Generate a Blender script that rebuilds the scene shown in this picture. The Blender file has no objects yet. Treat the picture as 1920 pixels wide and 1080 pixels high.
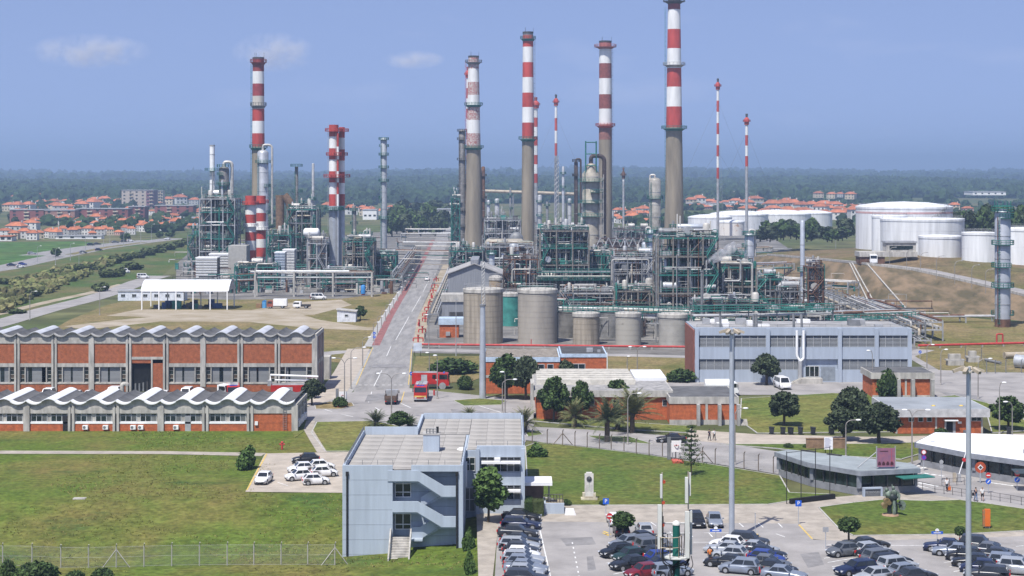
import bpy, math, random
import numpy as np
from mathutils import Vector, Matrix
PI = math.pi
R = math.radians
SC = bpy.context.scene
COL = SC.collection
# ------------------------------------------------------------------ camera, sky, sun, exposure
CAM_H = 42.0; FPX = 3200.0; HOR = 322.0
cam_d = bpy.data.cameras.new('camera')
cam = bpy.data.objects.new('camera', cam_d); COL.objects.link(cam)
cam.location = (0, 0, CAM_H); cam.rotation_euler = (R(90), 0, 0)
cam_d.sensor_width = 36.0; cam_d.lens = FPX / 1920.0 * 36.0
cam_d.shift_y = -(540.0 - HOR) / 1920.0
cam_d.clip_start = 1.0; cam_d.clip_end = 60000.0
SC.camera = cam
SUN = Vector((-0.23, -0.43, 0.87)).normalized()
w = bpy.data.worlds.new('World'); SC.world = w; w.use_nodes = True
nt = w.node_tree; bg = nt.nodes['Background']
sky = nt.nodes.new('ShaderNodeTexSky'); sky.sky_type = 'NISHITA'; sky.sun_disc = False
sky.sun_elevation = math.asin(SUN.z); sky.sun_rotation = math.atan2(SUN.x, SUN.y)
sky.altitude = 0; sky.air_density = 1.0; sky.dust_density = 0.35; sky.ozone_density = 5.0
tc = nt.nodes.new('ShaderNodeTexCoord')
mp = nt.nodes.new('ShaderNodeMapping'); mp.inputs['Scale'].default_value = (9, 9, 34)
nz = nt.nodes.new('ShaderNodeTexNoise'); nz.inputs['Scale'].default_value = 1.0; nz.inputs['Detail'].default_value = 6; nz.inputs['Roughness'].default_value = .55
rp = nt.nodes.new('ShaderNodeValToRGB'); rp.color_ramp.elements[0].position = .56; rp.color_ramp.elements[1].position = .86
rp.color_ramp.elements[0].color = (0, 0, 0, 1); rp.color_ramp.elements[1].color = (.16, .16, .16, 1)
mx = nt.nodes.new('ShaderNodeMix'); mx.data_type = 'RGBA'
mx.inputs[7].default_value = (5.6, 5.5, 6.2, 1)
L = nt.links
L.new(tc.outputs['Generated'], mp.inputs['Vector']); L.new(mp.outputs[0], nz.inputs['Vector'])
L.new(nz.outputs['Fac'], rp.inputs[0]); L.new(rp.outputs[0], mx.inputs[0])
sx = nt.nodes.new('ShaderNodeSeparateXYZ'); cx_ = nt.nodes.new('ShaderNodeCombineXYZ'); ma = nt.nodes.new('ShaderNodeMath'); ma.operation = 'MULTIPLY_ADD'
ma.inputs[1].default_value = .72; ma.inputs[2].default_value = .22
L.new(tc.outputs['Generated'], sx.inputs[0]); L.new(sx.outputs[0], cx_.inputs[0]); L.new(sx.outputs[1], cx_.inputs[1]); L.new(sx.outputs[2], ma.inputs[0]); L.new(ma.outputs[0], cx_.inputs[2]); L.new(cx_.outputs[0], sky.inputs[0])
tn = nt.nodes.new('ShaderNodeMix'); tn.data_type = 'RGBA'; tn.blend_type = 'MULTIPLY'; tn.inputs[0].default_value = 1; tn.inputs[7].default_value = (1.17, .91, .90, 1)
L.new(sky.outputs[0], tn.inputs[6]); L.new(tn.outputs[2], mx.inputs[6]); L.new(mx.outputs[2], bg.inputs[0])
bg.inputs[1].default_value = 0.121
sd = bpy.data.lights.new('sun', 'SUN'); sd.energy = 4.2; sd.angle = R(0.55); sd.color = (1, .965, .90)
so = bpy.data.objects.new('sun', sd); COL.objects.link(so)
so.rotation_euler = (-SUN).to_track_quat('-Z', 'Y').to_euler(); so.location = (0, 0, 200)
vs = SC.view_settings; vs.view_transform = 'Standard'; vs.look = 'None'; vs.gamma = 1.0; vs.use_curve_mapping = False
vs.exposure = 0.6
SC.cycles.max_bounces = 6; SC.cycles.transparent_max_bounces = 24; SC.cycles.volume_bounces = 0
SC.cycles.diffuse_bounces = 3; SC.cycles.glossy_bounces = 2
# ------------------------------------------------------------------ pixel -> place
def sstep(a, b, v):
    t = min(1.0, max(0.0, (v - a) / (b - a))); return t * t * (3 - 2 * t)
def gz(X, Y):
    """height of the ground: flat, with the low meadow at the near left"""
    a = sstep(224.0, 197.0, Y) if Y < 224 else 0.0
    if X < -20: b = 1.0
    elif X < -5.5: b = 1.0 - .5 * (X + 20) / 14.5
    elif X < -2.5: b = .5 * (1 - (X + 5.5) / 3.0)
    else: b = 0.0
    return -2.2 * a * b
def at(px, py, z=0.0):
    D = FPX * (CAM_H - z) / (py - HOR)
    return ((px - 960.0) / FPX * D, D)
def atg(px, py):
    z = 0.0
    for k in range(8):
        X, Y = at(px, py, z); z = gz(X, Y)
    return (X, Y, z)
def ppm(py, z=0.0): return (py - HOR) / (CAM_H - z)       # pixels per metre on the ground at that row
def xof(px, Y): return (px - 960.0) / FPX * Y
def zof(py, Y): return CAM_H - (py - HOR) * Y / FPX
# ------------------------------------------------------------------ materials
MATS = {}
def mat(name, col, rough=.7, metal=0.0, var=.12, scale=1.0, bump=0.0, col2=None, detail=5, spec=.35, island=0.0, stretch=(1, 1, 1), objrand=0.0, lo=.35, hi=.65, bscale=None):
    if name in MATS: return MATS[name]
    m = bpy.data.materials.new(name); m.use_nodes = True; MATS[name] = m
    n = m.node_tree; b = n.nodes['Principled BSDF']; K = n.links
    b.inputs['Roughness'].default_value = rough; b.inputs['Metallic'].default_value = metal
    b.inputs['Specular IOR Level'].default_value = spec
    c1 = tuple(col) + (1,)
    if col2 is None: c2 = tuple(max(0, c * (1 - 2.2 * var)) for c in col) + (1,); c1 = tuple(min(1, c * (1 + var * .6)) for c in col) + (1,)
    else: c2 = tuple(col2) + (1,)
    t = n.nodes.new('ShaderNodeTexCoord'); mpn = n.nodes.new('ShaderNodeMapping'); mpn.inputs['Scale'].default_value = stretch
    z = n.nodes.new('ShaderNodeTexNoise'); z.inputs['Scale'].default_value = scale; z.inputs['Detail'].default_value = detail; z.inputs['Roughness'].default_value = .62
    K.new(t.outputs['Object'], mpn.inputs[0]); K.new(mpn.outputs[0], z.inputs['Vector'])
    r = n.nodes.new('ShaderNodeMapRange'); r.inputs[1].default_value = lo; r.inputs[2].default_value = hi
    K.new(z.outputs['Fac'], r.inputs[0])
    x = n.nodes.new('ShaderNodeMix'); x.data_type = 'RGBA'; x.inputs[6].default_value = c1; x.inputs[7].default_value = c2
    K.new(r.outputs[0], x.inputs[0]); out = x.outputs[2]
    if island > 0 or objrand > 0:
        h = n.nodes.new('ShaderNodeHueSaturation')
        v = n.nodes.new('ShaderNodeMapRange')
        amt = island or objrand
        v.inputs[3].default_value = 1 - amt; v.inputs[4].default_value = 1 + amt
        if island > 0:
            g = n.nodes.new('ShaderNodeNewGeometry'); K.new(g.outputs['Random Per Island'], v.inputs[0])
        else:
            g = n.nodes.new('ShaderNodeObjectInfo'); K.new(g.outputs['Random'], v.inputs[0])
        K.new(v.outputs[0], h.inputs['Value']); K.new(out, h.inputs['Color']); out = h.outputs[0]
    K.new(out, b.inputs['Base Color'])
    if bump > 0:
        bz = n.nodes.new('ShaderNodeTexNoise'); bz.inputs['Scale'].default_value = bscale or scale * 6; bz.inputs['Detail'].default_value = 4
        K.new(t.outputs['Object'], bz.inputs['Vector'])
        bu = n.nodes.new('ShaderNodeBump'); bu.inputs['Strength'].default_value = bump; bu.inputs['Distance'].default_value = .1
        K.new(bz.outputs['Fac'], bu.inputs['Height']); K.new(bu.outputs[0], b.inputs['Normal'])
    return m
def brickmat(name, c1, c2, mortar, bw=.25, bh=.08, axis='XZ', mort=.012):
    if name in MATS: return MATS[name]
    m = bpy.data.materials.new(name); m.use_nodes = True; MATS[name] = m
    n = m.node_tree; b = n.nodes['Principled BSDF']; K = n.links; b.inputs['Roughness'].default_value = .85
    t = n.nodes.new('ShaderNodeTexCoord'); s = n.nodes.new('ShaderNodeSeparateXYZ'); c = n.nodes.new('ShaderNodeCombineXYZ')
    K.new(t.outputs['Object'], s.inputs[0])
    ad = n.nodes.new('ShaderNodeMath'); K.new(s.outputs[0], ad.inputs[0]); K.new(s.outputs[1], ad.inputs[1])
    K.new(ad.outputs[0], c.inputs[0]); K.new(s.outputs[2], c.inputs[1])
    k = n.nodes.new('ShaderNodeTexBrick'); k.inputs['Scale'].default_value = 1.0
    k.inputs['Brick Width'].default_value = bw; k.inputs['Row Height'].default_value = bh; k.inputs['Mortar Size'].default_value = mort
    k.inputs['Color1'].default_value = tuple(c1) + (1,); k.inputs['Color2'].default_value = tuple(c2) + (1,); k.inputs['Mortar'].default_value = tuple(mortar) + (1,)
    k.inputs['Bias'].default_value = -.1
    K.new(c.outputs[0], k.inputs['Vector'])
    z = n.nodes.new('ShaderNodeTexNoise'); z.inputs['Scale'].default_value = 1.5; z.inputs['Detail'].default_value = 9; z.inputs['Roughness'].default_value = .7; K.new(t.outputs['Object'], z.inputs['Vector'])
    r = n.nodes.new('ShaderNodeMapRange'); r.inputs[1].default_value = .3; r.inputs[2].default_value = .7; r.inputs[3].default_value = .55; r.inputs[4].default_value = 1.35
    K.new(z.outputs['Fac'], r.inputs[0])
    h = n.nodes.new('ShaderNodeHueSaturation'); K.new(r.outputs[0], h.inputs['Value']); K.new(k.outputs['Color'], h.inputs['Color'])
    K.new(h.outputs[0], b.inputs['Base Color'])
    bu = n.nodes.new('ShaderNodeBump'); bu.inputs['Strength'].default_value = .5; bu.inputs['Distance'].default_value = .02; bu.invert = True
    K.new(k.outputs['Fac'], bu.inputs['Height']); K.new(bu.outputs[0], b.inputs['Normal'])
    return m
def grassmat(name, green, dry, dark, sc=.06, bias=.5, fine=1.3):
    if name in MATS: return MATS[name]
    m = bpy.data.materials.new(name); m.use_nodes = True; MATS[name] = m
    n = m.node_tree; b = n.nodes['Principled BSDF']; K = n.links; b.inputs['Roughness'].default_value = .9; b.inputs['Specular IOR Level'].default_value = .1
    t = n.nodes.new('ShaderNodeTexCoord')
    def noise(s, d, st=(1, 1, 1)):
        mpn = n.nodes.new('ShaderNodeMapping'); mpn.inputs['Scale'].default_value = st
        z = n.nodes.new('ShaderNodeTexNoise'); z.inputs['Scale'].default_value = s; z.inputs['Detail'].default_value = d; z.inputs['Roughness'].default_value = .65
        K.new(t.outputs['Object'], mpn.inputs[0]); K.new(mpn.outputs[0], z.inputs['Vector']); return z.outputs['Fac']
    def rng(i, a, c, lo=0, hi=1):
        r = n.nodes.new('ShaderNodeMapRange'); r.inputs[1].default_value = a; r.inputs[2].default_value = c; r.inputs[3].default_value = lo; r.inputs[4].default_value = hi; K.new(i, r.inputs[0]); return r.outputs[0]
    def mix(f, a, c):
        x = n.nodes.new('ShaderNodeMix'); x.data_type = 'RGBA'; K.new(f, x.inputs[0])
        for i, v in ((6, a), (7, c)):
            if isinstance(v, tuple): x.inputs[i].default_value = v + (1,)
            else: K.new(v, x.inputs[i])
        return x.outputs[2]
    o = mix(rng(noise(sc, 7, (1, .6, 1)), bias - .1, bias + .12), green, dry)
    o = mix(rng(noise(sc * 1.7, 6, (.6, 1, 1)), .57, .68, 0, .75), o, dark)
    h = n.nodes.new('ShaderNodeHueSaturation'); mu = n.nodes.new('ShaderNodeMath'); mu.operation = 'MULTIPLY'; K.new(rng(noise(fine, 6), .3, .7, .55, 1.45), mu.inputs[0]); K.new(rng(noise(sc * 7, 6), .3, .7, .72, 1.28), mu.inputs[1]); K.new(mu.outputs[0], h.inputs['Value']); K.new(o, h.inputs['Color'])
    K.new(h.outputs[0], b.inputs['Base Color'])
    bu = n.nodes.new('ShaderNodeBump'); bu.inputs['Strength'].default_value = .6; bu.inputs['Distance'].default_value = .12
    K.new(noise(fine * 1.6, 3), bu.inputs['Height']); K.new(bu.outputs[0], b.inputs['Normal'])
    return m
def glassmat(name, col=(.02, .03, .035), rough=.08, spec=.6):
    return mat(name, col, rough, 0, .3, .35, spec=spec)
def seethrough(name, col, fac):
    if name in MATS: return MATS[name]
    m = bpy.data.materials.new(name); m.use_nodes = True; MATS[name] = m
    n = m.node_tree; b = n.nodes['Principled BSDF']; b.inputs['Base Color'].default_value = tuple(col) + (1,); b.inputs['Roughness'].default_value = .6
    b.inputs['Alpha'].default_value = fac
    return m
# ------------------------------------------------------------------ mesh builder
class MB:
    def __init__(s): s.v = []; s.f = []; s.s = []; s.m = []; s.cm = 0
    def _f(s, idx, smooth=False): s.f.append(idx); s.s.append(smooth); s.m.append(s.cm)
    def quad(s, *pts, smooth=False):
        b = len(s.v); s.v += [tuple(p) for p in pts]; s._f(tuple(range(b, b + len(pts))), smooth); return s
    def box(s, x0, y0, z0, x1, y1, z1):
        b = len(s.v)
        s.v += [(x0, y0, z0), (x1, y0, z0), (x1, y1, z0), (x0, y1, z0), (x0, y0, z1), (x1, y0, z1), (x1, y1, z1), (x0, y1, z1)]
        for q in ((0, 3, 2, 1), (4, 5, 6, 7), (0, 1, 5, 4), (1, 2, 6, 5), (2, 3, 7, 6), (3, 0, 4, 7)): s._f(tuple(b + i for i in q))
        return s
    def obox(s, c, size, yaw=0.0, pitch=0.0, roll=0.0):
        b = len(s.v); M = Matrix.Rotation(yaw, 3, 'Z') @ Matrix.Rotation(pitch, 3, 'Y') @ Matrix.Rotation(roll, 3, 'X')
        hx, hy, hz = size[0] / 2, size[1] / 2, size[2] / 2
        for p in ((-hx, -hy, -hz), (hx, -hy, -hz), (hx, hy, -hz), (-hx, hy, -hz), (-hx, -hy, hz), (hx, -hy, hz), (hx, hy, hz), (-hx, hy, hz)):
            q = M @ Vector(p); s.v.append((q.x + c[0], q.y + c[1], q.z + c[2]))
        for q in ((0, 3, 2, 1), (4, 5, 6, 7), (0, 1, 5, 4), (1, 2, 6, 5), (2, 3, 7, 6), (3, 0, 4, 7)): s._f(tuple(b + i for i in q))
        return s
    def tube(s, pts, r, n=8, cap=True, r1=None):
        pts = [Vector(p) for p in pts]; b0 = len(s.v); k = len(pts)
        up = None
        for i, p in enumerate(pts):
            d = (pts[min(i + 1, k - 1)] - pts[max(i - 1, 0)])
            if d.length < 1e-9: d = Vector((0, 0, 1))
            d.normalize()
            if up is None:
                up = Vector((0, 0, 1)) if abs(d.z) < .9 else Vector((1, 0, 0))
            a = d.cross(up)
            if a.length < 1e-6: a = d.cross(Vector((0, 1, 0)))
            a.normalize(); c = a.cross(d); c.normalize(); up = c
            rr = r if r1 is None else r + (r1 - r) * i / (k - 1)
            for j in range(n):
                t = 2 * PI * j / n; q = p + a * (math.cos(t) * rr) + c * (math.sin(t) * rr); s.v.append((q.x, q.y, q.z))
        for i in range(k - 1):
            for j in range(n):
                a = b0 + i * n + j; c = b0 + i * n + (j + 1) % n; s._f((a, c, c + n, a + n), n > 4)
        if cap:
            s.quad(*s.v[b0:b0 + n][::-1]); s.quad(*s.v[b0 + (k - 1) * n:b0 + k * n])
        return s
    def cyl(s, p0, p1, r0, r1=None, n=16, cap=True): return s.tube([p0, p1], r0, n, cap, r1 if r1 is not None else r0)
    def bar(s, p0, p1, t=.1): return s.tube([p0, p1], t * .7, 4, True)
    def lathe(s, prof, n=20, c=(0, 0), smooth=True):
        b = len(s.v); k = len(prof)
        for r, z in prof:
            for j in range(n):
                t = 2 * PI * j / n; s.v.append((c[0] + r * math.cos(t), c[1] + r * math.sin(t), z))
        for i in range(k - 1):
            for j in range(n):
                a = b + i * n + j; q = b + i * n + (j + 1) % n; s._f((a, q, q + n, a + n), smooth)
        if prof[0][0] > 1e-4: s.quad(*s.v[b:b + n][::-1])
        if prof[-1][0] > 1e-4: s.quad(*s.v[b + (k - 1) * n:b + k * n])
        return s
    def ring(s, r0, r1, z0, z1, n=20, c=(0, 0), a0=0, a1=2 * PI):
        full = abs(a1 - a0 - 2 * PI) < 1e-6; k = n if full else n + 1; b = len(s.v)
        for j in range(k):
            t = a0 + (a1 - a0) * j / n; x, y = math.cos(t), math.sin(t)
            for r, z in ((r0, z0), (r1, z0), (r1, z1), (r0, z1)): s.v.append((c[0] + r * x, c[1] + r * y, z))
        for j in range(n):
            p = b + 4 * j; q = b + 4 * ((j + 1) % k)
            for i in range(4):
                i2 = (i + 1) % 4; s._f((p + i, q + i, q + i2, p + i2))
        return s
    def prism(s, poly, z0, z1):
        a = sum(poly[i][0] * poly[(i + 1) % len(poly)][1] - poly[(i + 1) % len(poly)][0] * poly[i][1] for i in range(len(poly)))
        if a < 0: poly = poly[::-1]
        n = len(poly); b = len(s.v)
        s.v += [(p[0], p[1], z0) for p in poly] + [(p[0], p[1], z1) for p in poly]
        s._f(tuple(b + i for i in range(n))[::-1]); s._f(tuple(b + n + i for i in range(n)))
        for i in range(n):
            j = (i + 1) % n; s._f((b + i, b + j, b + n + j, b + n + i))
        return s
    def extr(s, prof, y0, y1, axis='Y', smooth=False):
        """closed profile [(u,z)] extruded along Y (u = X) or along X (u = Y)"""
        a = sum(prof[i][0] * prof[(i + 1) % len(prof)][1] - prof[(i + 1) % len(prof)][0] * prof[i][1] for i in range(len(prof)))
        n = len(prof); b = len(s.v)
        f = (lambda u, z, t: (u, t, z)) if axis == 'Y' else (lambda u, z, t: (t, u, z))
        s.v += [f(u, z, y0) for u, z in prof] + [f(u, z, y1) for u, z in prof]
        fl = (a > 0) == (axis == 'Y')
        c0 = tuple(b + i for i in range(n)); c1 = tuple(b + n + i for i in range(n))
        s._f(c0 if fl else c0[::-1]); s._f(c1[::-1] if fl else c1)
        for i in range(n):
            j = (i + 1) % n; q = (b + i, b + j, b + n + j, b + n + i); s._f(q[::-1] if fl else q, smooth)
        return s
    def sph(s, c, r, n=12, m=8, sc=(1, 1, 1), z0=-1, z1=1):
        b = len(s.v)
        for i in range(m + 1):
            t = math.asin(z0) + (math.asin(z1) - math.asin(z0)) * i / m
            for j in range(n):
                a = 2 * PI * j / n; s.v.append((c[0] + r * sc[0] * math.cos(t) * math.cos(a), c[1] + r * sc[1] * math.cos(t) * math.sin(a), c[2] + r * sc[2] * math.sin(t)))
        for i in range(m):
            for j in range(n):
                a = b + i * n + j; q = b + i * n + (j + 1) % n; s._f((a, q, q + n, a + n), True)
        return s
    def rail(s, pts, h=1.05, t=.05, sp=1.6, mid=True, close=False):
        pts = list(pts) + ([pts[0]] if close else [])
        for a, b in zip(pts, pts[1:]):
            a = Vector(a); b = Vector(b); d = (b - a).length; u = Vector((0, 0, h))
            s.bar(a + u, b + u, t)
            if mid: s.bar(a + u * .5, b + u * .5, t * .8)
            k = max(1, int(d / sp))
            for i in range(k + 1): p = a + (b - a) * (i / k); s.bar(p, p + u, t)
        return s
    def add(s, verts, faces, smooth=False):
        b = len(s.v); s.v += [tuple(p) for p in verts]
        for f in faces: s._f(tuple(b + i for i in f), smooth)
        return s
    def mesh(s, name, m):
        me = bpy.data.meshes.new(name); me.from_pydata(s.v, [], s.f)
        me.polygons.foreach_set('use_smooth', s.s)
        for q in (m if isinstance(m, (list, tuple)) else [m]): me.materials.append(q)
        if isinstance(m, (list, tuple)): me.polygons.foreach_set('material_index', s.m)
        me.update(); return me
    def build(s, name, m, parent=None, loc=None, rz=0.0):
        return link(name, s.mesh(name, m), parent, loc, rz)
def link(name, me, parent=None, loc=None, rz=0.0):
    o = bpy.data.objects.new(name, me); COL.objects.link(o); o.parent = parent
    if loc: o.location = loc
    if rz: o.rotation_euler = (0, 0, rz)
    return o
def npmesh(name, V, F, m, smooth=False):
    V = np.asarray(V, dtype=np.float32); F = np.asarray(F, dtype=np.int32); me = bpy.data.meshes.new(name)
    k = F.shape[1]; me.vertices.add(len(V)); me.vertices.foreach_set('co', V.ravel())
    me.loops.add(F.size); me.loops.foreach_set('vertex_index', F.ravel())
    me.polygons.add(len(F)); me.polygons.foreach_set('loop_start', np.arange(0, F.size, k, dtype=np.int32))
    me.polygons.foreach_set('use_smooth', np.full(len(F), smooth)); me.materials.append(m); me.update(calc_edges=True); return me
def thing(name, label, cat, loc=(0, 0, 0), rz=0.0, group=None):
    o = bpy.data.objects.new(name, None); COL.objects.link(o); o.location = loc; o.rotation_euler = (0, 0, rz); o.empty_display_size = .3
    return tag(o, label, cat, group)
def tag(o, label, cat, group=None):
    o['label'] = label; o['category'] = cat; o['kind'] = 'thing'
    if group: o['group'] = group
    return o
def struct(o): o['kind'] = 'structure'; return o
def stuff(o): o['kind'] = 'stuff'; return o
def dup(root, loc, rz=0.0, sc=None, label=None, group=None, cat=None):
    def cp(o, par):
        c = o.copy(); COL.objects.link(c); c.parent = par
        for ch in kids.get(o.name, ()): cp(ch, c)
        return c
    kids = {}
    def walk(o):
        kids[o.name] = list(o.children)
        for ch in o.children: walk(ch)
    walk(root); r = cp(root, None); r.location = loc; r.rotation_euler = (0, 0, rz)
    if sc is not None: r.scale = (sc, sc, sc) if not isinstance(sc, (tuple, list)) else sc
    if label: r['label'] = label
    if group: r['group'] = group
    if cat: r['category'] = cat
    return r
def fillet(pts, rad, k=4):
    pts = [Vector(p) for p in pts]; out = [pts[0]]
    for i in range(1, len(pts) - 1):
        a, p, b = pts[i - 1], pts[i], pts[i + 1]; u = (a - p); v = (b - p)
        r = min(rad, u.length * .45, v.length * .45); u.normalize(); v.normalize(); p0 = p + u * r; p1 = p + v * r
        for j in range(k + 1):
            t = j / k; out.append(p0 * (1 - t) ** 2 + p * 2 * t * (1 - t) + p1 * t * t)
    out.append(pts[-1]); return out
ORD = ['first', 'second', 'third', 'fourth', 'fifth', 'sixth', 'seventh', 'eighth', 'ninth', 'tenth', 'eleventh', 'twelfth', 'thirteenth', 'fourteenth', 'fifteenth', 'sixteenth', 'seventeenth', 'eighteenth', 'nineteenth', 'twentieth']
# ------------------------------------------------------------------ the palette
ASPH = mat('asphalt', (.305, .288, .276), .9, var=.13, scale=.16, bump=.15, detail=9)
ASPH2 = mat('asphalt_road', (.265, .255, .245), .9, var=.14, scale=.3, bump=.12, detail=9, stretch=(2, .25, 1))
CONC = mat('concrete', (.36, .35, .33), .85, var=.12, scale=.6, bump=.1)
CONC2 = mat('concrete_pale', (.44, .42, .38), .85, var=.17, scale=1.1, stretch=(1, 1, .3), detail=8)
CHIM = mat('chimney_concrete', (.275, .235, .175), .9, var=.16, scale=.25, stretch=(1, 1, .15))
TANKC = mat('tank_concrete', (.345, .30, .235), .85, var=.19, scale=.7, stretch=(1.3, 1.3, .08), detail=7)
PAVER = mat('pavers', (.36, .32, .27), .9, var=.12, scale=.5)
BEIGE = mat('beige_paving', (.40, .35, .29), .9, var=.1, scale=.4)
DIRT = mat('dirt', (.37, .32, .25), .95, var=.18, scale=.12, col2=(.25, .205, .13), bump=.2)
SOIL = mat('bare_slope', (.21, .15, .09), .95, scale=.16, col2=(.085, .07, .035), bump=.6, stretch=(1.2, .45, 1), lo=.38, hi=.62)
PROC = mat('process_ground', (.19, .18, .165), .95, var=.25, scale=.1)
FIELD = grassmat('meadow_grass', (.084, .120, .020), (.145, .122, .038), (.038, .078, .02), .05, .535)
LAWN = grassmat('lawn_grass', (.078, .114, .024), (.125, .122, .034), (.046, .084, .018), .09, .53)
LAWN2 = grassmat('dry_lawn', (.10, .13, .03), (.155, .145, .045), (.06, .10, .025), .06, .5)
DRYG = grassmat('dry_grass', (.115, .115, .035), (.20, .155, .075), (.07, .09, .025), .045, .46)
SCRUB = grassmat('scrub_grass', (.06, .10, .025), (.13, .115, .05), (.03, .06, .018), .04, .52)
FARF = grassmat('far_field', (.07, .092, .032), (.135, .12, .06), (.045, .065, .025), .006, .52, .05)
WHITE = mat('white_paint', (.80, .80, .79), .5, var=.05, scale=.6)
WMARK = mat('road_marking', (.68, .68, .66), .8, var=.15, scale=1.5)
YMARK = mat('yellow_marking', (.62, .44, .12), .8, var=.15, scale=1.5)
PINK = mat('red_lane', (.27, .115, .105), .9, var=.15, scale=.6)
KERB = mat('kerb_stone', (.42, .41, .38), .9, var=.12, scale=.9)
GREY = mat('grey_steel', (.215, .22, .225), .55, .2, .16, .5)
LGREY = mat('pale_steel', (.40, .405, .41), .5, .2, .14, .5)
ALU = mat('aluminium_cladding', (.50, .51, .52), .42, .4, .12, .35)
DKST = mat('dark_steel', (.075, .072, .07), .6, .2, .2, .7)
RUST = mat('rusty_steel', (.16, .085, .055), .85, .1, .25, .7)
BROWN = mat('brown_duct', (.085, .06, .055), .7, .1, .2, .5)
TEAL = mat('green_steel', (.028, .165, .135), .6, .05, .16, .8)
TEAL2 = mat('green_panel', (.055, .25, .21), .6, .05, .16, .5)
PIPEW = mat('pipe_cladding', (.52, .50, .46), .5, .2, .14, .6)
PIPEB = mat('pipe_buff', (.44, .38, .29), .6, .1, .14, .6)
INSUL = mat('insulated_shell', (.47, .45, .41), .55, .15, .14, .35, stretch=(1, 1, .3))
RED = mat('red_paint', (.50, .055, .035), .55, var=.14, scale=.5)
DRED = mat('dull_red_paint', (.27, .05, .045), .65, var=.2, scale=.4)
WHB = mat('chimney_white', (.76, .76, .74), .6, var=.09, scale=.3, stretch=(1, 1, .2))
WHD = mat('chimney_dirty_white', (.56, .52, .45), .7, var=.14, scale=.3, stretch=(1, 1, .2))
REDB = mat('chimney_red', (.46, .062, .045), .62, var=.14, scale=.3, stretch=(1, 1, .3))
REDP = mat('chimney_peeling_red', (.33, .09, .08), .75, scale=1.6, col2=(.50, .46, .42), lo=.42, hi=.56)
HYD = mat('fire_main_red', (.46, .05, .045), .55, var=.12)
BRICK = brickmat('orange_brick', (.43, .105, .036), (.33, .075, .026), (.27, .12, .06))
BRICK2 = brickmat('orange_brick_plain', (.50, .118, .034), (.42, .092, .028), (.36, .12, .05))
RENDB = mat('grey_blue_render', (.385, .44, .505), .85, var=.065, scale=.9, stretch=(1.3, 1.3, .10), detail=7)
CLAD = mat('grey_blue_cladding', (.36, .41, .48), .65, .05, .055, .8, stretch=(1.2, 1.2, .12))
ROOFC = mat('roof_screed', (.36, .34, .31), .92, var=.16, scale=.35, stretch=(.5, 1.6, 1))
ROOFG = mat('roof_felt', (.115, .115, .117), .92, var=.16, scale=.5)
ROOFW = mat('roof_sheet_white', (.72, .73, .74), .5, var=.05, scale=.3)
GLASS = glassmat('window_glass')
GLASSB = glassmat('window_glass_blind', (.16, .165, .16), .3)
GLASSC = glassmat('car_glass', (.022, .026, .03), .06)
BLACK = mat('black_rubber', (.02, .02, .021), .8, var=.2)
FRAME = mat('window_frame', (.50, .51, .51), .6, var=.06)
LAMPM = mat('lamp_post_steel', (.30, .28, .26), .6, .2, .12, 1.0)
GALV = mat('galvanised_mast', (.46, .49, .53), .45, .35, .08, .5)
LEAF = mat('foliage', (.060, .095, .026), .75, scale=.9, col2=(.026, .05, .016), island=.62, spec=.2)
LEAF2 = mat('foliage_bright', (.085, .14, .035), .7, scale=.8, col2=(.05, .095, .025), island=.42, spec=.2)
LEAF3 = mat('foliage_blue_green', (.060, .078, .040), .75, scale=.8, col2=(.030, .044, .022), island=.6, spec=.2)
LEAFD = mat('foliage_olive', (.085, .105, .04), .8, scale=.8, col2=(.05, .07, .025), island=.4, spec=.15)
BARK = mat('bark', (.10, .078, .055), .95, var=.25, scale=3)
SKIN = mat('skin', (.45, .27, .19), .6, var=.05)
# ================================================================== THE SETTING
def grid(name, xs, ys, zf, m):
    V = [(x, y, zf(x, y)) for y in ys for x in xs]; k = len(xs)
    F = [(j * k + i, j * k + i + 1, (j + 1) * k + i + 1, (j + 1) * k + i) for j in range(len(ys) - 1) for i in range(k - 1)]
    return struct(link(name, npmesh(name, V, F, m, True)))
def hillz(X, Y):
    if Y < 2300: return -.03
    a = sstep(2300, 4300, Y) * 11 + sstep(5200, 9000, Y) * 16
    a += 9 * sstep(2500, 4200, Y) * (math.sin(X * .0021 + 1.1) * .6 + math.sin(X * .0063 + Y * .0006) * .4)
    a += 12 * sstep(5500, 9000, Y) * math.sin(X * .00085 + .9) * (.6 + .4 * math.sin(X * .0023))
    return a
def basez(X, Y):
    if Y < 240 and X < -2.4: return -3.2
    return hillz(X, Y)
xs = sorted(set([-9000, -6000, -4000, -3000] + list(range(-2400, 2401, 120)) + [3000, 4000, 6000, 9000] + [-60, -5, -2.6, -2.3]))
ys = [-300, -100, 60, 120, 170, 200, 239.9, 240.1, 300, 400, 600, 900, 1300, 1800] + list(range(2300, 5200, 150)) + list(range(5200, 9200, 400)) + [10500, 12000]
grid('ground', xs, ys, basez, FARF)
def sheet(name, poly, m, z=.004, top=0.0, kerb=False, zz=0.0):
    P = [at(px, py, zz) for px, py in poly]
    b = MB()
    if top > 0: b.prism(P, z - .02, top)
    else: b.quad(*[(x, y, z) for x, y in P])
    if top == 0:
        a = sum(P[i][0] * P[(i + 1) % len(P)][1] - P[(i + 1) % len(P)][0] * P[i][1] for i in range(len(P)))
        if a < 0: b.f[-1] = b.f[-1][::-1]
    o = struct(b.build(name, m))
    if kerb:
        k = MB(); n = len(P)
        for i in range(n):
            p, q = P[i], P[(i + 1) % n]; d = math.hypot(q[0] - p[0], q[1] - p[1])
            if d > .05: k.obox(((p[0] + q[0]) / 2, (p[1] + q[1]) / 2, top / 2 + .012), (d + .12, .18, top + .024), math.atan2(q[1] - p[1], q[0] - p[0]))
        k.build('kerb', KERB, o)
    return o
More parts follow.
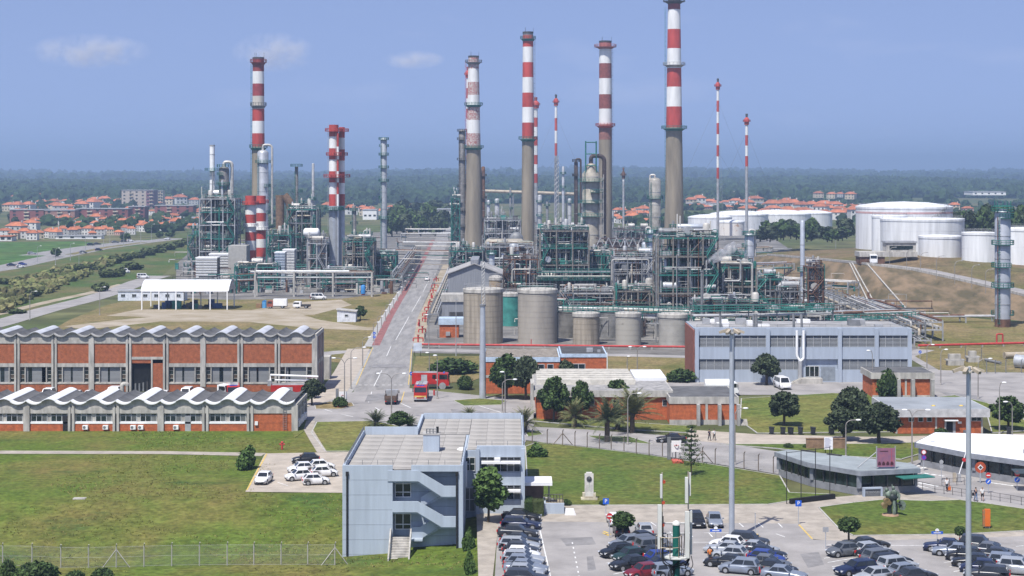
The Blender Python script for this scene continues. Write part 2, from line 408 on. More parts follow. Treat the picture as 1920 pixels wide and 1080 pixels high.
# near-left meadow that falls away towards the camera
gx = [-95, -80, -65, -50, -40, -32, -26] + [-22 + .75 * i for i in range(27)]
gy = [150 + 3 * i for i in range(26)] + [232, 240, 252, 265, 277.5]
V = []; k = len(gx)
for y in gy:
    for x in gx: V.append((x, y, gz(x, y) + .02 + .05 * math.sin(x * .7 + y * .4) * (1 if y < 224 and x < -22 else 0)))
def _inmeadow(x, y): return not (y > 240 and x > -28)
F = []
for j in range(len(gy) - 1):
    for i in range(k - 1):
        cx = (gx[i] + gx[i + 1]) / 2; cy = (gy[j] + gy[j + 1]) / 2
        F.append((j * k + i, j * k + i + 1, (j + 1) * k + i + 1, (j + 1) * k + i))
struct(link('meadow', npmesh('meadow', V, F, FIELD, True)))
# big sheets, far to near
sheet('process_yard', [(330, 600), (330, 470), (700, 436), (1000, 418), (1440, 440), (1560, 520), (1720, 600), (1720, 672), (1290, 668), (780, 662)], PROC, .008)
sheet('left_field', [(-60, 560), (-60, 470), (120, 462), (280, 448), (400, 440), (360, 470), (300, 520), (240, 545), (60, 598), (-60, 625)], SCRUB, .012)
sheet('crop_field', [(-60, 505), (-60, 455), (150, 452), (205, 458), (90, 486), (0, 502)], grassmat('crop', (.06, .12, .03), (.10, .12, .04), (.04, .09, .02), .01, .6, .1), .016)
def strip(name, pts, wid, m, z, ext=None):
    """ribbon through ground points given as pixels, WID metres wide"""
    P = [Vector(at(*p)) for p in pts]; L_ = []; R_ = []
    for i, p in enumerate(P):
        d = (P[min(i + 1, len(P) - 1)] - P[max(i - 1, 0)]).normalized(); n = Vector((-d.y, d.x))
        w_ = wid[i] if isinstance(wid, (list, tuple)) else wid
        L_.append(p + n * w_ / 2); R_.append(p - n * w_ / 2)
    b = MB()
    for i in range(len(P) - 1): b.quad((R_[i].x, R_[i].y, z), (R_[i + 1].x, R_[i + 1].y, z), (L_[i + 1].x, L_[i + 1].y, z), (L_[i].x, L_[i].y, z))
    return struct(b.build(name, m))
strip('highway', [(-80, 516), (0, 504), (100, 482), (180, 466), (260, 455), (330, 447)], 15, ASPH2, .030)
strip('highway_slip_road', [(60, 479), (130, 468), (200, 458.5), (280, 450.5)], 14, ASPH2, .026)
strip('highway_median', [(130, 477.5), (200, 463.5), (270, 454.5)], 5, DRYG, .036)
strip('perimeter_road', [(-80, 628), (0, 606), (90, 580), (170, 560), (225, 543), (262, 528), (300, 517)], 9, ASPH, .030)
strip('perimeter_verge', [(-80, 604), (0, 588), (90, 566), (170, 549), (230, 533)], 4, DIRT, .026)
sheet('dirt_yard', [(60, 640), (130, 600), (200, 572), (270, 556), (420, 562), (640, 560), (770, 545), (722, 600), (690, 660), (640, 680), (300, 660)], DRYG, .020)
sheet('sand_track', [(120, 612), (220, 600), (330, 590), (560, 588), (600, 600), (690, 614), (730, 612), (725, 620), (640, 618), (590, 616), (470, 604), (300, 603), (160, 618)], DIRT, .026)
sheet('sand_apron', [(200, 592), (260, 580), (470, 582), (540, 568), (640, 562), (660, 572), (590, 590), (330, 596)], DIRT, .030)
sheet('verge_path', [(600, 758), (632, 720), (655, 668), (668, 655), (700, 655), (680, 700), (664, 731), (640, 757)], CONC, .036)
strip('cycle_path', [(592, 762), (625, 735), (650, 697), (672, 654)], 5.2, BEIGE, .044)
strip('main_road', [(708, 800), (716, 731), (729, 680), (736, 650), (758, 598), (789, 538), (812, 490), (828, 450), (836, 425)], [12, 10.6, 10.2, 9.6, 7.4, 7.4, 7.6, 8, 9], ASPH2, .048)
strip('red_lane', [(704.5, 648), (731, 594), (763, 540), (792, 490), (812, 450)], 1.9, PINK, .056)
strip('road_shoulder', [(780, 650), (793, 598), (819, 540), (838, 496)], 3.4, DIRT, .040)
strip('left_pavement', [(690, 650), (722, 594), (756, 540), (784, 496)], 2.0, CONC, .044)
strip('cross_road', [(560, 668), (640, 660), (780, 656), (1000, 662), (1290, 670)], 6, ASPH, .040)
sheet('junction', [(552, 770), (600, 757), (664, 735), (765, 728), (900, 742), (1012, 752), (1005, 790), (990, 818), (985, 830), (780, 806), (600, 800), (560, 800)], ASPH, .060)
sheet('dry_verge', [(768, 722), (780, 668), (915, 668), (910, 706), (880, 716)], DRYG, .050)
sheet('yard_right', [(1120, 742), (1130, 718), (1290, 712), (1720, 716), (1735, 690), (1690, 664), (1720, 655), (1990, 672), (1990, 800), (1880, 790), (1800, 752), (1600, 740)], ASPH, .052)
sheet('waste_ground', [(1715, 668), (1760, 655), (1990, 662), (1990, 700), (1840, 698), (1760, 694)], DRYG, .060)
sheet('embankment_foot', [(1560, 548), (1700, 585), (1930, 606), (1990, 640), (1990, 668), (1725, 660), (1710, 640), (1640, 610)], DRYG, .046)
sheet('dry_strip', [(1120, 688), (1130, 668), (1300, 672), (1310, 716), (1130, 722)], DRYG, .056)
sheet('access_road', [(985, 800), (1100, 806), (1250, 817), (1340, 829), (1450, 846), (1580, 862), (1690, 872), (1745, 856), (1990, 846), (1990, 1000), (1920, 972), (1700, 926), (1460, 890), (1340, 870), (1200, 850), (1100, 838), (985, 826)], ASPH, .064)
sheet('promenade', [(1290, 806), (1420, 815), (1640, 820), (1990, 812), (1990, 825), (1640, 832), (1380, 834), (1290, 826)], BEIGE, .070)
sheet('forecourt_paving', [(893, 952), (1000, 948), (1440, 944), (1600, 930), (1700, 921), (1990, 968), (1990, 1016), (1800, 1012), (1600, 1018), (1500, 1010), (1490, 984), (935, 980), (920, 1120), (898, 1120)], PAVER, .070)
sheet('car_park', [(934, 978.5), (1497, 983), (1525, 1013), (1600, 1016), (1800, 1010.5), (1990, 1004), (2060, 1130), (925, 1130)], ASPH, .076)
sheet('small_car_park', [(497, 851), (662, 848), (668, 880), (650, 925), (460, 923)], BEIGE, .070)
sheet('footpath', [(-40, 845.5), (300, 846.5), (498, 850), (490, 856), (300, 852), (-40, 851.5)], PAVER, .066)
strip('lawn_path', [(583, 790), (578, 806), (592, 830), (604, 849)], 1.5, PAVER, .10)
# lawns with kerbs
sheet('lawn', [(594, 792), (700, 790), (776, 806), (776, 846), (610, 847), (584, 812)], LAWN2, .0, .09, True)
sheet('lawn', [(985, 838), (1010, 830), (1100, 840), (1200, 852), (1340, 873), (1462, 893), (1480, 925), (1560, 928), (1440, 947), (1060, 949), (1030, 935), (990, 930)], LAWN, .0, .12, True)
sheet('lawn', [(1535, 953), (1600, 944), (1660, 938), (1740, 941), (1800, 939), (1860, 947), (1990, 966), (1990, 994), (1920, 997), (1800, 1003.5), (1600, 1006), (1572, 992)], LAWN, .0, .14, True)
sheet('lawn', [(1390, 748), (1560, 738), (1650, 741), (1690, 760), (1690, 810), (1420, 813), (1388, 790)], LAWN2, .0, .11, True)
sheet('lawn', [(1350, 834), (1640, 833), (1735, 830), (1990, 826), (1990, 842), (1745, 846), (1690, 862), (1580, 856), (1450, 841)], LAWN, .0, .11, True)
sheet('lawn', [(990, 780), (1130, 790), (1300, 800), (1290, 812), (1180, 806), (1000, 790)], LAWN2, .0, .10, True)
sheet('lawn', [(1690, 752), (1790, 742), (1850, 756), (1960, 806), (1860, 812), (1850, 775)], LAWN2, .0, .10, True)
sheet('lawn', [(590, 760), (618, 754), (660, 756), (664, 762), (640, 768), (592, 768)], DRYG, .0, .12, True)
sheet('lawn', [(565, 786), (580, 790), (572, 808), (552, 822), (548, 812)], LAWN2, .0, .09)
sheet('lawn', [(850, 752), (900, 748), (950, 752), (940, 760), (870, 762)], LAWN2, .0, .12, True)
sheet('lawn', [(985, 812), (1010, 808), (1018, 816), (990, 820)], LAWN, .0, .12, True)
sheet('lawn', [(1100, 818), (1180, 820), (1225, 834), (1130, 828)], LAWN, .0, .12, True)
for k, pl_ in enumerate([[(1050, 1010), (1110, 1008), (1118, 1022), (1062, 1025)], [(1500, 1040), (1535, 1036), (1545, 1060), (1515, 1066)], [(1250, 1000), (1290, 999), (1296, 1006), (1258, 1007)], [(690, 740), (730, 738), (728, 752), (684, 754)], [(845, 768), (920, 772), (900, 786), (850, 780)], [(1500, 872), (1560, 880), (1530, 888), (1490, 880)], [(700, 684), (760, 684), (763, 690), (697, 690)], [(1760, 735), (1830, 742), (1850, 756), (1790, 748)], [(1100, 1045), (1112, 1044), (1118, 1070), (1102, 1072)]]): sheet('asphalt_patch', pl_, mat('patched_asphalt', (.23, .222, .22), .9, var=.15, scale=.5), .079)
# painted markings
def marks(name, segs, wid, m, z, parent=None):
    b = MB()
    for (x0, y0, x1, y1) in segs:
        p = Vector(at(x0, y0)); q = Vector(at(x1, y1)); d = (q - p); n = Vector((-d.y, d.x)).normalized() * wid / 2
        pts = [p - n, q - n, q + n, p + n]; b.quad(*[(t.x, t.y, z) for t in pts])
    return struct(b.build(name, m, parent))
marks('centre_line', [(691, 755, 697, 735), (701, 725, 716, 695), (725, 668, 733, 650), (742, 638, 767, 594), (772, 585, 789, 556), (793, 548, 806, 522)], .16, WMARK, .066)
marks('edge_line', [(668, 722, 699, 652), (766, 722, 772, 655), (752, 755, 758, 735)], .16, YMARK, .066)
marks('give_way_line', [(672 + 11 * i, 722.5, 678 + 11 * i, 722.5) for i in range(8)], .45, WMARK, .070)
marks('junction_line', [(608, 768, 622, 772), (640, 777, 662, 782), (704, 765, 712, 770), (752, 757, 770, 765), (880, 756, 960, 780)], .2, WMARK, .066)
marks('parking_line', [(1012, 993, 1032, 1082)] + [(1073 + .9 * i * 2, 1018 + 9 * i, 1073.5 + .9 * i * 2, 1021 + 9 * i) for i in range(9)] + [(1180, 1005, 1187, 1014), (1220, 980, 1230, 987), (1256, 998, 1263, 1008), (1292, 999, 1299, 1008), (1328, 999, 1336, 1008), (1386, 982, 1394, 989), (1422, 982, 1431, 990), (1459, 982, 1467, 990), (1402, 1000, 1410, 1009), (1320, 1000, 1400, 1000), (1300, 1018, 1372, 1018)], .14, WMARK, .080)
marks('bay_line', [(1545, 1048, 1590, 1041), (1552, 1056, 1600, 1048), (1560, 1064, 1600, 1058), (1568, 1073, 1600, 1068), (1770, 1056, 1800, 1052), (1780, 1064, 1810, 1060), (1788, 1073, 1815, 1069), (1137, 1057, 1150, 1055), (1150, 1078, 1168, 1074), (1346, 1058, 1370, 1054), (1550, 1022, 1620, 1022), (1650, 1024, 1730, 1024), (1455, 1002, 1472, 1008), (1905, 1026, 1920, 1024)], .14, WMARK, .080)
marks('yellow_hatching', [(1130, 1000, 1142, 1006), (1134, 1003, 1146, 1003), (1132, 997, 1140, 1001), (1410, 1004, 1424, 1008), (1412, 1008, 1420, 1002)], .3, YMARK, .084)
marks('yellow_kerb_line', [(1498, 985, 1523, 1012), (500, 852, 463, 920)], .2, YMARK, .088)
marks('lot_line', [(488 + 0, 913, 500, 914), (520, 905, 540, 912), (540, 895, 560, 903), (600, 880, 640, 884), (612, 892, 640, 897), (560, 868, 600, 872)], .14, WMARK, .080)
# crossings and the striped gate lanes
marks('gate_marking', [(1690 + 14 * i, 882 + 2 * i, 1700 + 14 * i, 884 + 2 * i) for i in range(6)] + [(1712, 910, 1750, 917), (1722, 906, 1760, 913), (1850, 905, 1900, 912), (1700, 878, 1735, 872), (1702, 884, 1750, 874), (1590, 855, 1660, 868)], .5, WMARK, .080)
# ---- embankment, its road and the tank farm plateau on the right
bot = [(92, 780, 0), (104, 700, 0), (111.5, 595, 0), (120, 521, 0), (131.6, 501, 0), (142, 483, 0), (152, 455, 0), (158, 420, 0)]
cre = [(95, 850, -.05), (110, 735, 6), (120, 640, 8.4), (123, 592, 9.7), (134, 571, 9), (144, 538, 7), (152, 497, 5), (164, 450, 2)]
def rows(name, A, B, m, sub=6, amp=0.0):
    V = []; F = []; k = sub + 1; rr = random.Random(3)
    A2 = []; B2 = []
    for i in range(len(A) - 1):
        for j in range(5):
            t = j / 5; A2.append(tuple(A[i][c] + (A[i + 1][c] - A[i][c]) * t for c in range(3))); B2.append(tuple(B[i][c] + (B[i + 1][c] - B[i][c]) * t for c in range(3)))
    A2.append(A[-1]); B2.append(B[-1])
    for a, b in zip(A2, B2):
        for s_ in range(k):
            t = s_ / sub; V.append(tuple(a[c] + (b[c] - a[c]) * t for c in range(2)) + (a[2] + (b[2] - a[2]) * t + (rr.uniform(-amp, amp) if 0 < s_ < sub else 0),))
    for i in range(len(A2) - 1):
        for s_ in range(sub): F.append((i * k + s_, (i + 1) * k + s_, (i + 1) * k + s_ + 1, i * k + s_ + 1)[::-1])
    return struct(link(name, npmesh(name, V, F, m, True)))
rows('embankment', [(x, y, z - .1) for x, y, z in bot], cre, SOIL, 8, .25)
off = [(8.5 if i < 4 else 7.5) for i in range(8)]
road_o = [(x + 7 + i * .25, y + 7 - i * .1, z) for i, (x, y, z) in enumerate(cre)]
rows('tank_farm_road', cre, road_o, ASPH, 2)
ver = [(x + 12, y + 12, z + (2.2 if i > 2 else .8 if i else 0)) for i, (x, y, z) in enumerate(road_o)]
SLG = grassmat('slope_grass', (.10, .10, .035), (.165, .12, .07), (.06, .065, .03), .03, .46)
rows('road_bank', [(x, y, z - .02) for x, y, z in road_o], ver, SLG, 4, .3)
far = [(x + 330, y + 330, 12.5 if i > 2 else 5 if i else 0) for i, (x, y, z) in enumerate(ver)]
rows('tank_farm_ground', ver, far, SLG, 3)
# white parapet along the embankment road
b = MB()
for i in range(1, 7):
    p = Vector(cre[i]); q = Vector(cre[i + 1])
    d = q - p; b.obox(((p.x + q.x) / 2, (p.y + q.y) / 2, (p.z + q.z) / 2 + .4), (d.length, .35, .8), math.atan2(d.y, d.x), -math.asin(d.z / d.length))
tag(b.build('road_parapet', CONC2), 'low pale concrete parapet along the top edge of the bare earth embankment', 'parapet')
b = MB()
for (u, v_) in ((2.52, .05), (2.6, .1), (3.02, .1)):
    i = int(u); t = u - i
    A_ = Vector(bot[i]).lerp(Vector(bot[i + 1]), t); B_ = Vector(cre[i]).lerp(Vector(cre[i + 1]), t)
    d = B_ - A_; b.obox(((A_.x + B_.x) / 2, (A_.y + B_.y) / 2, (A_.z + B_.z) / 2 + .25), (d.length, .42, .3), math.atan2(d.y, d.x), -math.asin(d.z / d.length))
tag(b.build('drain_channel', CONC2), 'pale concrete drain channels running down the bare earth embankment', 'drain')
# ================================================================== BUILDINGS NEAR THE ENTRANCE
def window(par, x0, x1, z0, z1, y, nx=1, nz=1, t=.06, glass=GLASS, frame=FRAME, name='window', bars=None, sub='pane', dep=.08):
    """a framed window facing -Y: frame mesh with each pane as a sub-part"""
    f = MB(); zs = [z0 + (z1 - z0) * i / nz for i in range(nz + 1)] if bars is None else bars
    nz = len(zs) - 1
    f.box(x0, y - dep, z0, x1, y + .02, z0 + t); f.box(x0, y - dep, z1 - t, x1, y + .02, z1)
    for i in range(nx + 1):
        x = x0 + (x1 - x0) * i / nx; x = min(max(x - t / 2, x0), x1 - t); f.box(x, y - dep + .003, z0 + t, x + t, y + .02, z1 - t)
    for z in zs[1:-1]: f.box(x0 + t, y - dep + .006, z - t / 2, x1 - t, y + .02, z + t / 2)
    o = f.build(name, frame, par)
    for i in range(nx):
        for j in range(nz):
            a = x0 + (x1 - x0) * i / nx; b_ = x0 + (x1 - x0) * (i + 1) / nx
            g = glass if not isinstance(glass, list) else glass[(i * 7 + j * 3) % len(glass)]
            MB().box(a + t * .4, y - .03, zs[j] + t * .4, b_ - t * .4, y - .005, zs[j + 1] - t * .4).build(sub, g, o)
    return o
# ---- grey two-block office in the foreground
Y1 = 195.6; X1 = xof(642, Y1); S1 = FPX / Y1; H1 = 10.55
off1 = thing('office_block', 'grey blue concrete office building with flat roof and zigzag outside stairs', 'office', (X1, Y1, -2.2))
zl = lambda py: (1045 - py) / S1
xl = lambda px: (px - 642) / S1
W1 = xl(868); DP = 26.4; ZR = 9.95
RB = RB2 = RENDB
# shell: left body, back wall of the stair recess, right pier
MB().box(.02, .35, -1.5, xl(736), DP, ZR).build('wall', RB, off1)
MB().box(xl(736) + .002, 2.3, -1.5, W1 - .05, DP - .003, ZR - .002).build('wall', RB, off1)
MB().box(xl(856), .02, -1.5, W1, 2.298, ZR - .004).build('pier', RB, off1)
# cladding panels on the front, with open joints
hs = [-1.4, zl(1040), zl(1012), zl(984), zl(956), zl(928), zl(900), H1]
for a, b_ in zip(hs, hs[1:]): MB().box(0, .0, a + .015, xl(736), .33, b_ - .015).build('panel', RB, off1)
for a, b_ in zip(hs[1:], hs[2:]): MB().box(xl(736) + .01, 2.18, a + .015, xl(855), 2.3, min(b_, ZR) - .015).build('panel', RB, off1)
for px in (651, 857): MB().cyl((xl(px), -.12, zl(1042 if px < 700 else 1029)), (xl(px), -.12, zl(889)), .11, n=8).build('downpipe', BLACK, off1)
for px in (651, 857): MB().box(xl(px) - .16, -.2, zl(892), xl(px) + .16, -.005, zl(884)).build('rainwater_head', BLACK, off1)
# stair parapets: outer sloped bands and landings
def band(name, pts, y0, y1, m): MB().extr([(xl(a), zl(b_)) for a, b_ in pts], y0, y1).build(name, m, off1)
band('parapet', [(727, 902), (727, 882), (784, 882), (784, 902)], -.10, .12, RB)
band('parapet', [(784, 902), (784, 882.2), (833, 911), (854.5, 911), (854.5, 931), (828, 931)], -.09, .11, RB)
band('parapet', [(736, 960), (736, 940), (784, 940), (833, 968), (854.5, 968), (854.5, 988), (828, 988), (782, 960)], -.10, .12, RB)
band('stair_flight', [(828, 931), (828, 912), (788, 936), (788, 955)], 1.15, 1.3, RB2)
band('stair_flight', [(828, 988), (828, 968), (786, 992), (770, 992), (770, 1012), (792, 1012)], 1.15, 1.3, RB2)
for py, xa, xb in ((902, 736, 784), (931, 830, 854), (960, 736, 784), (988, 830, 854), (1012, 768, 792)): MB().box(xl(xa), .13, zl(py) - .2, xl(xb), 2.17, zl(py)).build('landing', RB2, off1)
for (xa, ya, xb, yb, q0, q1) in ((784, 902, 830, 931, .13, 1.1), (786, 955, 830, 931, 1.31, 2.15), (784, 960, 830, 988, .13, 1.1), (788, 1012, 830, 988, 1.31, 2.15)):
    b = MB(); n = 9
    for i in range(n):
        x0 = xl(xa + (xb - xa) * i / n); x1 = xl(xa + (xb - xa) * (i + 1) / n); zz = zl(ya + (yb - ya) * (i + .5) / n); b.box(x0, q0, zz - .28, x1, q1, zz)
    b.build('steps', RB2, off1)
for (zt, zb) in ((903, 939), (960, 1000)): window(off1, xl(738), xl(769), zl(zb), zl(zt), 2.15, 2, 3, .1, frame=WHITE, name='door', bars=[zl(zb), zl(zb - 10), zl(zt + 10), zl(zt)])
# outside steps to the garden
zst = zl(1003)
for i in range(11):
    MB().box(xl(734), -.35 * (i + 1), -1.0, xl(769), -.35 * i - .004, zst - (i + 1) * (zst / 11.5)).build('step', CONC2, off1)
for px in (732.5, 770.5):
    MB().extr([(-4.0, .15), (-4.0, .75), (-.05, zst + .75), (-.05, zst - .1)], xl(px) - .08, xl(px) + .08, 'X').build('stair_wall', CONC2, off1)
# roof: screed slabs, parapets, rails
MB().box(.3, 1.0, ZR - .03, W1 - .3, DP - .3, ZR + .02).build('roof', ROOFG, off1)
def slabs(par, x0, x1, y0, y1, z, nx, ny, skip=None, m=ROOFC):
    dx = (x1 - x0) / nx; dy = (y1 - y0) / ny
    me = MB().box(-dx / 2 + .012, -dy / 2 + .012, 0, dx / 2 - .012, dy / 2 - .012, .07).mesh('roof_slab', m)
    for i in range(nx):
        for j in range(ny):
            if skip and skip(x0 + dx * (i + .5), y0 + dy * (j + .5)): continue
            link('roof_slab', me, par, (x0 + dx * (i + .5), y0 + dy * (j + .5), z + .004 * ((i * 3 + j * 5) % 3)))
slabs(off1, .35, W1 - .35, .4, DP - .35, ZR + .02, 5, 8)
MB().box(0, .34, ZR - .3, .32, DP, H1).build('roof_parapet', RB, off1)
MB().box(.325, DP - .3, ZR - .3, xl(760), DP - .01, H1 + .5).build('roof_parapet', RB, off1)
MB().box(W1 - .3, .02, ZR - .003, W1, 13.2, H1).build('roof_parapet', RB, off1)
MB().box(xl(771), .0, zl(884), W1 - .305, .3, H1 - .003).build('roof_parapet', RB, off1)
b = MB(); b.rail([(.5, .5, H1), (xl(736), .5, H1)], .55, .035, 1.6, False); b.build('roof_rail', GREY, off1)
b = MB(); b.rail([(xl(772), .5, H1), (W1 - .2, .5, H1), (W1 - .2, 13, H1)], .55, .035, 1.6, False); b.build('roof_rail', GREY, off1)
b = MB(); b.rail([(.15, 1, H1), (.15, DP, H1)], .5, .05, .8, False); b.build('roof_rail', GREY, off1)
# stack on the roof
sx_, sy_ = 8.6, 12.6
MB().box(sx_, sy_, ZR, sx_ + 1.95, sy_ + 2.2, ZR + 2.1).build('roof_stack', RB, off1)
MB().box(sx_ - .06, sy_ - .06, ZR + 2.1, sx_ + 2.01, sy_ + 2.26, ZR + 2.25).build('stack_cap', CONC, off1)
b = MB(); b.rail([(sx_ + .4, sy_ + .4, ZR + 2.25), (sx_ + 1.6, sy_ + .4, ZR + 2.25)], .6, .1, .3); b.build('vent_grille', GREY, off1)
MB().cyl((sx_ + 1.7, sy_ + 1, ZR + 2.25), (sx_ + 1.7, sy_ + 1, ZR + 3.0), .16, n=8).build('vent_pipe', BLACK, off1)
MB().sph((13.3, 14.2, ZR + .05), .65, 12, 5, (1, 1, .5), 0).build('roof_dome', WHITE, off1)
# rear block (same building): its front faces the car park
Yb = 209.3 - Y1; S2 = FPX / 209.3; x2 = lambda px: xof(px, 209.3) - X1
z2 = lambda py: 2.2 + (964 - py) / S2
XB0 = -12.5 - X1; XB1 = x2(984)
MB().box(W1 + .002, Yb + .5, 0, XB1 - .02, Yb + 27, ZR - .01).build('wall', RB, off1)
MB().box(XB0, DP + .003, 0, W1 - .003, Yb + 26.99, ZR - .012).build('wall', RB, off1)
MB().box(XB0 + .3, DP + .2, ZR - .01, XB1 - .3, Yb + 26.6, ZR + .018).build('roof', ROOFG, off1)
slabs(off1, W1 + .1, XB1 - .35, Yb + .8, Yb + 26.6, ZR + .02, 3, 8)
slabs(off1, XB0 + .35, W1 + .05, DP + .4, Yb + 26.6, ZR + .02, 4, 4)
MB().box(XB1 - .3, Yb + .3, ZR - .02, XB1, Yb + 27, H1).build('roof_parapet', RB, off1)
MB().box(XB0, DP + .3, ZR - .02, XB0 + .3, Yb + 27, H1 + .1).build('roof_parapet', RB, off1)
MB().box(XB0 + .303, Yb + 26.7, ZR - .02, XB1 - .303, Yb + 26.98, H1 + .25).build('roof_parapet', RB, off1)
b = MB(); b.rail([(x2(893), Yb + .6, H1), (XB1 - .2, Yb + .6, H1)], .55, .035, 1.8, False); b.build('roof_rail', GREY, off1)
b = MB(); b.rail([(XB1 - .15, Yb + .6, H1), (XB1 - .15, Yb + 27, H1)], .5, .05, .8, False); b.build('roof_rail', GREY, off1)
MB().box(x2(894), Yb, z2(857), XB1 - .003, Yb + .52, H1 - .005).build('front_wall', RB, off1)
MB().box(x2(894), Yb + .1, z2(910), XB1 - .004, Yb + .53, z2(886)).build('front_wall', RB, off1)
MB().box(x2(894), Yb + .1, 1.9, XB1 - .005, Yb + .531, z2(938)).build('front_wall', RB, off1)
for px in (892, 977): MB().box(x2(px), Yb - .25, 1.9, x2(px + 7), Yb - .002, H1 - .3).build('pilaster', RB, off1)
window(off1, x2(901), x2(976), z2(886), z2(868), Yb + .45, 6, 1, .09, glass=[GLASS, GLASSB, GLASS])
window(off1, x2(901), x2(976), z2(865), z2(857), Yb + .45, 6, 1, .09)
window(off1, x2(901), x2(976), z2(938), z2(921), Yb + .45, 6, 1, .09, glass=[GLASS, GLASSB])
window(off1, x2(901), x2(976), z2(919), z2(910), Yb + .45, 6, 1, .09)
for py in (866, 919): MB().box(x2(903 if py < 900 else 935), Yb - .75, z2(py + 2), x2(976), Yb + .095, z2(py - 2)).build('sun_shade', WHITE, off1)
MB().box(x2(927), Yb - .7, z2(864) , x2(938), Yb - .01, z2(857.5)).build('air_conditioner', WHITE, off1)
window(off1, x2(869.5), x2(891), z2(884), z2(858), Yb + .44, 2, 2, .09)
window(off1, x2(869.5), x2(891), z2(960), z2(915), Yb + .44, 2, 2, .09, glass=GLASSB)
MB().box(x2(870), Yb - .25, z2(912), x2(876), Yb + .4, z2(866)).build('balcony_screen', WHITE, off1)
# entrance canopy on the right side with its porch and planter
MB().box(XB1 + .003, Yb + 1.2, z2(914), x2(1036), Yb + 5.5, z2(908)).build('canopy', WHITE, off1)
MB().box(XB1 + .004, Yb + 5.0, 2.2, XB1 + 2.4, Yb + 5.3, z2(914)).build('porch_wall', mat('porch_brick', (.22, .15, .11), .9), off1)
MB().cyl((x2(1030), Yb + 2, 2.2), (x2(1030), Yb + 2, z2(914)), .09, n=8).build('post', GREY, off1)
pl = thing('planter', 'low grey blue planter wall beside the office entrance canopy', 'planter', (0, 0, 0))
MB().box(xof(1019, 209), 209.2, 0, xof(1058, 209), 209.5, 1.35).build('front_wall', RB, pl)
MB().box(xof(1019, 209), 209.502, 0, xof(1019, 209) + .3, 213, 1.35).build('side_wall', RB, pl)
MB().box(xof(1019, 209) + .302, 209.502, .9, xof(1058, 209), 213, 1.1).build('soil', DIRT, pl)
b = MB(); b.rail([(xof(1022, 209), 211, 1.1), (xof(1056, 209), 211, 1.1)], 1.0, .06, .35, True); b.build('rail', DKST, pl)
tag(MB().extr([(0, 0), (1.4, 0), (1.1, .75), (.1, .75)], 0, .5).build('white_block', WHITE, None, (xof(1059, 208), 208.2, .08)), 'sloped white stone block at the end of the planter', 'block')

# ---- the two long brick workshop halls with wavy shell roofs
def hall(name, label, px0, period, nb, ybase, zb, cfg, depth, wide, door, shed, z0, amp, white):
    D = at(0, ybase)[1]; s = FPX / D; bw = period / s
    t = thing(name, label, 'workshop hall', (xof(px0, D), D, 0))
    zz = lambda py: (ybase - py) / s
    WT = nb * bw; top = zz(cfg['beam'][0])
    MB().box(.1, .6, 0, WT - .1, depth, top).build('core_wall', DKST if False else CONC, t)
    MB().box(-.05, -.12, zz(cfg['beam'][1]), WT + .05, .59, top + .002).build('ring_beam', CONC2, t)
    for i in range(nb + 1):
        x = i * bw
        if i in wide or i in (0, nb): MB().box(x - .5, -.28, 0, x + .5, .58, top + .3).build('column', CONC2, t)
        else:
            for sg in (-1, 1): MB().box(x + sg * .32 - .2, -.25, 0, x + sg * .32 + .2, .58, top + .3).build('column', CONC2, t)
            MB().box(x - .118, -.1, 0, x + .118, .5, top + .2).build('downpipe', BLACK, t)  # black strip painted in for the dark gap between the paired columns
    for i in range(nb):
        x0 = i * bw + .53; x1 = (i + 1) * bw - .53; cfg['bay'](t, i, x0, x1, zz)
    # shell roof, bay by bay
    N = 24
    def pz(u):
        if u < .36: k_ = u / .36; return z0 + amp * (.75 * (1 - k_) + .62 * k_ - 1.15 * 4 * k_ * (1 - k_) * .55)
        if u > .64: return pz(1 - u)
        k_ = (u - .36) / .28; return z0 + amp * (.62 + .42 * math.sin(PI * k_))
    def strip_(ua, ub, n, lift=0.0, th=.14):
        us = [ua + (ub - ua) * j / n for j in range(n + 1)]
        return [(u * bw, pz(u) + lift) for u in us] + [(u * bw, pz(u) + lift - th) for u in us[::-1]]
    mv = MB().extr(strip_(.355, .645, 8, .06), -.5, depth + .3, smooth=False).mesh('roof_vault', ROOFW if white else mat('vault_metal', (.60, .61, .63), .5, .2, .08, .4))
    ms = []
    for ua, ub in ((0.004, .354), (.646, .996)): ms.append(MB().extr(strip_(ua, ub, 9), 1.0 if white else .4, depth + .3).mesh('roof_shell', ROOFG))
    me_ = [MB().extr(strip_(ua, ub, 9, .03, .2), -.6, .99 if white else .39).mesh('shell_edge', WHITE if white else CONC) for ua, ub in ((0.004, .354), (.646, .996))]
    us = [j / N for j in range(N + 1)]
    mg = MB().extr([(0, top), (bw, top)] + [(u * bw, max(top + .01, pz(u) - .16)) for u in us[::-1]], .05, .4).mesh('gable', CONC2)
    for i in range(nb):
        link('roof_vault', mv, t, (i * bw, 0, 0))
        for q in ms: link('roof_shell', q, t, (i * bw, 0, 0))
        for q in me_: link('shell_edge', q, t, (i * bw, 0, 0))
        link('gable', mg, t, (i * bw, 0, 0))
    # right end wall
    MB().box(WT - .09, .6, 0, WT, depth, top).build('end_wall', BRICK if not white else CONC2, t)
    for k_ in range(4):
        y = .58 + (depth - .6) * k_ / 3; MB().box(WT + .002, y, 0, WT + .35, y + .35, top + .3).build('column', CONC2, t)
    MB().box(WT - .2, -.2, top, WT + .36, depth + .3, top + (.5 if white else .7)).build('end_beam', CONC2, t)
    for k_ in range(3):
        y = .95 + (depth - .6) * k_ / 3; MB().box(WT + .001, y, zz(cfg['mid'][1]), WT + .15, y + (depth - .6) / 3 - .35, zz(cfg['mid'][0])).build('end_lintel', CONC2, t)
    if white:
        for k_ in range(6):
            y = 1.3 + k_ * 1.9; MB().box(WT + .002, y, .5, WT + .55, y + .8, 1.5).build('air_conditioner', WHITE, t)
    return t, bw, s, D
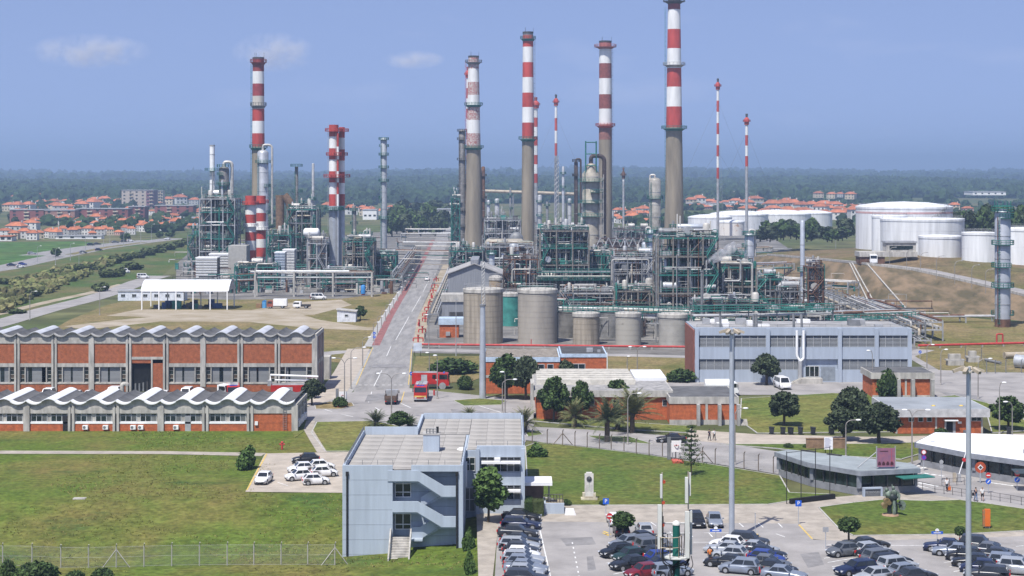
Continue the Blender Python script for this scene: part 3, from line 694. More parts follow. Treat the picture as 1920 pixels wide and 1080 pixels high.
rnd = random.Random(5)
def bayA(t, i, x0, x1, zz):
    MB().box(x0, .0, zz(681), x1, .597, zz(644)).build('brick_panel', BRICK if i != 4 else BRICK, t)
    if i == 4:
        xd = x0 + (x1 - x0) * .62
        MB().box(x0, -.1, zz(674), x1, .596, zz(669)).build('lintel', CONC2, t)
        MB().box(xd + .3, 0, 0, x1, .597, zz(674)).build('brick_panel', BRICK, t)
        MB().box(xd, -.12, 0, xd + .29, .597, zz(674.2)).build('jamb', CONC2, t)
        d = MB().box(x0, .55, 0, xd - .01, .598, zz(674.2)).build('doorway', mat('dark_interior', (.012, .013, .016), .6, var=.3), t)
        for k_ in range(5): MB().box(x0 + .5 + k_ * .75, .42, 0, x0 + .8 + k_ * .75, .54, 1.2 + .9 * rnd.random()).build('machine', rnd.choice([GREY, DKST, BLACK]), d)
        return
    MB().box(x0, -.1, zz(688), x1, .598, zz(681.2)).build('lintel', CONC2, t)
    MB().box(x0, -.08, zz(720), x1, .598, zz(717)).build('sill', CONC2, t)
    MB().box(x0, .0, 0, x1, .597, zz(720.2)).build('brick_panel', BRICK, t)
    w_ = x1 - x0
    for a, b_ in ((0, .15), (.85, 1.0)): window(t, x0 + w_ * a, x0 + w_ * b_, zz(717), zz(688), .35, 1, 4, .09, glass=[GLASS, mat('brown_glass', (.10, .075, .055), .3)], frame=CONC2)
    for a in (.15, .82): MB().box(x0 + w_ * a, -.05, zz(717), x0 + w_ * (a + .03), .5, zz(688)).build('mullion', CONC2, t)
    sh = mat('roller_shutter', (.25, .255, .26), .6, .2, .10, .4, stretch=(.2, 1, 3))
    if i == 1:
        MB().box(x0 + w_ * .68, .3, 0, x1 - .05, .4, zz(688)).build('door', GLASS, t)
    MB().box(x0 + w_ * .18, .3, zz(717), x0 + w_ * .82, .36, zz(688)).build('shutter', sh, t)
    k_ = rnd.choice([.25, .42, .55, .6]); MB().box(x0 + w_ * k_, .27, zz(716), x0 + w_ * (k_ + rnd.choice([.06, .12])), .299, zz(689)).build('dark_pane', GLASS, t)
hall('workshop_hall', 'tall brick workshop hall with concrete columns and grey wavy roof', -37.5, 69.72, 9, 734.5, 0, {'beam': (633, 644), 'mid': (681, 688), 'bay': bayA}, 12.5, (3, 6), None, None, 10.6, .85, False)
def bayB(t, i, x0, x1, zz):
    MB().box(x0, 0, 0, x1, .597, zz(793.4)).build('brick_panel', BRICK2, t)
    w_ = x1 - x0
    if i == 6:
        MB().box(x0, .001, zz(793), x1, .598, zz(775)).build('brick_panel', BRICK2, t)
        b = MB()
        for sx__ in (0, .5): b.box(x0 + w_ * .78 + sx__, -.3, .2, x0 + w_ * .78 + sx__ + .06, -.24, 4.9)
        for k_ in range(12): b.box(x0 + w_ * .78, -.29, .4 + k_ * .37, x0 + w_ * .78 + .56, -.25, .45 + k_ * .37)
        b.build('ladder', GREY, t)
        MB().box(x0 + .25, -.25, 1.0, x0 + .75, -.003, 1.6).build('junction_box', WHITE, t)
        return
    MB().box(x0, -.06, zz(794.5), x1, .599, zz(791)).build('sill', WHITE, t)
    MB().box(x0, .2, zz(791), x1, .598, zz(775)).build('infill', CONC2, t)
    for a, b_ in ((.02, .45), (.54, .97)): window(t, x0 + w_ * a, x0 + w_ * b_, zz(791), zz(775.5), .19, 3, 2, .08, glass=[GLASS, GLASS, GLASSB, GLASS], frame=FRAME, bars=[zz(791), zz(780), zz(775.5)])
    if i in (1, 4):
        xd = x0 + w_ * (.86 if i == 1 else .55); MB().box(xd, -.06, 0, xd + .95, .1, zz(780)).build('door', BLACK if i == 1 else LGREY, t)
    for k_ in ([], [], [.22, .75], [.3, .5], [.25], [])[i] if i < 6 else []:
        a = x0 + w_ * k_; o = MB().box(a, -.5, .35, a + .85, -.003, 1.0).build('air_conditioner', WHITE, t)
        MB().cyl((a + .3, -.51, .67), (a + .3, -.5, .67), .24, n=12).build('fan', GREY, o)
hall('workshop_annex', 'low brick workshop annex with white scalloped shell roof beside the meadow', -33.5, 83.75, 7, 808.5, 0, {'beam': (763.5, 775), 'mid': (775, 779), 'bay': bayB}, 13.5, (1, 4), None, None, 4.5, .8, True)
# side kiosk of the tall hall
tag(MB().box(0, 0, 0, 1.5, 3.5, 4.6).build('wall_block', CONC2, None, (xof(604, 345), 345, 0)), 'tall pale concrete block against the end of the tall workshop hall', 'wall block')

# ---- generic flat-roofed brick building
def flat(name, label, px0, px1, ybase, hw, hf, depth, over, wall=BRICK2, fas=CONC2, roof=ROOFG, cat='building'):
    D = at(0, ybase)[1]; s = FPX / D; Wd = (px1 - px0) / s
    t = thing(name, label, cat, (xof(px0, D), D, 0))
    MB().box(0, 0, 0, Wd, depth, hw).build('wall', wall, t)
    MB().box(-over, -over, hw + .002, Wd + over, depth + over, hf).build('fascia', fas, t)
    MB().box(-over + .25, -over + .25, hf, Wd + over - .25, depth + over - .25, hf + .03).build('roof', roof, t)
    return t, s, Wd
# long low brick canteen
t, s, Wd = flat('long_brick_building', 'long low brick building behind the palms with pale strips on its roof', 1006, 1256, 787, 3.9, 5.0, 27, .5, roof=mat('gravel_roof', (.33, .32, .31), .95, var=.2, scale=.8))
for i in range(7):
    y = 9 + i * 2.5; MB().box(.2, y, 5.03, 17.2 - (i == 0) * 1.0, y + 1.1, 5.55 + .03 * i).build('roof_strip', mat('pale_roof_strip', (.58, .55, .48), .7, var=.12), t)
MB().box(.1, 7.5, 5.031, 17.3, 8.4, 5.9).build('roof_strip', mat('pale_roof_strip', (.58, .55, .48), .7), t)
for i in range(5): window(t, 4.5 + i * 4.2, 5.6 + i * 4.2, 2.3, 3.4, -.02, 1, 1, .07)
MB().box(-1.0, -.6, 0, -.51, 6, 6.2).build('end_fin', CONC2, t)
MB().box(17.6, 13, 5.03, 23.2, 26, 5.5).build('roof_strip', ROOFW, t)
t2, s, Wd = flat('brick_annex', 'square brick annex with grey concrete fins next to the lawn', 1256, 1384, 796, 3.45, 4.6, 14, .12, wall=BRICK2)
MB().box(-.05, -.05, -.1, Wd + .05, 0.3, .8).build('plinth', CONC2, t2)
for k_ in (.41, .72, .995): MB().box(Wd * k_ - .25, -1.4, -.1, Wd * k_ + .25, -.06, 3.44).build('fin', CONC, t2)
MB().box(Wd * .52, -.1, 0, Wd * .52 + .4, -.06, 3.44).build('pier', CONC2, t2)
for i in range(5): MB().box(Wd + .3, -1.2 + i * .35, -.02, Wd + 1.5, -.86 + i * .35, .17 * (i + 1)).build('step', CONC2, t2)
# brick building with blue fascia
t, s, Wd = flat('brick_office', 'brick office with pale blue fascia partly hidden by round dark trees', 1052, 1137, 736, 6.7, 7.35, 14, .12, fas=mat('pale_blue_fascia', (.45, .55, .66), .7), wall=BRICK2)
window(t, 2.0, 4.6, 4.0, 5.5, -.02, 2, 1, .1)
MB().cyl((Wd + .15, -.1, 0), (Wd + .15, -.1, 7.6), .09, n=6).build('downpipe', WHITE, t)
MB().box(5, 3, 7.38, 6.2, 4.2, 8.1).build('roof_unit', LGREY, t); MB().box(7, 2, 7.38, 7.6, 2.6, 7.9).build('roof_unit', LGREY, t)
for i in range(5): MB().box(.2, 2 + i * 2.2, 7.4, Wd - .3, 2.25 + i * 2.2, 7.46).build('roof_rib', DKST, t)
t, s, Wd = flat('brick_store', 'brick store with pale blue fascia behind the light mast and dark trees', 908, 1049, 738, 6.0, 6.9, 16, .12, fas=mat('pale_blue_fascia', (.45, .55, .66), .7), wall=BRICK2, roof=mat('brown_roof', (.22, .18, .14), .95, var=.2))
MB().box(-.03, -.05, 3.0, Wd + .02, -.003, 3.5).build('band', CONC2, t)
for x in (8.5, 10.2, 11.9): window(t, x, x + 1.2, 4.0, 5.6, -.02, 1, 1, .1)
MB().box(-.9, -.3, 0, -.13, 1.2, 7.2).build('corner_tower', mat('pale_blue_fascia', (.45, .55, .66), .7), t)
for i in range(6): MB().box(.4, 1.5 + i * 2.3, 6.93, Wd - .4, 1.7 + i * 2.3, 7.0).build('roof_rib', CONC2, t)
# reception on the right
t, s, Wd = flat('reception_building', 'single storey brick building with wide pale roof edge and open door', 1679, 1843, 813, 2.75, 4.05, 13, .9, wall=BRICK2, fas=mat('reception_fascia', (.47, .47, .47), .8), roof=mat('felt_grey_blue', (.27, .29, .31), .9, var=.1, scale=.2))
xd = (1771 - 1679) / s
d = MB().box(xd, -.08, 0, xd + 1.75, -.01, 2.1).build('door_surround', LGREY, t); MB().box(xd + .3, -.12, 0, xd + 1.3, -.09, 1.95).build('door', BLACK, d)
MB().box(xd - .15, -.9, 2.12, xd + 2.0, -.012, 2.3).build('door_hood', WHITE, t)
for x in (3.0, 4.5, 5.9): window(t, x - .9, x - .05, 1.9, 2.7, -.02, 1, 1, .07)
window(t, Wd - 1.9, Wd - .1, 2.0, 2.7, -.02, 2, 1, .07)
for x in (.0, 6.35, 13.7): MB().box(x, -.1, 0, x + .3, -.005, 2.74).build('pier', CONC2, t)
MB().box(10.0, -.06, 1.6, 10.6, -.01, 1.95).build('notice', WHITE, t)
for x in (2.7, 7.2): MB().sph((x + 4, 2.5, 4.1), .3, 8, 4, (1.3, 1, .6)).build('roof_lamp', YMARK, t)
t, s, Wd = flat('brick_box', 'small windowless brick block with concrete fins and ivy beside the side road', 1636, 1748, 746, 3.55, 4.7, 9, .35, wall=BRICK2)
for k_ in (.42, .66, .985): MB().box(Wd * k_ - .3, -1.3, 0, Wd * k_ + .3, -.06, 3.54).build('fin', CONC, t)
MB().box(Wd * .54, -.12, 0, Wd * .54 + .35, -.004, 3.54).build('pier', CONC2, t)
MB().box(-.02, -.08, 0, Wd, -.002, .5).build('plinth', CONC2, t)
# ---- grey-blue control building with louvre bands
D = at(0, 717)[1]; s = FPX / D; x_ = lambda px: (px - 1303) / s; z_ = lambda py: (717 - py) / s
cb = thing('control_building', 'long two storey grey blue clad building with horizontal louvre bands', 'building', (xof(1303, D), D, 0)); Wd = x_(1706)
MB().box(.05, .6, 0, Wd - .05, 18, z_(617)).build('wall', CLAD, cb)
MB().box(-.2, .61, 0, .045, 17.9, z_(620)).build('end_wall', mat('dull_red_cladding', (.27, .10, .07), .8), cb)
for a, b_ in ((717, 693.5), (673.5, 651), (629, 614)): MB().box(0, 0, z_(a), Wd, .597, z_(b_)).build('cladding_band', CLAD, cb)
cols = [1303, 1369, 1436, 1503, 1571, 1640, 1702]
for px in cols: MB().box(x_(px), -.35, 0, x_(px) + .75, .5, z_(616)).build('pilaster', CLAD, cb)
SLAT = mat('louvre_slat', (.22, .235, .255), .6, .1, .06)
for i in range(6):
    for za, zb in ((693.5, 673.5), (651, 629)):
        x0 = x_(cols[i]) + .75; x1 = x_(cols[i + 1])
        if i == 3 and za > 690: continue
        o = MB().box(x0, .45, z_(za), x1, .58, z_(zb)).build('louvre', DKST, cb)
        n = 9
        me = MB().obox((0, 0, 0), (x1 - x0 - .05, .04, .16), 0, 0, R(-38)).mesh('slat', SLAT)
        for k_ in range(n): link('slat', me, o, ((x0 + x1) / 2, .28, z_(za) + (z_(zb) - z_(za)) * (k_ + .5) / n))
        f = MB()
        for k_ in range(5): xx = x0 + (x1 - x0) * k_ / 4; f.box(xx - .03, .12, z_(za), xx + .03, .2, z_(zb))
        f.build('louvre_post', FRAME, cb)
window(cb, x_(1509), x_(1536), z_(707), z_(686), -.02, 3, 1, .12, name='entrance_door')
MB().box(x_(1539), -.02, z_(714), x_(1566), .1, z_(688)).build('garage_door', mat('grey_door', (.24, .27, .30), .6), cb)
MB().box(x_(1498), -2.6, 0, x_(1538), -.36, z_(707)).build('entrance_step', CONC2, cb)
b = MB()
for i in range(6): b.box(x_(1498) - .35 * (i + 1), -2.5, 0, x_(1498) - .35 * i, -1.0, z_(707) * (1 - (i + 1) / 7))
b.build('steps', CONC2, cb)
for px, bot_ in ((1493, 668), (1505.5, 672)): MB().tube(fillet([(x_(px), -.8, z_(619)), (x_(px), -.8, z_(bot_)), (x_(1499), -.9, z_(676))], .6), .26, 10).build('duct', WHITE, cb)
MB().cyl((x_(1499), -.8, 0), (x_(1499), -.8, z_(676)), .45, n=10).build('duct', LGREY, cb)
MB().box(.3, .9, z_(617), Wd - .3, 17.7, z_(617) + .05).build('roof', mat('control_roof', (.33, .325, .32), .95, var=.18, scale=.3), cb)
b = MB()
for px in (1352, 1415, 1420, 1490, 1505): b.bar((x_(px), .8, z_(625)), (x_(px), 1.5, z_(590)), .35)
b.build('roof_pipe', GREY, cb)
b = MB(); b.rail([(.5, .9, z_(617)), (Wd - .5, .9, z_(617)), (Wd - .5, 17, z_(617))], .9, .05, 3.0); b.build('roof_rail', GREY, cb)
lr = random.Random(4)
for i in range(16): MB().box(0, 0, 0, lr.uniform(1, 3), lr.uniform(.8, 2), lr.uniform(.4, 1.3)).build('roof_unit', lr.choice([LGREY, WHITE, GREY]), cb, (lr.uniform(1, Wd - 4), lr.uniform(3, 15), z_(617) + .05))
# ---- gatehouses
def gatehouse(label, poly, hw, hf, over, roofm, sides, kids_=None, fasm=CLAD):
    c = (sum(p[0] for p in poly) / len(poly), sum(p[1] for p in poly) / len(poly))
    t = thing('gatehouse', label, 'gatehouse', (c[0], c[1], 0)); P = [(p[0] - c[0], p[1] - c[1]) for p in poly]
    O = [(p[0] + (p[0]) / math.hypot(*p) * over, p[1] + p[1] / math.hypot(*p) * over) for p in P]
    IN = [(p[0] * .97, p[1] * .97) for p in P]
    MB().prism(P, 0, .95).build('base_wall', mat('gate_wall_grey', (.22, .225, .24), .8, var=.1), t)
    MB().prism(IN, .952, hw).build('glazing', mat('gate_glass', (.03, .045, .045), .12, spec=.5, var=.4, scale=.8), t)
    MB().prism(O, hw + .002, hf).build('roof_edge', fasm, t)
    MB().prism([(p[0] * .985, p[1] * .985) for p in O], hf + .001, hf + .04).build('roof', roofm, t)
    for i in range(len(P)):
        p, q = P[i], P[(i + 1) % len(P)]; L_ = math.hypot(q[0] - p[0], q[1] - p[1]); n = max(1, int(L_ / 1.7)); yaw = math.atan2(q[1] - p[1], q[0] - p[0])
        for k_ in range(n):
            u = k_ / n; big = k_ == 0
            MB().obox((0, 0, 0), (.55 if big else .12, .35 if big else .14, hw - .95), yaw).build('mullion' if not big else 'pillar', fasm if big else DKST, t, (p[0] + (q[0] - p[0]) * u, p[1] + (q[1] - p[1]) * u, .95 + (hw - .95) / 2))
    return t, c
g1, c1 = gatehouse('low grey gatehouse with flat roof carrying a red billboard', [(36.8, 235.5), (40, 227.5), (45, 221.3), (52.8, 223.3), (52.4, 226.8), (46, 231.5), (39, 237.5)], 2.65, 3.25, .7, mat('gate_roof_grey', (.27, .30, .31), .85, var=.1, scale=.3), None, None, mat('gate_fascia', (.235, .25, .28), .7))
MB().obox((52.4 - c1[0], 221.9 - c1[1], 2.35), (4.6, 2.2, .12), R(18)).build('window_awning', TEAL, g1)
for yy in (0, 1.5): MB().obox((41 - c1[0] + yy * 2, 236 - c1[1] - yy * 2, 3.4), (2.2, .4, .1), R(-40)).build('roof_slot', DKST, g1)
g2, c2 = gatehouse('white roofed gatehouse and canopy at the far side of the vehicle gate', [(58.2, 243), (63.5, 234.5), (70, 227), (84, 229), (82, 248), (63, 252)], 2.7, 3.4, .9, WHITE, None, None, mat('gate_fascia', (.235, .25, .28), .7))
MB().obox((72 - c2[0], 224.2 - c2[1], 2.55), (12, 3.4, .1), R(-6)).build('canopy', seethrough('smoked_canopy', (.05, .07, .08), .75), g2)
for k_ in range(3): MB().box(67.5 - c2[0] + k_ * 3, 222.9 - c2[1], 0, 67.6 - c2[0] + k_ * 3, 223 - c2[1], 2.5).build('canopy_post', GREY, g2)
for k_ in range(2): MB().box(70 - c2[0] + k_ * 1.2, 233 - c2[1], 3.45, 70.8 - c2[0] + k_ * 1.2, 233.8 - c2[1], 4.0).build('roof_unit', LGREY, g2)
# ================================================================== THE REFINERY: kit of parts
def platform(par, r, z, m=TEAL, w_=1.1, a0=0.0, a1=2 * PI, n=16, h=1.1, t=.09, c=(0, 0)):
    o = MB().ring(r + .02, r + w_, z - .14, z, n, c, a0, a1).build('platform', m, par)
    b = MB(); full = abs(a1 - a0 - 2 * PI) < 1e-6
    pts = [(c[0] + (r + w_ - .05) * math.cos(a0 + (a1 - a0) * j / n), c[1] + (r + w_ - .05) * math.sin(a0 + (a1 - a0) * j / n), z) for j in range(n + 1)]
    b.rail(pts, h, t, 9)
    b.build('handrail', m, o); return o
def ladder(par, x, y, z0, z1, m=TEAL, wd=.5):
    b = MB()
    for sx in (-wd / 2, wd / 2): b.box(x + sx - .05, y - .05, z0, x + sx + .05, y + .05, z1)
    k = int((z1 - z0) / .9)
    for i in range(k): b.box(x - wd / 2, y - .03, z0 + i * .9, x + wd / 2, y + .03, z0 + i * .9 + .08)
    k = int((z1 - z0) / 2.4)
    for i in range(k): b.ring(.36, .42, z0 + i * 2.4, z0 + i * 2.4 + .1, 6, (x, y - .4))
    return b.build('ladder', m, par)
def chimney(name, label, px, ybase, wb, wt, bands, plats, top=None, cat='chimney', lad=-1, ladm=TEAL, n=28, xs=0.0):
    """bands: [(py_top, py_bottom, material)] from the top down, the last one running to the ground"""
    D = at(0, ybase)[1]; s = FPX / D; t = thing(name, label, cat, (xof(px, D), D, 0))
    ztop = (ybase - bands[0][0]) / s; rb = wb / s / 2; rt = wt / s / 2
    rad = lambda z: rb + (rt - rb) * (z / ztop) ** .85
    for i, (a, b_, m) in enumerate(bands):
        z1 = (ybase - a) / s; z0 = (ybase - b_) / s; k = max(1, int((z1 - z0) / 14))
        prof = [(rad(z0 + (z1 - z0) * j / k), z0 + (z1 - z0) * j / k) for j in range(k + 1)]
        o = MB().lathe(prof, n).build('painted_band' if i < len(bands) - 1 else 'shaft', m, t)
    for (py, m, wd) in plats:
        z = (ybase - py) / s; platform(t, rad(z), z, m, wd, n=18, t=.13, h=1.3)
        MB().lathe([(rad(z - 1.2) + .02, z - 1.2), (rad(z) + wd * .7, z - .15)], 18).build('bracket', m, t)
    z = ztop; MB().ring(rad(z) * .86, rad(z) + .12, z - .8, z + .12, n).build('rim', DKST, t)
    if lad is not None:
        sg = lad; ladder(t, sg * (rb + rt) / 2 * 1.0 + sg * .25, -.2, 2, ztop * .97, ladm, .55)
        t.children[-1].rotation_euler = (0, math.atan2(-(rt - rb) * sg, ztop) * -1, 0) if False else (0, 0, 0)
    for k in range(3): MB().bar((rad(z) * math.cos(k * 2.1), rad(z) * math.sin(k * 2.1), z), (rad(z) * math.cos(k * 2.1), rad(z) * math.sin(k * 2.1), z + 2.2), .09).build('lightning_rod', DKST, t)
    return t
def vessel(name, label, px, ybase, top, wpx, m=ALU, plats=(), pm=TEAL, loop=None, lad=True, cat='column', seams=3, cone=None, capm=None, skirt=INSUL, group=None, z0=0.0, lw=.9):
    D = at(0, ybase, z0)[1]; s = FPX / D; r = wpx / s / 2; H = (ybase - top) / s
    t = thing(name, label, cat, (xof(px, D), D, z0), group=group)
    prof = [(r * .98, min(2.2, H * .12))]
    if cone:
        zc = (ybase - cone[0]) / s; r2 = cone[1] / s / 2; prof += [(r, zc), (r2, zc + abs(r - r2) * 1.2)]; rt = r2
    else: rt = r
    prof += [(rt, H - rt * .5), (rt * .82, H - rt * .2), (rt * .45, H - rt * .04), (.12, H)]
    MB().lathe(prof, 20).build('shell', m, t)
    MB().lathe([(r * 1.02, 0), (r * .99, min(2.2, H * .12))], 16).build('skirt', skirt, t)
    rr_ = lambda z: rt if cone and z > (ybase - cone[0]) / s else r
    for i in range(seams):
        z = H * (i + 1) / (seams + 1.2); MB().ring(rr_(z) - .05, rr_(z) + .06, z, z + .18, 20).build('seam', LGREY if m is not LGREY else GREY, t)
    for k, py in enumerate(plats):
        z = (ybase - py) / s; a0 = (k * 1.9 + px) % 6.28
        platform(t, rr_(z), z, pm, lw, a0, a0 + (2 * PI if k % 2 == 0 else 3.6), n=14, t=.11)
    if lad: ladder(t, -r * .75, -r * .75 - .2, 1, H * .95, pm)
    if loop:
        lx, ly = loop[0] / s, (ybase - loop[1]) / s; lr_ = (loop[2] if len(loop) > 2 else wpx * .28) / s / 2
        MB().tube(fillet([(0, 0, H - .3), (0, 0, H + abs(lx) * .55), (lx, .3, H + abs(lx) * .55), (lx, .3, ly)], abs(lx) * .5, 6), lr_, 10).build('overhead_pipe', loop[3] if len(loop) > 3 else PIPEW, t)
    return t
PM = [PIPEW, PIPEW, PIPEW, ALU, ALU, LGREY, LGREY, GREY, PIPEB, TEAL, RUST]
def hpipe(rr, w_, d_, H, lv):
    """a random right-angled pipe run inside a w x d x H block"""
    p = [rr.uniform(0, w_), rr.uniform(-.3, d_ * .6), rr.choice(lv) + rr.uniform(.3, 2.0)]; pts = [tuple(p)]; last = -1
    for k in range(rr.randint(2, 4)):
        ax = rr.choice([a for a in (0, 0, 1, 2, 2) if a != last]); last = ax
        if ax == 0: p[0] = rr.uniform(-.5, w_ + .5)
        elif ax == 1: p[1] = rr.uniform(-.6, d_)
        else: p[2] = rr.uniform(.4, H + 1)
        pts.append(tuple(p))
    return pts
def exch(par, x, y, z, ln, r, m, along='X', name='heat_exchanger'):
    b = MB(); d = (1, 0, 0) if along == 'X' else (0, 1, 0)
    P = lambda u: (x + d[0] * u, y + d[1] * u, z)
    b.tube([P(-ln / 2 - .25 * r), P(-ln / 2), P(ln / 2), P(ln / 2 + .25 * r)], r, 12)
    o = b.build(name, m, par); f = MB()
    for u in (-ln / 2 + .4, ln / 2 - .4): f.tube([P(u - .1), P(u + .1)], r * 1.14, 12)
    f.build('flange', LGREY, o); sdl = MB()
    for u in (-ln * .3, ln * .3): q = P(u); sdl.box(q[0] - .25, q[1] - .25, z - r - .6, q[0] + .25, q[1] + .25, z - r * .6)
    sdl.build('saddle', GREY, o); return o
def steelframe(name, label, px0, px1, ybase, top, depth, nlev, seed, nx=None, fm=TEAL, npipe=18, cat='process structure', deckm=None, fill=True, brace=True, topequip=True, coln=None):
    rr = random.Random(seed); D = at(0, ybase)[1]; s = FPX / D; W_ = (px1 - px0) / s; H = (ybase - top) / s
    t = thing(name, label, cat, (xof(px0, D), D, 0)); nx = nx or max(2, int(W_ / 6) + 1); cm_ = coln or rr.choice([GREY, mat('weathered_frame', (.22, .20, .175), .7, .1, .2), fm])
    lv = [H * (i + 1) / nlev for i in range(nlev)]
    me = MB().box(-.2, -.2, 0, .2, .2, H).mesh('column', cm_)
    xsn = [W_ * i / (nx - 1) for i in range(nx)]; ysn = [0, depth * .5, depth] if depth > 9 else [0, depth]
    for x in xsn:
        for y in ysn: link('column', me, t, (x, y, 0))
    for i, z in enumerate(lv):
        b = MB()
        for y in ysn: b.box(-.2, y - .15, z - .45, W_ + .2, y + .15, z - .05)
        for x in xsn: b.box(x - .15, -.1, z - .42, x + .15, depth + .1, z - .06)
        fr = b.build('floor_frame', fm if i % 2 == 0 else cm_, t)
        if fill or i == nlev - 1:
            MB().box(.1, .1, z - .049, W_ - .1, depth - .1, z + .02).build('deck', deckm or DKST, fr)
        r_ = MB().rail([(0, -.15, z), (W_, -.15, z), (W_, depth, z)], 1.1, .085, 2.2); r_.build('handrail', fm, fr)
    if brace:
        for k in range(max(1, nx // 2)):
            i = k * 2 % (nx - 1); z0 = 0
            for z in lv:
                if rr.random() < .3: MB().bar((xsn[i], -.1, z0), (xsn[i + 1], -.1, z - .4), .14).build('brace', cm_, t)
                z0 = z
    zs = [0] + lv[:-1]
    for z in zs + ([lv[-1]] if topequip else []):
        hh = H / nlev; n = max(1, int(W_ / 5))
        for k in range(n):
            x = W_ * (k + .5) / n + rr.uniform(-.6, .6); kind = rr.random(); m = rr.choice([ALU, LGREY, INSUL, PIPEW, GREY, INSUL])
            if kind < .45:
                r = rr.uniform(.5, min(1.2, hh * .3)); exch(t, x, rr.uniform(1, depth * .4), z + r + .7, rr.uniform(2.5, 4.5), r, m, rr.choice('XXY'))
            elif kind < .8:
                r = rr.uniform(.45, 1.0); h_ = rr.uniform(hh * .5, hh * (.9 if z < lv[-1] else .8))
                MB().lathe([(r, z + .5), (r, z + h_ - r * .5), (r * .7, z + h_ - r * .12), (.1, z + h_)], 14, (x, rr.uniform(.8, depth * .5))).build('drum', m, t)
            else:
                b = MB(); b.box(x - 1.2, .6, z + .05, x + 1.2, 2.4, z + rr.uniform(1.0, 2.2)); b.build('skid_unit', rr.choice([LGREY, GREY, TEAL2, DKST]), t)
    for k in range(npipe):
        m = rr.choice(PM); pts = hpipe(rr, W_, depth, H, [0] + lv)
        MB().tube(fillet(pts, .7, 3), rr.choice([.11, .14, .18, .24, .32]), 7).build('pipe', m, t)
    for m, k_, rs_ in ((DKST, 46, (.08, .13, .2)), (LGREY, 40, (.06, .09, .13)), (TEAL, 30, (.07, .11)), (RUST, 8, (.07, .1))):
        b = MB()
        for k in range(int(k_ * max(.5, W_ * H / 260))):
            pts = hpipe(rr, W_, depth, H * .96, [0] + lv); b.tube(pts, rr.choice(rs_), 4)
        stuff(b.build('small_pipework', m, t))
    for z in zs:                                     # mostly dark back planes, added to imitate shade in the frame's gaps
        for k in range(max(2, int(W_ / 3))):
            x = rr.uniform(0, W_ - 2); b = MB().box(x, depth * .45, z + .1, x + rr.uniform(1.5, 4), depth * .5, z + H / nlev * rr.uniform(.4, .85)); b.build('dark_back_plane', rr.choice([DKST, DKST, GREY, BROWN]), t)
    for k in range(nx + 1):                          # vents and risers that break the roof line
        x, y, r, h_ = rr.uniform(.5, W_ - .5), rr.uniform(.5, depth * .8), rr.uniform(.16, .5), H * rr.uniform(1.06, 1.34); m = rr.choice([ALU, GREY, PIPEW, LGREY, INSUL])
        o = MB().lathe([(r, .2), (r, h_ - r), (r * .6, h_)], 10, (x, y)).build('riser_column', m, t)
        if r > .3: MB().ring(r, r + .7, h_ - 2.2, h_ - 2.05, 10, (x, y)).rail([(x + (r + .65) * math.cos(j * .785), y + (r + .65) * math.sin(j * .785), h_ - 2.05) for j in range(9)], 1.0, .09, 9).build('ring_platform', fm, o)
    b = MB(); z0 = 0; x = rr.choice([0, W_ - 3]) if W_ > 4 else 0
    for i, z in enumerate(lv):                       # zigzag stair on the front
        a, c = ((x, x + 3) if i % 2 == 0 else (x + 3, x))
        for yy in (-1.2, -.5): b.bar((a, yy, z0), (c, yy, z), .2); b.bar((a, yy, z0 + 1), (c, yy, z + 1), .09)
        z0 = z
    b.build('stairs', fm, t)
    return t
def piperack(label, p0, p1, nl, npipe, wid, h0, seed, bent=8.0, m=None, cat='pipe rack', name='pipe_rack', conc=False, rs=(.12, .16, .2, .28, .36)):
    rr = random.Random(seed); p0 = Vector(p0); p1 = Vector(p1); d = p1 - p0; ln = d.length; t = thing(name, label, cat, (p0.x, p0.y, 0), math.atan2(d.y, d.x))
    nb = max(1, round(ln / bent)); hs_ = [h0 + 1.9 * i for i in range(nl)]
    b = MB(); q = .28 if conc else .17
    for y in (-wid / 2, wid / 2): b.box(-q, y - q, 0, q, y + q, hs_[-1] + .3)
    for z in hs_: b.box(-q * .9, -wid / 2, z - .35, q * .9, wid / 2, z)
    me = b.mesh('bent', CONC2 if conc else (m or rr.choice([LGREY, GREY, TEAL])))
    for i in range(nb + 1): link('bent', me, t, (ln * i / nb, 0, 0))
    for z in hs_:
        for k in range(npipe):
            r = rr.choice(rs); y = -wid / 2 + wid * (k + .5) / npipe; a = rr.choice([0, 0, 0, ln * .1, ln * .3]); e = rr.choice([ln, ln, ln, ln * .8])
            pts = [(a, y, z + r), (e, y, z + r)]
            if rr.random() < .35: pts = pts + [(e, y, z + r - rr.uniform(1, 3))]
            if rr.random() < .25: pts = [(a, y, z + r + rr.uniform(.8, 2))] + pts
            MB().tube(fillet(pts, .6, 3), r, 8).build('pipe', rr.choice(PM), t)
    return t
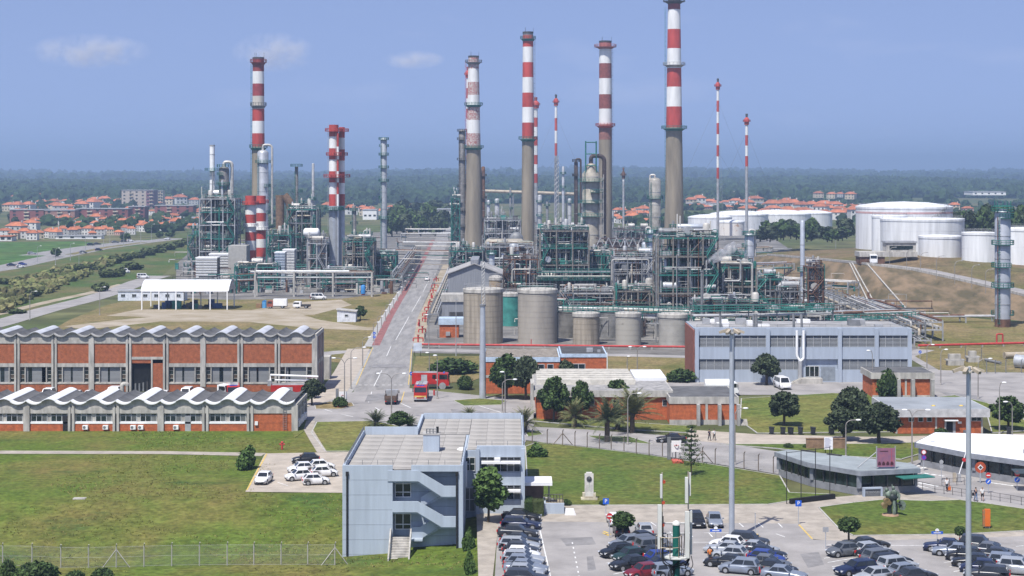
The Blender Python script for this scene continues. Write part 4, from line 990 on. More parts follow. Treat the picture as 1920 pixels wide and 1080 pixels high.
def drumtank(label, px, ybase, r, ln, m, along='X', z=2.5, name='horizontal_drum'):
    D = at(0, ybase)[1]; t = thing(name, label, 'drum', (xof(px, D), D, 0)); d = Vector((1, 0, 0)) if along == 'X' else Vector((0, 1, 0))
    c = Vector((0, 0, z + r)); prof = [(-ln / 2 - r * .45, .15), (-ln / 2 - r * .35, .6), (-ln / 2 - r * .15, .9), (-ln / 2, 1), (ln / 2, 1), (ln / 2 + r * .15, .9), (ln / 2 + r * .35, .6), (ln / 2 + r * .45, .15)]
    V = []; F = []; n = 18
    for u, f in prof:
        for j in range(n):
            a = 2 * PI * j / n; e = Vector((0, math.cos(a), math.sin(a))) if along == 'X' else Vector((-math.cos(a), 0, math.sin(a))); V.append(c + d * u + e * (r * f))
    for i in range(len(prof) - 1):
        for j in range(n): a = i * n + j; q = i * n + (j + 1) % n; F.append((a, q, q + n, a + n))
    F += [tuple(range(n))[::-1], tuple(range((len(prof) - 1) * n, len(prof) * n))]
    MB().add(V, F, True).build('shell', m, t)
    for u in (-ln * .3, ln * .3): q = d * u; MB().box(q.x - .4, q.y - .4, 0, q.x + .4, q.y + .4, z + r * .4).build('saddle', CONC, t)
    return t
def ctank(label, px0, px1, ybase, top, m=TANKC, seams=7, rail=True, vert=0, z0=0.0, cat='tank', dome=.05, rimm=CONC2, name='storage_tank', stair=False, lines=True, band=None):
    D0 = at(0, ybase, z0)[1]; s = FPX / D0; r = (px1 - px0) / s / 2; H = (ybase - top) / s; D = D0 + r
    t = thing(name, label, cat, (xof((px0 + px1) / 2, D0) * (D / D0), D, z0)); r *= D / D0; n = 40
    MB().lathe([(r, 0), (r, H)], n).build('shell', m, t)
    MB().lathe([(r + .12, H - .1), (r + .14, H + .12), (r * .9, H + .15 + dome * r * .35), (r * .5, H + .15 + dome * r), (.1, H + .15 + dome * r * 1.25)], n).build('roof', rimm, t)
    MB().ring(r - .1, r + .16, H - .75, H - .12, n).build('rim', rimm, t)
    if lines:
        for i in range(seams): z = H * (i + 1) / (seams + 1); MB().ring(r - .05, r + .025, z, z + .05, n).build('seam', m if m is not TANKC else CHIM, t)
    if rail:
        b = MB(); b.rail([(r * math.cos(2 * PI * j / 16) * .97, r * math.sin(2 * PI * j / 16) * .97, H + .15) for j in range(17)], 1.0, .05, 9); b.build('handrail', LGREY, t)
    if band: MB().ring(r + .01, r + .05, H - band[0], H - band[1], n).build('stripe', band[2], t)
    if stair:
        b = MB(); k = 26
        for j in range(k): a = -2.4 + 1.6 * j / k; b.obox(((r + .6) * math.cos(a), (r + .6) * math.sin(a), H * j / k), (.9, 1.1, .12), a)
        pts = [((r + 1.1) * math.cos(-2.4 + 1.6 * j / k), (r + 1.1) * math.sin(-2.4 + 1.6 * j / k), H * j / k) for j in range(k + 1)]
        b.rail(pts, 1.0, .08, 9); b.build('spiral_stair', GREY, t)
    return t
# ================================================================== THE REFINERY: chimneys
R_, W_B, C_ = REDB, WHB, CHIM
chimney('chimney', 'tall concrete chimney standing alone at the left with dirty red and white bands', 484.5, 500, 27, 21, [(108, 134, DRED), (134, 157, W_B), (157, 180, mat('chimney_red_dark', (.30, .05, .05), .65, var=.15)), (180, 204, WHD), (204, 227, R_), (227, 250, W_B), (250, 275, R_), (275, 500, C_)], [(117, DRED, 1.2), (198, GREY, 1.0), (277, TEAL, 1.3)])
chimney('chimney', 'concrete chimney with peeling mottled red bands left of centre', 888, 470, 36, 19.5, [(105, 129, REDP), (129, 154, W_B), (154, 178, REDP), (178, 200, W_B), (200, 225, REDP), (225, 250, W_B), (250, 274, REDP), (274, 470, C_)], [(117, GREY, 1.6), (197, TEAL, 1.6), (277, TEAL, 1.6)], ladm=R_)
chimney('chimney', 'slim tall chimney with clean red and white bands and grey cap at centre', 990, 480, 26, 19.5, [(60, 66, GREY), (66, 88, R_), (88, 117, W_B), (117, 145, R_), (145, 174, W_B), (174, 201, R_), (201, 230, W_B), (230, 259, R_), (259, 480, C_)], [(73, TEAL, 1.2), (261, TEAL, 1.7)], lad=1, ladm=GREY)
chimney('chimney', 'concrete chimney with wide red crown platform behind the brown vacuum column', 1135, 470, 26, 23, [(77, 90, mat('crown_red', (.36, .12, .10), .7)), (90, 119, W_B), (119, 147, mat('chimney_brick_red', (.25, .075, .06), .7, var=.15)), (147, 177, W_B), (177, 204, mat('chimney_brick_red', (.25, .075, .06), .7)), (204, 233, W_B), (233, 262, mat('chimney_faded_red', (.27, .12, .095), .8, var=.18)), (262, 470, C_)], [(88, mat('crown_red', (.36, .12, .10), .7), 2.6), (236, R_, 1.8)], lad=1, ladm=GREY)
chimney('chimney', 'tallest and widest red and white chimney reaching the top of the picture', 1264, 478, 39, 23, [(-1, 18, DRED), (18, 55, W_B), (55, 91, R_), (91, 128, WHB), (128, 163, R_), (163, 200, W_B), (200, 239, R_), (239, 478, C_)], [(3, DKST, 2.4), (122, LGREY, 2.0), (241, TEAL, 2.4)])
# pairs of steel stacks
def stackpair(label, parts, ybase, plats, grey):
    D = at(0, ybase)[1]; s = FPX / D; t = thing('steel_stack', label, 'stack', (xof(parts[0][0], D), D, 0))
    for (px, wpx, top, bands, dy) in parts:
        x = (px - parts[0][0]) / s; r = wpx / s / 2; y = dy
        for a, b_, m in bands: MB().lathe([(r, (ybase - b_) / s), (r, (ybase - a) / s)], 20, (x, y)).build('painted_band', m, t)
        MB().lathe([(r * 1.02, 0), (r * 1.02, (ybase - bands[-1][1]) / s)], 20, (x, y)).build('shaft', grey, t)
        for py, m, wd in plats:
            if py >= top: platform(t, r, (ybase - py) / s, m, wd, n=14, t=.13, c=(x, y))
        b = MB(); b.box(x - r - .35, y - r * .6, 1, x - r - .2, y - r * .6 + .15, (ybase - top) / s); b.build('riser', LGREY, t)
    return t
bl = lambda l: [(l[i], l[i + 1], R_ if i % 2 == 0 else W_B) for i in range(len(l) - 1)]
stackpair('short left stack of a twin pair, thick, banded red and white', [(470, 20.5, 367, bl([367, 383, 402, 418, 435, 451, 469, 486]), 0)], 516, [(383, R_, 1.2), (424, WHITE, .9)], LGREY)
stackpair('short right stack of a twin pair, slimmer, banded red and white', [(489.5, 18, 367, bl([367, 383, 399, 415, 432, 448, 464, 481]), 0)], 512, [(380, R_, 1.2), (430, WHITE, .9)], LGREY)
stackpair('tall twin steel stack banded red and white above a grey shaft', [(625.8, 18, 234, bl([234, 256, 278, 299, 321, 342, 364, 386]), 0), (639.5, 11, 238, bl([238, 258, 280, 301, 322, 343, 364, 386]), 3.5), (634.5, 4.5, 250, bl([250, 275, 299, 321, 342, 364, 386]), -2.2)], 515, [(246, R_, 1.6), (332, R_, 2.2), (291, R_, 1.2), (393, TEAL, 1.7)], GALV)
# slender banded flare stacks
def flare(label, px, ybase, top, bandend, wpx, nb, tip=DKST, guy=True, lattice=False, R2=R_):
    D = at(0, ybase)[1]; s = FPX / D; t = thing('flare_stack', label, 'flare stack', (xof(px, D), D, 0)); r = wpx / s / 2; H = (ybase - top) / s; zb = (ybase - bandend) / s; tipz = H - 7 / s
    MB().lathe([(r * .7, tipz), (r * .9, H - .5), (r * .7, H)], 10).build('burner_tip', tip, t)
    MB().lathe([(r * 1.6, tipz - 14 / s), (r * 1.7, tipz - 3 / s), (r * .8, tipz)], 12).build('molecular_seal', R2, t)
    platform(t, r * 1.5, tipz - 8 / s, R2, .9, n=10, t=.14)
    z1 = tipz - 14 / s
    for i in range(nb): a = z1 - (z1 - zb) * i / nb; b_ = z1 - (z1 - zb) * (i + 1) / nb; MB().lathe([(r, b_), (r, a)], 12).build('painted_band', W_B if i % 2 == 0 else R2, t)
    if lattice:
        b = MB()
        for q in range(3):
            a = q * 2.094; b.bar((r * 2.4 * math.cos(a), r * 2.4 * math.sin(a), 0), (r * 1.6 * math.cos(a), r * 1.6 * math.sin(a), zb), .3)
        k = int(zb / 3)
        for i in range(k):
            for q in range(3): a = q * 2.094; c = a + 2.094; f = r * 2.2; b.bar((f * math.cos(a), f * math.sin(a), i * 3), (f * math.cos(c), f * math.sin(c), i * 3 + 3), .16)
        b.build('lattice_legs', LGREY, t)
    MB().lathe([(r * 1.02, 0), (r, zb)], 12).build('shaft', LGREY, t)
    if guy:
        for q in range(3):
            a = q * 2.094 + .5; b = MB()
            for zz, rr_ in ((H * .86, H * .42), (H * .55, H * .42)): b.tube([(0, 0, zz), (rr_ * math.cos(a), rr_ * math.sin(a), .5)], .045, 3, False)
            b.build('guy_wire', GREY, t)
    return t
flare('thin guyed flare stack banded red and white right of the widest chimney', 1346, 452, 147, 335, 5, 8)
flare('shorter thin flare stack with black tip furthest right of the flares', 1400, 456, 213, 312, 5.5, 4)
flare('slender flare stack with dark tip on a grey lattice, near centre', 1042.5, 440, 177, 292, 5, 4, lattice=True)
flare('plain banded steel stack partly behind the slim central chimney', 1004.5, 446, 182, 343, 7.5, 8, tip=DRED, guy=False)
flare('very slim red and white stack hugging the peeling chimney', 877, 452, 125, 300, 5, 8, tip=DRED, guy=False)
flare('rusty thin pipe stack with a dark tip between the chimneys', 1169, 440, 314, 340, 4, 1, tip=RUST, guy=False, R2=RUST)
# ------------------------------------------------------------------ columns and vessels, left unit
vessel('column', 'tall silver insulated column with overhead pipe in front of the left chimney', 493, 502, 281, 21, ALU, (305, 350, 400, 440), loop=(17, 420, 4.5), seams=5)
vessel('column', 'dark column with green platforms beside the white elbowed duct', 420, 505, 312, 19, mat('weathered_shell', (.20, .19, .18), .6, .2, .2, .5), (313, 328, 347, 375, 408, 440), loop=(15, 400, 6, PIPEW), seams=4)
vessel('column', 'slim dark column ringed by green platforms left of the white duct', 396, 500, 378, 10, mat('weathered_shell', (.20, .19, .18)), (388, 420, 448, 470))
vessel('column', 'slender grey column with many green platforms rising over the trees', 719.5, 488, 258, 12, mat('grey_shell', (.36, .38, .40), .5, .2, .1), (262, 275, 291, 315, 340, 372, 410), seams=6)
vessel('column', 'short grey column with green cage near the slender column', 683, 500, 438, 15, GALV, (441, 465), loop=(10, 470, 4))
vessel('column', 'narrow column behind the twin tall stack', 664, 485, 385, 8, mat('weathered_shell', (.20, .19, .18)), (395, 420, 450))
vessel('column', 'thin column with a flat T shaped top platform', 556, 490, 312, 6.5, mat('weathered_shell', (.20, .19, .18)), (312, 360, 395, 420), lw=2.0)
vessel('column', 'plain thin grey pipe column right of the T topped column', 587, 490, 306, 5, LGREY, (375, 410), lad=False)
D = at(0, 500)[1]; s = FPX / D
t = thing('exhaust_duct', 'white steel exhaust duct that elbows over and drops to the ground', 'duct', (xof(398, D), D, 0)); z = lambda py: (500 - py) / s
MB().cyl((0, 0, z(356)), (0, 0, z(272)), 1.12, n=18).build('stack', WHITE, t)
MB().tube(fillet([(0, 0, z(356)), (0, 0, z(361)), (24 / s, -.5, z(361)), (24 / s, -.5, z(478))], 1.6, 6), 1.1, 16).build('elbow_duct', WHITE, t)
platform(t, 1.12, z(320), TEAL, 2.2, n=12, t=.12); MB().ring(1.1, 1.22, z(274), z(272) + .1, 18).build('rim', LGREY, t)
for py in (290, 330, 345): MB().ring(1.1, 1.2, z(py), z(py) + .2, 18).build('seam', LGREY, t)
for i in range(2):
    t = thing('furnace_duct', ['rust brown upright furnace duct beside the left process frame', 'rust brown hooked furnace duct nearer the T topped column'][i], 'duct', (xof(525 + 20 * i, 800), 800, 0))
    MB().tube(fillet([(0, 0, 0), (0, 0, 26 + i), (-3 * i - .1, 0, 31)], 2, 5), 2.0, 14).build('duct', mat('furnace_brown', (.20, .125, .075), .8, var=.2), t); MB().box(-4, -2, 0, 4, 4, 9).build('fire_box', GREY, t)
    MB().box(-3.2, -1.6, 9, 3.2, 3, 15).build('convection_box', DKST, t)
# right unit columns
vessel('column', 'dark scaffolded column immediately left of the peeling chimney', 866.5, 470, 243, 13, mat('weathered_shell', (.20, .19, .18)), (246, 262, 300, 350, 395, 425), DKST, seams=6)
vessel('column', 'rust brown slim column behind the right side of the peeling chimney', 906, 470, 312, 7, RUST, (330, 372, 410), DKST)
t = vessel('vacuum_column', 'huge buff stepped vacuum column with heavy dark brown overhead pipe', 1108, 505, 306, 33, mat('buff_shell', (.38, .345, .28), .6, .1, .16, .4), (340, 360, 380, 405), cone=(326, 18), seams=8, loop=(25, 440, 8, BROWN), lw=1.8)
s = FPX / at(0, 505)[1]; b = MB(); H = (505 - 306) / s
for z in (H - 6, H - 1, H + 4, H + 9):
    for k in range(4):
        a = k * PI / 2 + .78; c = a + PI / 2; q = 3.2; b.bar((q * math.cos(a), q * math.sin(a), z), (q * math.cos(c), q * math.sin(c), z), .28)
for k in range(4): a = k * PI / 2 + .78; b.bar((3.2 * math.cos(a), 3.2 * math.sin(a), H - 8), (3.2 * math.cos(a), 3.2 * math.sin(a), H + 9.5), .3)
b.build('top_cage', TEAL, t)
MB().tube(fillet([(25 / s, .3, (505 - 442) / s), (25 / s, .3, (505 - 446) / s), (42 / s, .3, (505 - 460) / s), (62 / s, .3, (505 - 462) / s)], 2, 4), 4 / s, 12).build('transfer_line', BROWN, t)
b = MB()
for k in range(4): b.tube([((16 + k * 2.4) / s, -3 + k * .4, 2), ((16 + k * 2.4) / s, -3 + k * .4, (505 - 345 + 6 * k) / s)], .17, 6)
b.build('riser_pipes', PIPEW, t)
vessel('column', 'paired thin brown column left of the huge vacuum column', 1080, 490, 303, 7, BROWN, (303, 330), DKST, loop=(9, 400, 3.5, BROWN))
vessel('column', 'grey stepped column beside the base of the widest chimney', 1228, 500, 333, 22, mat('stained_shell', (.36, .34, .30), .55, .15, .2, .3), (372, 412, 430), seams=6, loop=(-9, 360, 4, PIPEW))
vessel('column', 'smooth silver column in front of the grey stepped column', 1219.5, 545, 431, 12, GALV, (437, 452, 478), loop=(-8, 520, 3.5))
vessel('column', 'short silver drum column left of the smooth silver column', 1208, 540, 454, 10, GALV, (470,))
vessel('column', 'silver column with green platforms at the right edge of the large steel structure', 1405, 560, 437, 18, ALU, (440, 463, 507, 533), loop=(11, 480, 4), seams=5)
vessel('column', 'scaffolded dark column behind the grey gabled shed', 963, 548, 456, 17, mat('grey_shell', (.36, .38, .40)), (470, 490, 505, 520), RUST, seams=3)
vessel('drum_column', 'small white drum column behind the gabled shed roof', 922, 530, 473, 11, GALV, (476,), lad=False)
vessel('drum_column', 'small white drum column right of the scaffolded column', 977, 552, 487, 9, ALU, (495,), lad=False)
vessel('drum_column', 'pale drum standing at the left of the green portal frame', 1018, 545, 437, 7, LGREY, (450,), lad=False)
vessel('column', 'plain grey exhaust stack standing clear before the earth embankment', 1504.5, 575, 413, 8.5, GALV, (508,), lad=False, skirt=GREY)
t = vessel('column', 'big grey column with green top and brown skirt at the right edge', 1880, 613, 392, 29, mat('right_column_grey', (.40, .42, .46), .45, .25, .08, .3), (395, 408, 458, 500, 538, 590), seams=4, skirt=RUST, cat='column')
b = MB(); z = (613 - 392) / (FPX / at(0, 613)[1])
for k in range(5): a = k * 1.25; b.bar((2.2 * math.cos(a), 2.2 * math.sin(a), z - 1), (2.2 * math.cos(a), 2.2 * math.sin(a), z + 2.2), .18)
b.ring(1.4, 2.4, z + .8, z + 1, 12); b.build('top_cage', TEAL, t)
for k, x in enumerate((-1.9, 1.2)): MB().cyl((x, -2.0 + k * .5, 2), (x, -2.0 + k * .5, z - 2), .13, n=6).build('riser_pipe', RUST, t)
for k, (px, yb, tp, w_) in enumerate([(932, 455, 372, 9), (957, 452, 352, 4), (916, 452, 375, 6), (1012, 455, 365, 8), (1026, 455, 378, 5), (1056, 455, 312, 5), (1068, 458, 372, 7), (940, 452, 392, 4), (1092, 452, 380, 5), (1148, 450, 395, 6)]):
    vessel('distant_column', ['grey drum topped', 'thin dark', 'short grey', 'pale', 'small pale', 'tallest thin', 'stout', 'shortest thin', 'rightmost thin', 'lone squat'][k] + ' distant column in the hazy far unit between the chimneys', px, yb, tp, w_, [LGREY, GREY, ALU][k % 3], (tp + 14, tp + 40) if k % 2 else (tp + 8,), lad=False, seams=2)
# ================================================================== THE REFINERY: structures, racks, tanks
# five big concrete tanks along the front, and the two stained ones behind
ctank('tall buff concrete tank with dark drip stains behind the light mast', 869, 943, 646, 544, TANKC, 9)
ctank('tall buff concrete tank right of the stained one, with a pale rim', 971, 1045, 646, 545, mat('tank_concrete_warm', (.345, .315, .27), .85, var=.10, scale=.3, stretch=(1, 1, .2)), 9)
ctank('short buff concrete tank third from the left in the front row', 1074, 1124, 648, 589, TANKC, 5)
ctank('short concrete tank with dark patches fourth from the left in the front row', 1154, 1202, 649, 589, mat('tank_patched', (.345, .325, .28), .85, scale=.35, col2=(.16, .145, .115), lo=.62, hi=.70), 5)
ctank('short pale concrete tank at the right end of the front row', 1235, 1291, 650, 591, mat('tank_concrete_pale', (.36, .345, .31), .85, var=.10, scale=.3), 5)
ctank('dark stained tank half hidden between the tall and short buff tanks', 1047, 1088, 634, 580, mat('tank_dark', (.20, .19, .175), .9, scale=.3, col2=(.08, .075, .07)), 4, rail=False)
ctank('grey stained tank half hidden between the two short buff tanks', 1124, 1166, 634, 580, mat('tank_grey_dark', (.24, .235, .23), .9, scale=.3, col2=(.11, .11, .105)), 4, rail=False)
ctank('small rust streaked buff tank on the top of the tall stained tank row', 917, 942, 590, 521, mat('tank_rusty', (.34, .30, .20), .85, scale=.4, col2=(.25, .15, .08)), 3, dome=.25)
ctank('green steel box tank between the two tall concrete tanks', 938, 976, 612, 551, TEAL2, 3, cat='tank')
# gabled shed, lean-to, brick hut
D = at(0, 580)[1]; s = FPX / D; t = thing('gabled_shed', 'grey corrugated shed with low gabled roof and ridge vent beside the main road', 'shed', (xof(840, D), D, 0)); Wd = 99 / s; he = (580 - 513) / s; hr = (580 - 496) / s
CORR = mat('corrugated_grey', (.26, .27, .29), .7, .15, .12, 1.2, stretch=(4, 4, .15))
MB().extr([(0, 0), (Wd, 0), (Wd, he), (Wd / 2, hr), (0, he)], 0, 24).build('wall', CORR, t)
for a, c in (((-.6, he - .3), (Wd / 2, hr + .15)), ((Wd / 2, hr + .15), (Wd + .6, he - .3))): MB().extr([a, c, (c[0], c[1] + .25), (a[0], a[1] + .25)], -.7, 25).build('roof', mat('shed_roof', (.36, .35, .34), .8, var=.15, scale=.3), t)
MB().box(Wd / 2 - 1.2, .5, hr + .2, Wd / 2 + 1.2, 24, hr + 1.4).build('ridge_vent', CORR, t)
D = at(0, 606)[1]; s = FPX / D; t = thing('lean_to', 'low grey lean-to shed with pale rounded roof in front of the gabled shed', 'shed', (xof(829, D), D, 0))
MB().box(0, 0, 0, 40 / s, 7, (606 - 566) / s).build('wall', CORR, t); MB().box(-.3, -.4, (606 - 565.8) / s, 41 / s, 7.4, (606 - 552) / s).build('roof', CONC2, t)
MB().box(2, -.1, (606 - 592) / s, 39 / s, -.005, (606 - 585) / s).build('opening', DKST, t)
D = at(0, 633)[1]; s = FPX / D; t = thing('brick_hut', 'small brick pump hut with pale blue roof band beside the fire main', 'hut', (xof(824, D), D, 0))
MB().box(0, 0, 0, 36 / s, 5, (633 - 609) / s).build('wall', BRICK2, t); MB().box(-.25, -.3, (633 - 608.8) / s, 46 / s, 5.3, (633 - 597) / s).build('roof_band', mat('pale_blue_fascia', (.45, .55, .66), .7), t)
MB().box(12 / s, -.5, .5, 20 / s, -.01, 1.5).build('air_conditioner', LGREY, t); MB().box(-4 / s, -.6, 0, -.3, .5, 2.1).build('cabinet', GREY, t)
# ---- frames
steelframe('process_structure', 'large multi level steel structure with round exchangers at centre right', 1234, 1346, 618, 445, 16, 5, 11, 5, npipe=60)
steelframe('process_structure', 'green portal framed process structure left of the vacuum column', 1013, 1104, 560, 432, 13, 4, 12, 4, npipe=46)
steelframe('process_structure', 'low steel structure right of the steaming vent', 1340, 1418, 608, 500, 13, 3, 13, 4, npipe=40)
steelframe('process_structure', 'pipe covered structure between vacuum column and large structure', 1150, 1230, 572, 482, 12, 3, 14, 4, npipe=42, fm=LGREY)
steelframe('process_structure', 'low pipe filled frame behind the small buff tanks', 1050, 1150, 602, 548, 8, 2, 15, 5, npipe=46, fm=LGREY)
steelframe('process_structure', 'low pipe filled frame left of the large steel structure', 1152, 1240, 606, 545, 8, 2, 16, 5, npipe=40, fm=TEAL)
steelframe('process_structure', 'frame with rusty uprights behind the gabled shed', 944, 1008, 566, 485, 9, 3, 17, 4, npipe=26, fm=RUST)
steelframe('process_structure', 'dark green frame at the foot of the peeling chimney', 842, 905, 540, 470, 10, 3, 18, 3, npipe=30)
steelframe('process_structure', 'pale frame below the slim central chimney', 905, 1000, 520, 462, 9, 2, 19, 4, npipe=34, fm=LGREY)
steelframe('process_structure', 'brown scaffold structure beside the plain grey exhaust stack', 1515, 1543, 598, 500, 7, 4, 20, 3, npipe=16, fm=RUST)
steelframe('process_structure', 'squat frame of coolers left of the plain grey exhaust stack', 1462, 1500, 596, 545, 8, 2, 21, 3, npipe=16, fm=GREY)
steelframe('process_structure', 'wide low green frame behind the control building', 1300, 1440, 640, 570, 9, 2, 22, 6, npipe=50)
steelframe('process_structure', 'low pipe frame behind the right half of the control building', 1440, 1560, 634, 590, 9, 2, 23, 5, npipe=40)
steelframe('process_structure', 'tall slim green lattice tower of platforms beside the peeling chimney', 846, 862, 478, 372, 6, 6, 24, 2, npipe=12)
steelframe('process_structure', 'far pipe frame right of the slim central chimney', 1003, 1090, 488, 428, 12, 3, 25, 4, npipe=34, fm=LGREY)
steelframe('process_structure', 'far pipe frame left of the slim central chimney', 908, 976, 486, 412, 12, 3, 26, 3, npipe=30, fm=LGREY)
steelframe('process_structure', 'hazy far frame right of the brown crowned chimney', 1150, 1218, 480, 430, 10, 2, 27, 3, npipe=22, fm=GREY)
steelframe('process_structure', 'cluttered frame right of the silver platformed column', 1420, 1468, 588, 522, 10, 3, 28, 3, npipe=26)
steelframe('process_structure', 'rear frame left of the silver platformed column', 1346, 1396, 556, 478, 10, 3, 29, 3, npipe=26)
steelframe('process_structure', 'rear frame between the green portal frame and the pipe covered one', 1106, 1150, 556, 478, 9, 3, 30, 3, npipe=24)
# left unit
steelframe('process_structure', 'tall dark steel structure around the elbowed white duct', 374, 440, 520, 372, 14, 6, 31, 4, npipe=60, coln=LGREY, deckm=GREY)
steelframe('process_structure', 'pipe laden frame at the far left edge of the left unit', 352, 384, 515, 440, 10, 3, 32, 3, npipe=20)
steelframe('process_structure', 'dark frame crowned by a T shaped platform', 538, 594, 520, 392, 13, 5, 33, 3, npipe=44, coln=GREY, deckm=GREY)
steelframe('process_structure', 'green frame between the twin short stacks and the tall stacks', 500, 545, 528, 440, 10, 3, 34, 3, npipe=30)
steelframe('process_structure', 'white cross braced frame left of the tall twin stack', 576, 612, 540, 455, 9, 3, 35, 3, npipe=20, fm=LGREY)
steelframe('process_structure', 'green frame right of the tall twin stack', 642, 700, 536, 452, 12, 3, 36, 4, npipe=40)
steelframe('process_structure', 'low green frame near the pipe bridges on the left of the road', 690, 742, 532, 478, 10, 2, 37, 3, npipe=30)
steelframe('process_structure', 'low frame of pipes below the twin short stacks', 440, 520, 545, 500, 8, 2, 38, 4, npipe=34)
steelframe('process_structure', 'low frame of pipes right below the tall twin stack', 600, 690, 548, 512, 7, 2, 39, 4, npipe=34)
# louvred cooler boxes
def louvrebox(label, px0, px1, ybase, top, m, dep, band):
    D = at(0, ybase)[1]; s = FPX / D; t = thing('louvred_box', label, 'cooler box', (xof(px0, D), D, 0)); W_ = (px1 - px0) / s; H = (ybase - top) / s
    MB().box(.1, .15, 0, W_ - .1, dep, H - .3).build('casing', band, t); n = max(4, int((ybase - top) / 5))
    me = MB().obox((W_ / 2, 0, 0), (W_, .3, H / n * .62), 0, 0, R(18)).mesh('slat', m)
    for i in range(n): link('slat', me, t, (0, 0, H * (i + .5) / n))
    MB().box(-.1, -.2, H - .28, W_ + .1, dep + .1, H + .1).build('lid', WHITE, t); return t
louvrebox('white louvred cooler box with dark gaps nearest the left edge', 367, 407, 533, 483, WHITE, 7, DKST)
louvrebox('second white louvred cooler box tucked behind the nearest one', 392, 428, 527, 476, WHITE, 7, DKST)
louvrebox('tall blue white louvred box in front of the dark frame', 515, 534, 540, 473, mat('pale_blue_sheet', (.55, .62, .70), .6), 6, LGREY)
louvrebox('lower blue white louvred box right of the tall one', 530, 552, 536, 468, WHITE, 6, LGREY)
D = at(0, 530)[1]; s = FPX / D
tag(MB().box(0, 0, 2, 34 / s, 9, 14).build('grey_hall', mat('beige_sheet', (.38, .37, .34), .8, var=.08), None, (xof(428, D), D, 0)), 'plain grey sheet clad hall behind the twin short stacks', 'hall')
# air cooler bank
D = at(0, 566)[1]; s = FPX / D; t = thing('air_cooler_bank', 'long dark bank of air coolers with green walkways behind the tall tank', 'air cooler', (xof(1008, D), D, 0)); W_ = 139 / s
for i in range(6):
    x0 = W_ * i / 6 + .3; x1 = W_ * (i + 1) / 6 - .3
    MB().box(x0, .5, 4.2, x1, 8, 6.8).build('cooler_box', DKST, t); MB().extr([(x0, 4.2), (x1, 4.2), (x1 - .9, 2.8), (x0 + .9, 2.8)], .6, 7.9).build('fan_hood', BLACK, t)
    for k in range(3): MB().bar((x0 + (x1 - x0) * (k + .5) / 3, .1, 0), (x0 + (x1 - x0) * (k + .5) / 3, .1, 9.5), .2).build('riser', [TEAL, LGREY, DKST][k], t)
me = MB().box(-.2, -.2, 0, .2, .2, 9.6).mesh('column', GREY)
for i in range(7):
    for y in (0, 8.4): link('column', me, t, (W_ * i / 6, y, 0))
for z in (7.2, 9.6): o = MB().box(-.3, -1.2, z - .15, W_ + .3, .2, z).build('walkway', TEAL, t); MB().rail([(-.3, -1.2, z), (W_ + .3, -1.2, z)], 1.1, .09, 2).build('handrail', TEAL, o)
MB().box(.2, .4, 9.3, W_ - .2, 8.6, 9.55).build('header_deck', GREY, t)
MB().cyl((0, -1, 2), (W_, -1, 2), .5, n=8).build('header', RUST, t); MB().cyl((0, -.8, 8.2), (W_, -.8, 8.2), .35, n=8).build('header', PIPEW, t)
# brown truss bridge
D = 700; t = thing('truss_bridge', 'rust brown pipe truss bridge right of the vacuum column', 'pipe bridge', (xof(1118, D), D, 0)); L_ = (1210 - 1118) / FPX * D; z0 = zof(463, D); z1 = zof(446, D)
MB().box(0, 0, z0, L_, 2.5, z0 + .7).build('lower_chord', BROWN, t); MB().box(0, 0, z1 - .5, L_, 2.5, z1).build('upper_chord', BROWN, t); b = MB()
for i in range(6): x = L_ * i / 6; b.bar((x, 0, z0), (x + L_ / 12, 0, z1), .3); b.bar((x + L_ / 12, 0, z1), (x + L_ / 6, 0, z0), .3)
b.build('web', LGREY, t)
for x in (.5, L_ - .5): MB().box(x - .3, .3, 0, x + .3, .9, z0).build('leg', BROWN, t)
for k in range(2): MB().cyl((0, 1 + k, z0 + 1.4), (L_, 1 + k, z0 + 1.4), .5, n=8).build('pipe', BROWN, t)
# big drums
drumtank('big buff and grey horizontal drum high beside the slim central chimney', 946, 500, 3.2, 15, mat('buff_shell', (.38, .345, .28)), 'X', 6)
drumtank('grey domed drum end between the peeling and slim chimneys', 968, 494, 3.2, 9, GREY, 'Y', 8)
drumtank('white spherical ended drum on the left unit near the tall twin stack', 584, 520, 1.8, 5, WHITE, 'X', 16)
drumtank('thick pale horizontal duct in front of the widest chimney foot', 1296, 520, 1.15, 11, GALV, 'X', 19)
drumtank('white drum lying near the right pipe racks', 1560, 620, .9, 6, WHITE, 'X', 1.5)
# ---- pipe racks and bridges
D6 = lambda px, py: (*at(px, py), 0)
def rk(label, a, b_, *args, **kw): return piperack(label, D6(*a), D6(*b_), *args, **kw)
rk('concrete legged pipe rack along the front of the left unit', (480, 556), (698, 556), 2, 4, 4, 6.2, 41, bent=12.5, conc=True)
rk('nearest white pipe bridge over the main road', (738, 520), (868, 524), 2, 3, 3, 5.5, 42, bent=21, m=LGREY)
rk('second pipe bridge over the main road', (742, 505), (866, 508), 2, 4, 4, 6, 43, bent=22, m=LGREY)
rk('third pipe bridge over the main road with thick pale pipes', (745, 490), (862, 491), 2, 4, 4, 7, 44, bent=24, m=LGREY)
rk('fourth pipe bridge over the road where it fades', (752, 470), (862, 470), 2, 4, 4, 7, 45, bent=25, m=LGREY)
rk('farthest pipe bridge over the road before the trees', (760, 456), (862, 456), 1, 4, 4, 8, 46, bent=30, m=GREY)
rk('long pipe rack behind the short concrete tanks', (1050, 622), (1300, 628), 2, 6, 6, 4.2, 47, bent=9)
rk('long pipe rack running behind the tall concrete tanks', (860, 600), (1060, 604), 2, 5, 5, 4.2, 48, bent=9)
rk('green railed pipe rack behind the control building', (1296, 652), (1560, 648), 2, 5, 5, 5.5, 49, bent=10, m=TEAL)
rk('pipe rack heading right past the control building roof', (1560, 628), (1722, 622), 2, 6, 6, 3.5, 50, bent=9, m=LGREY)
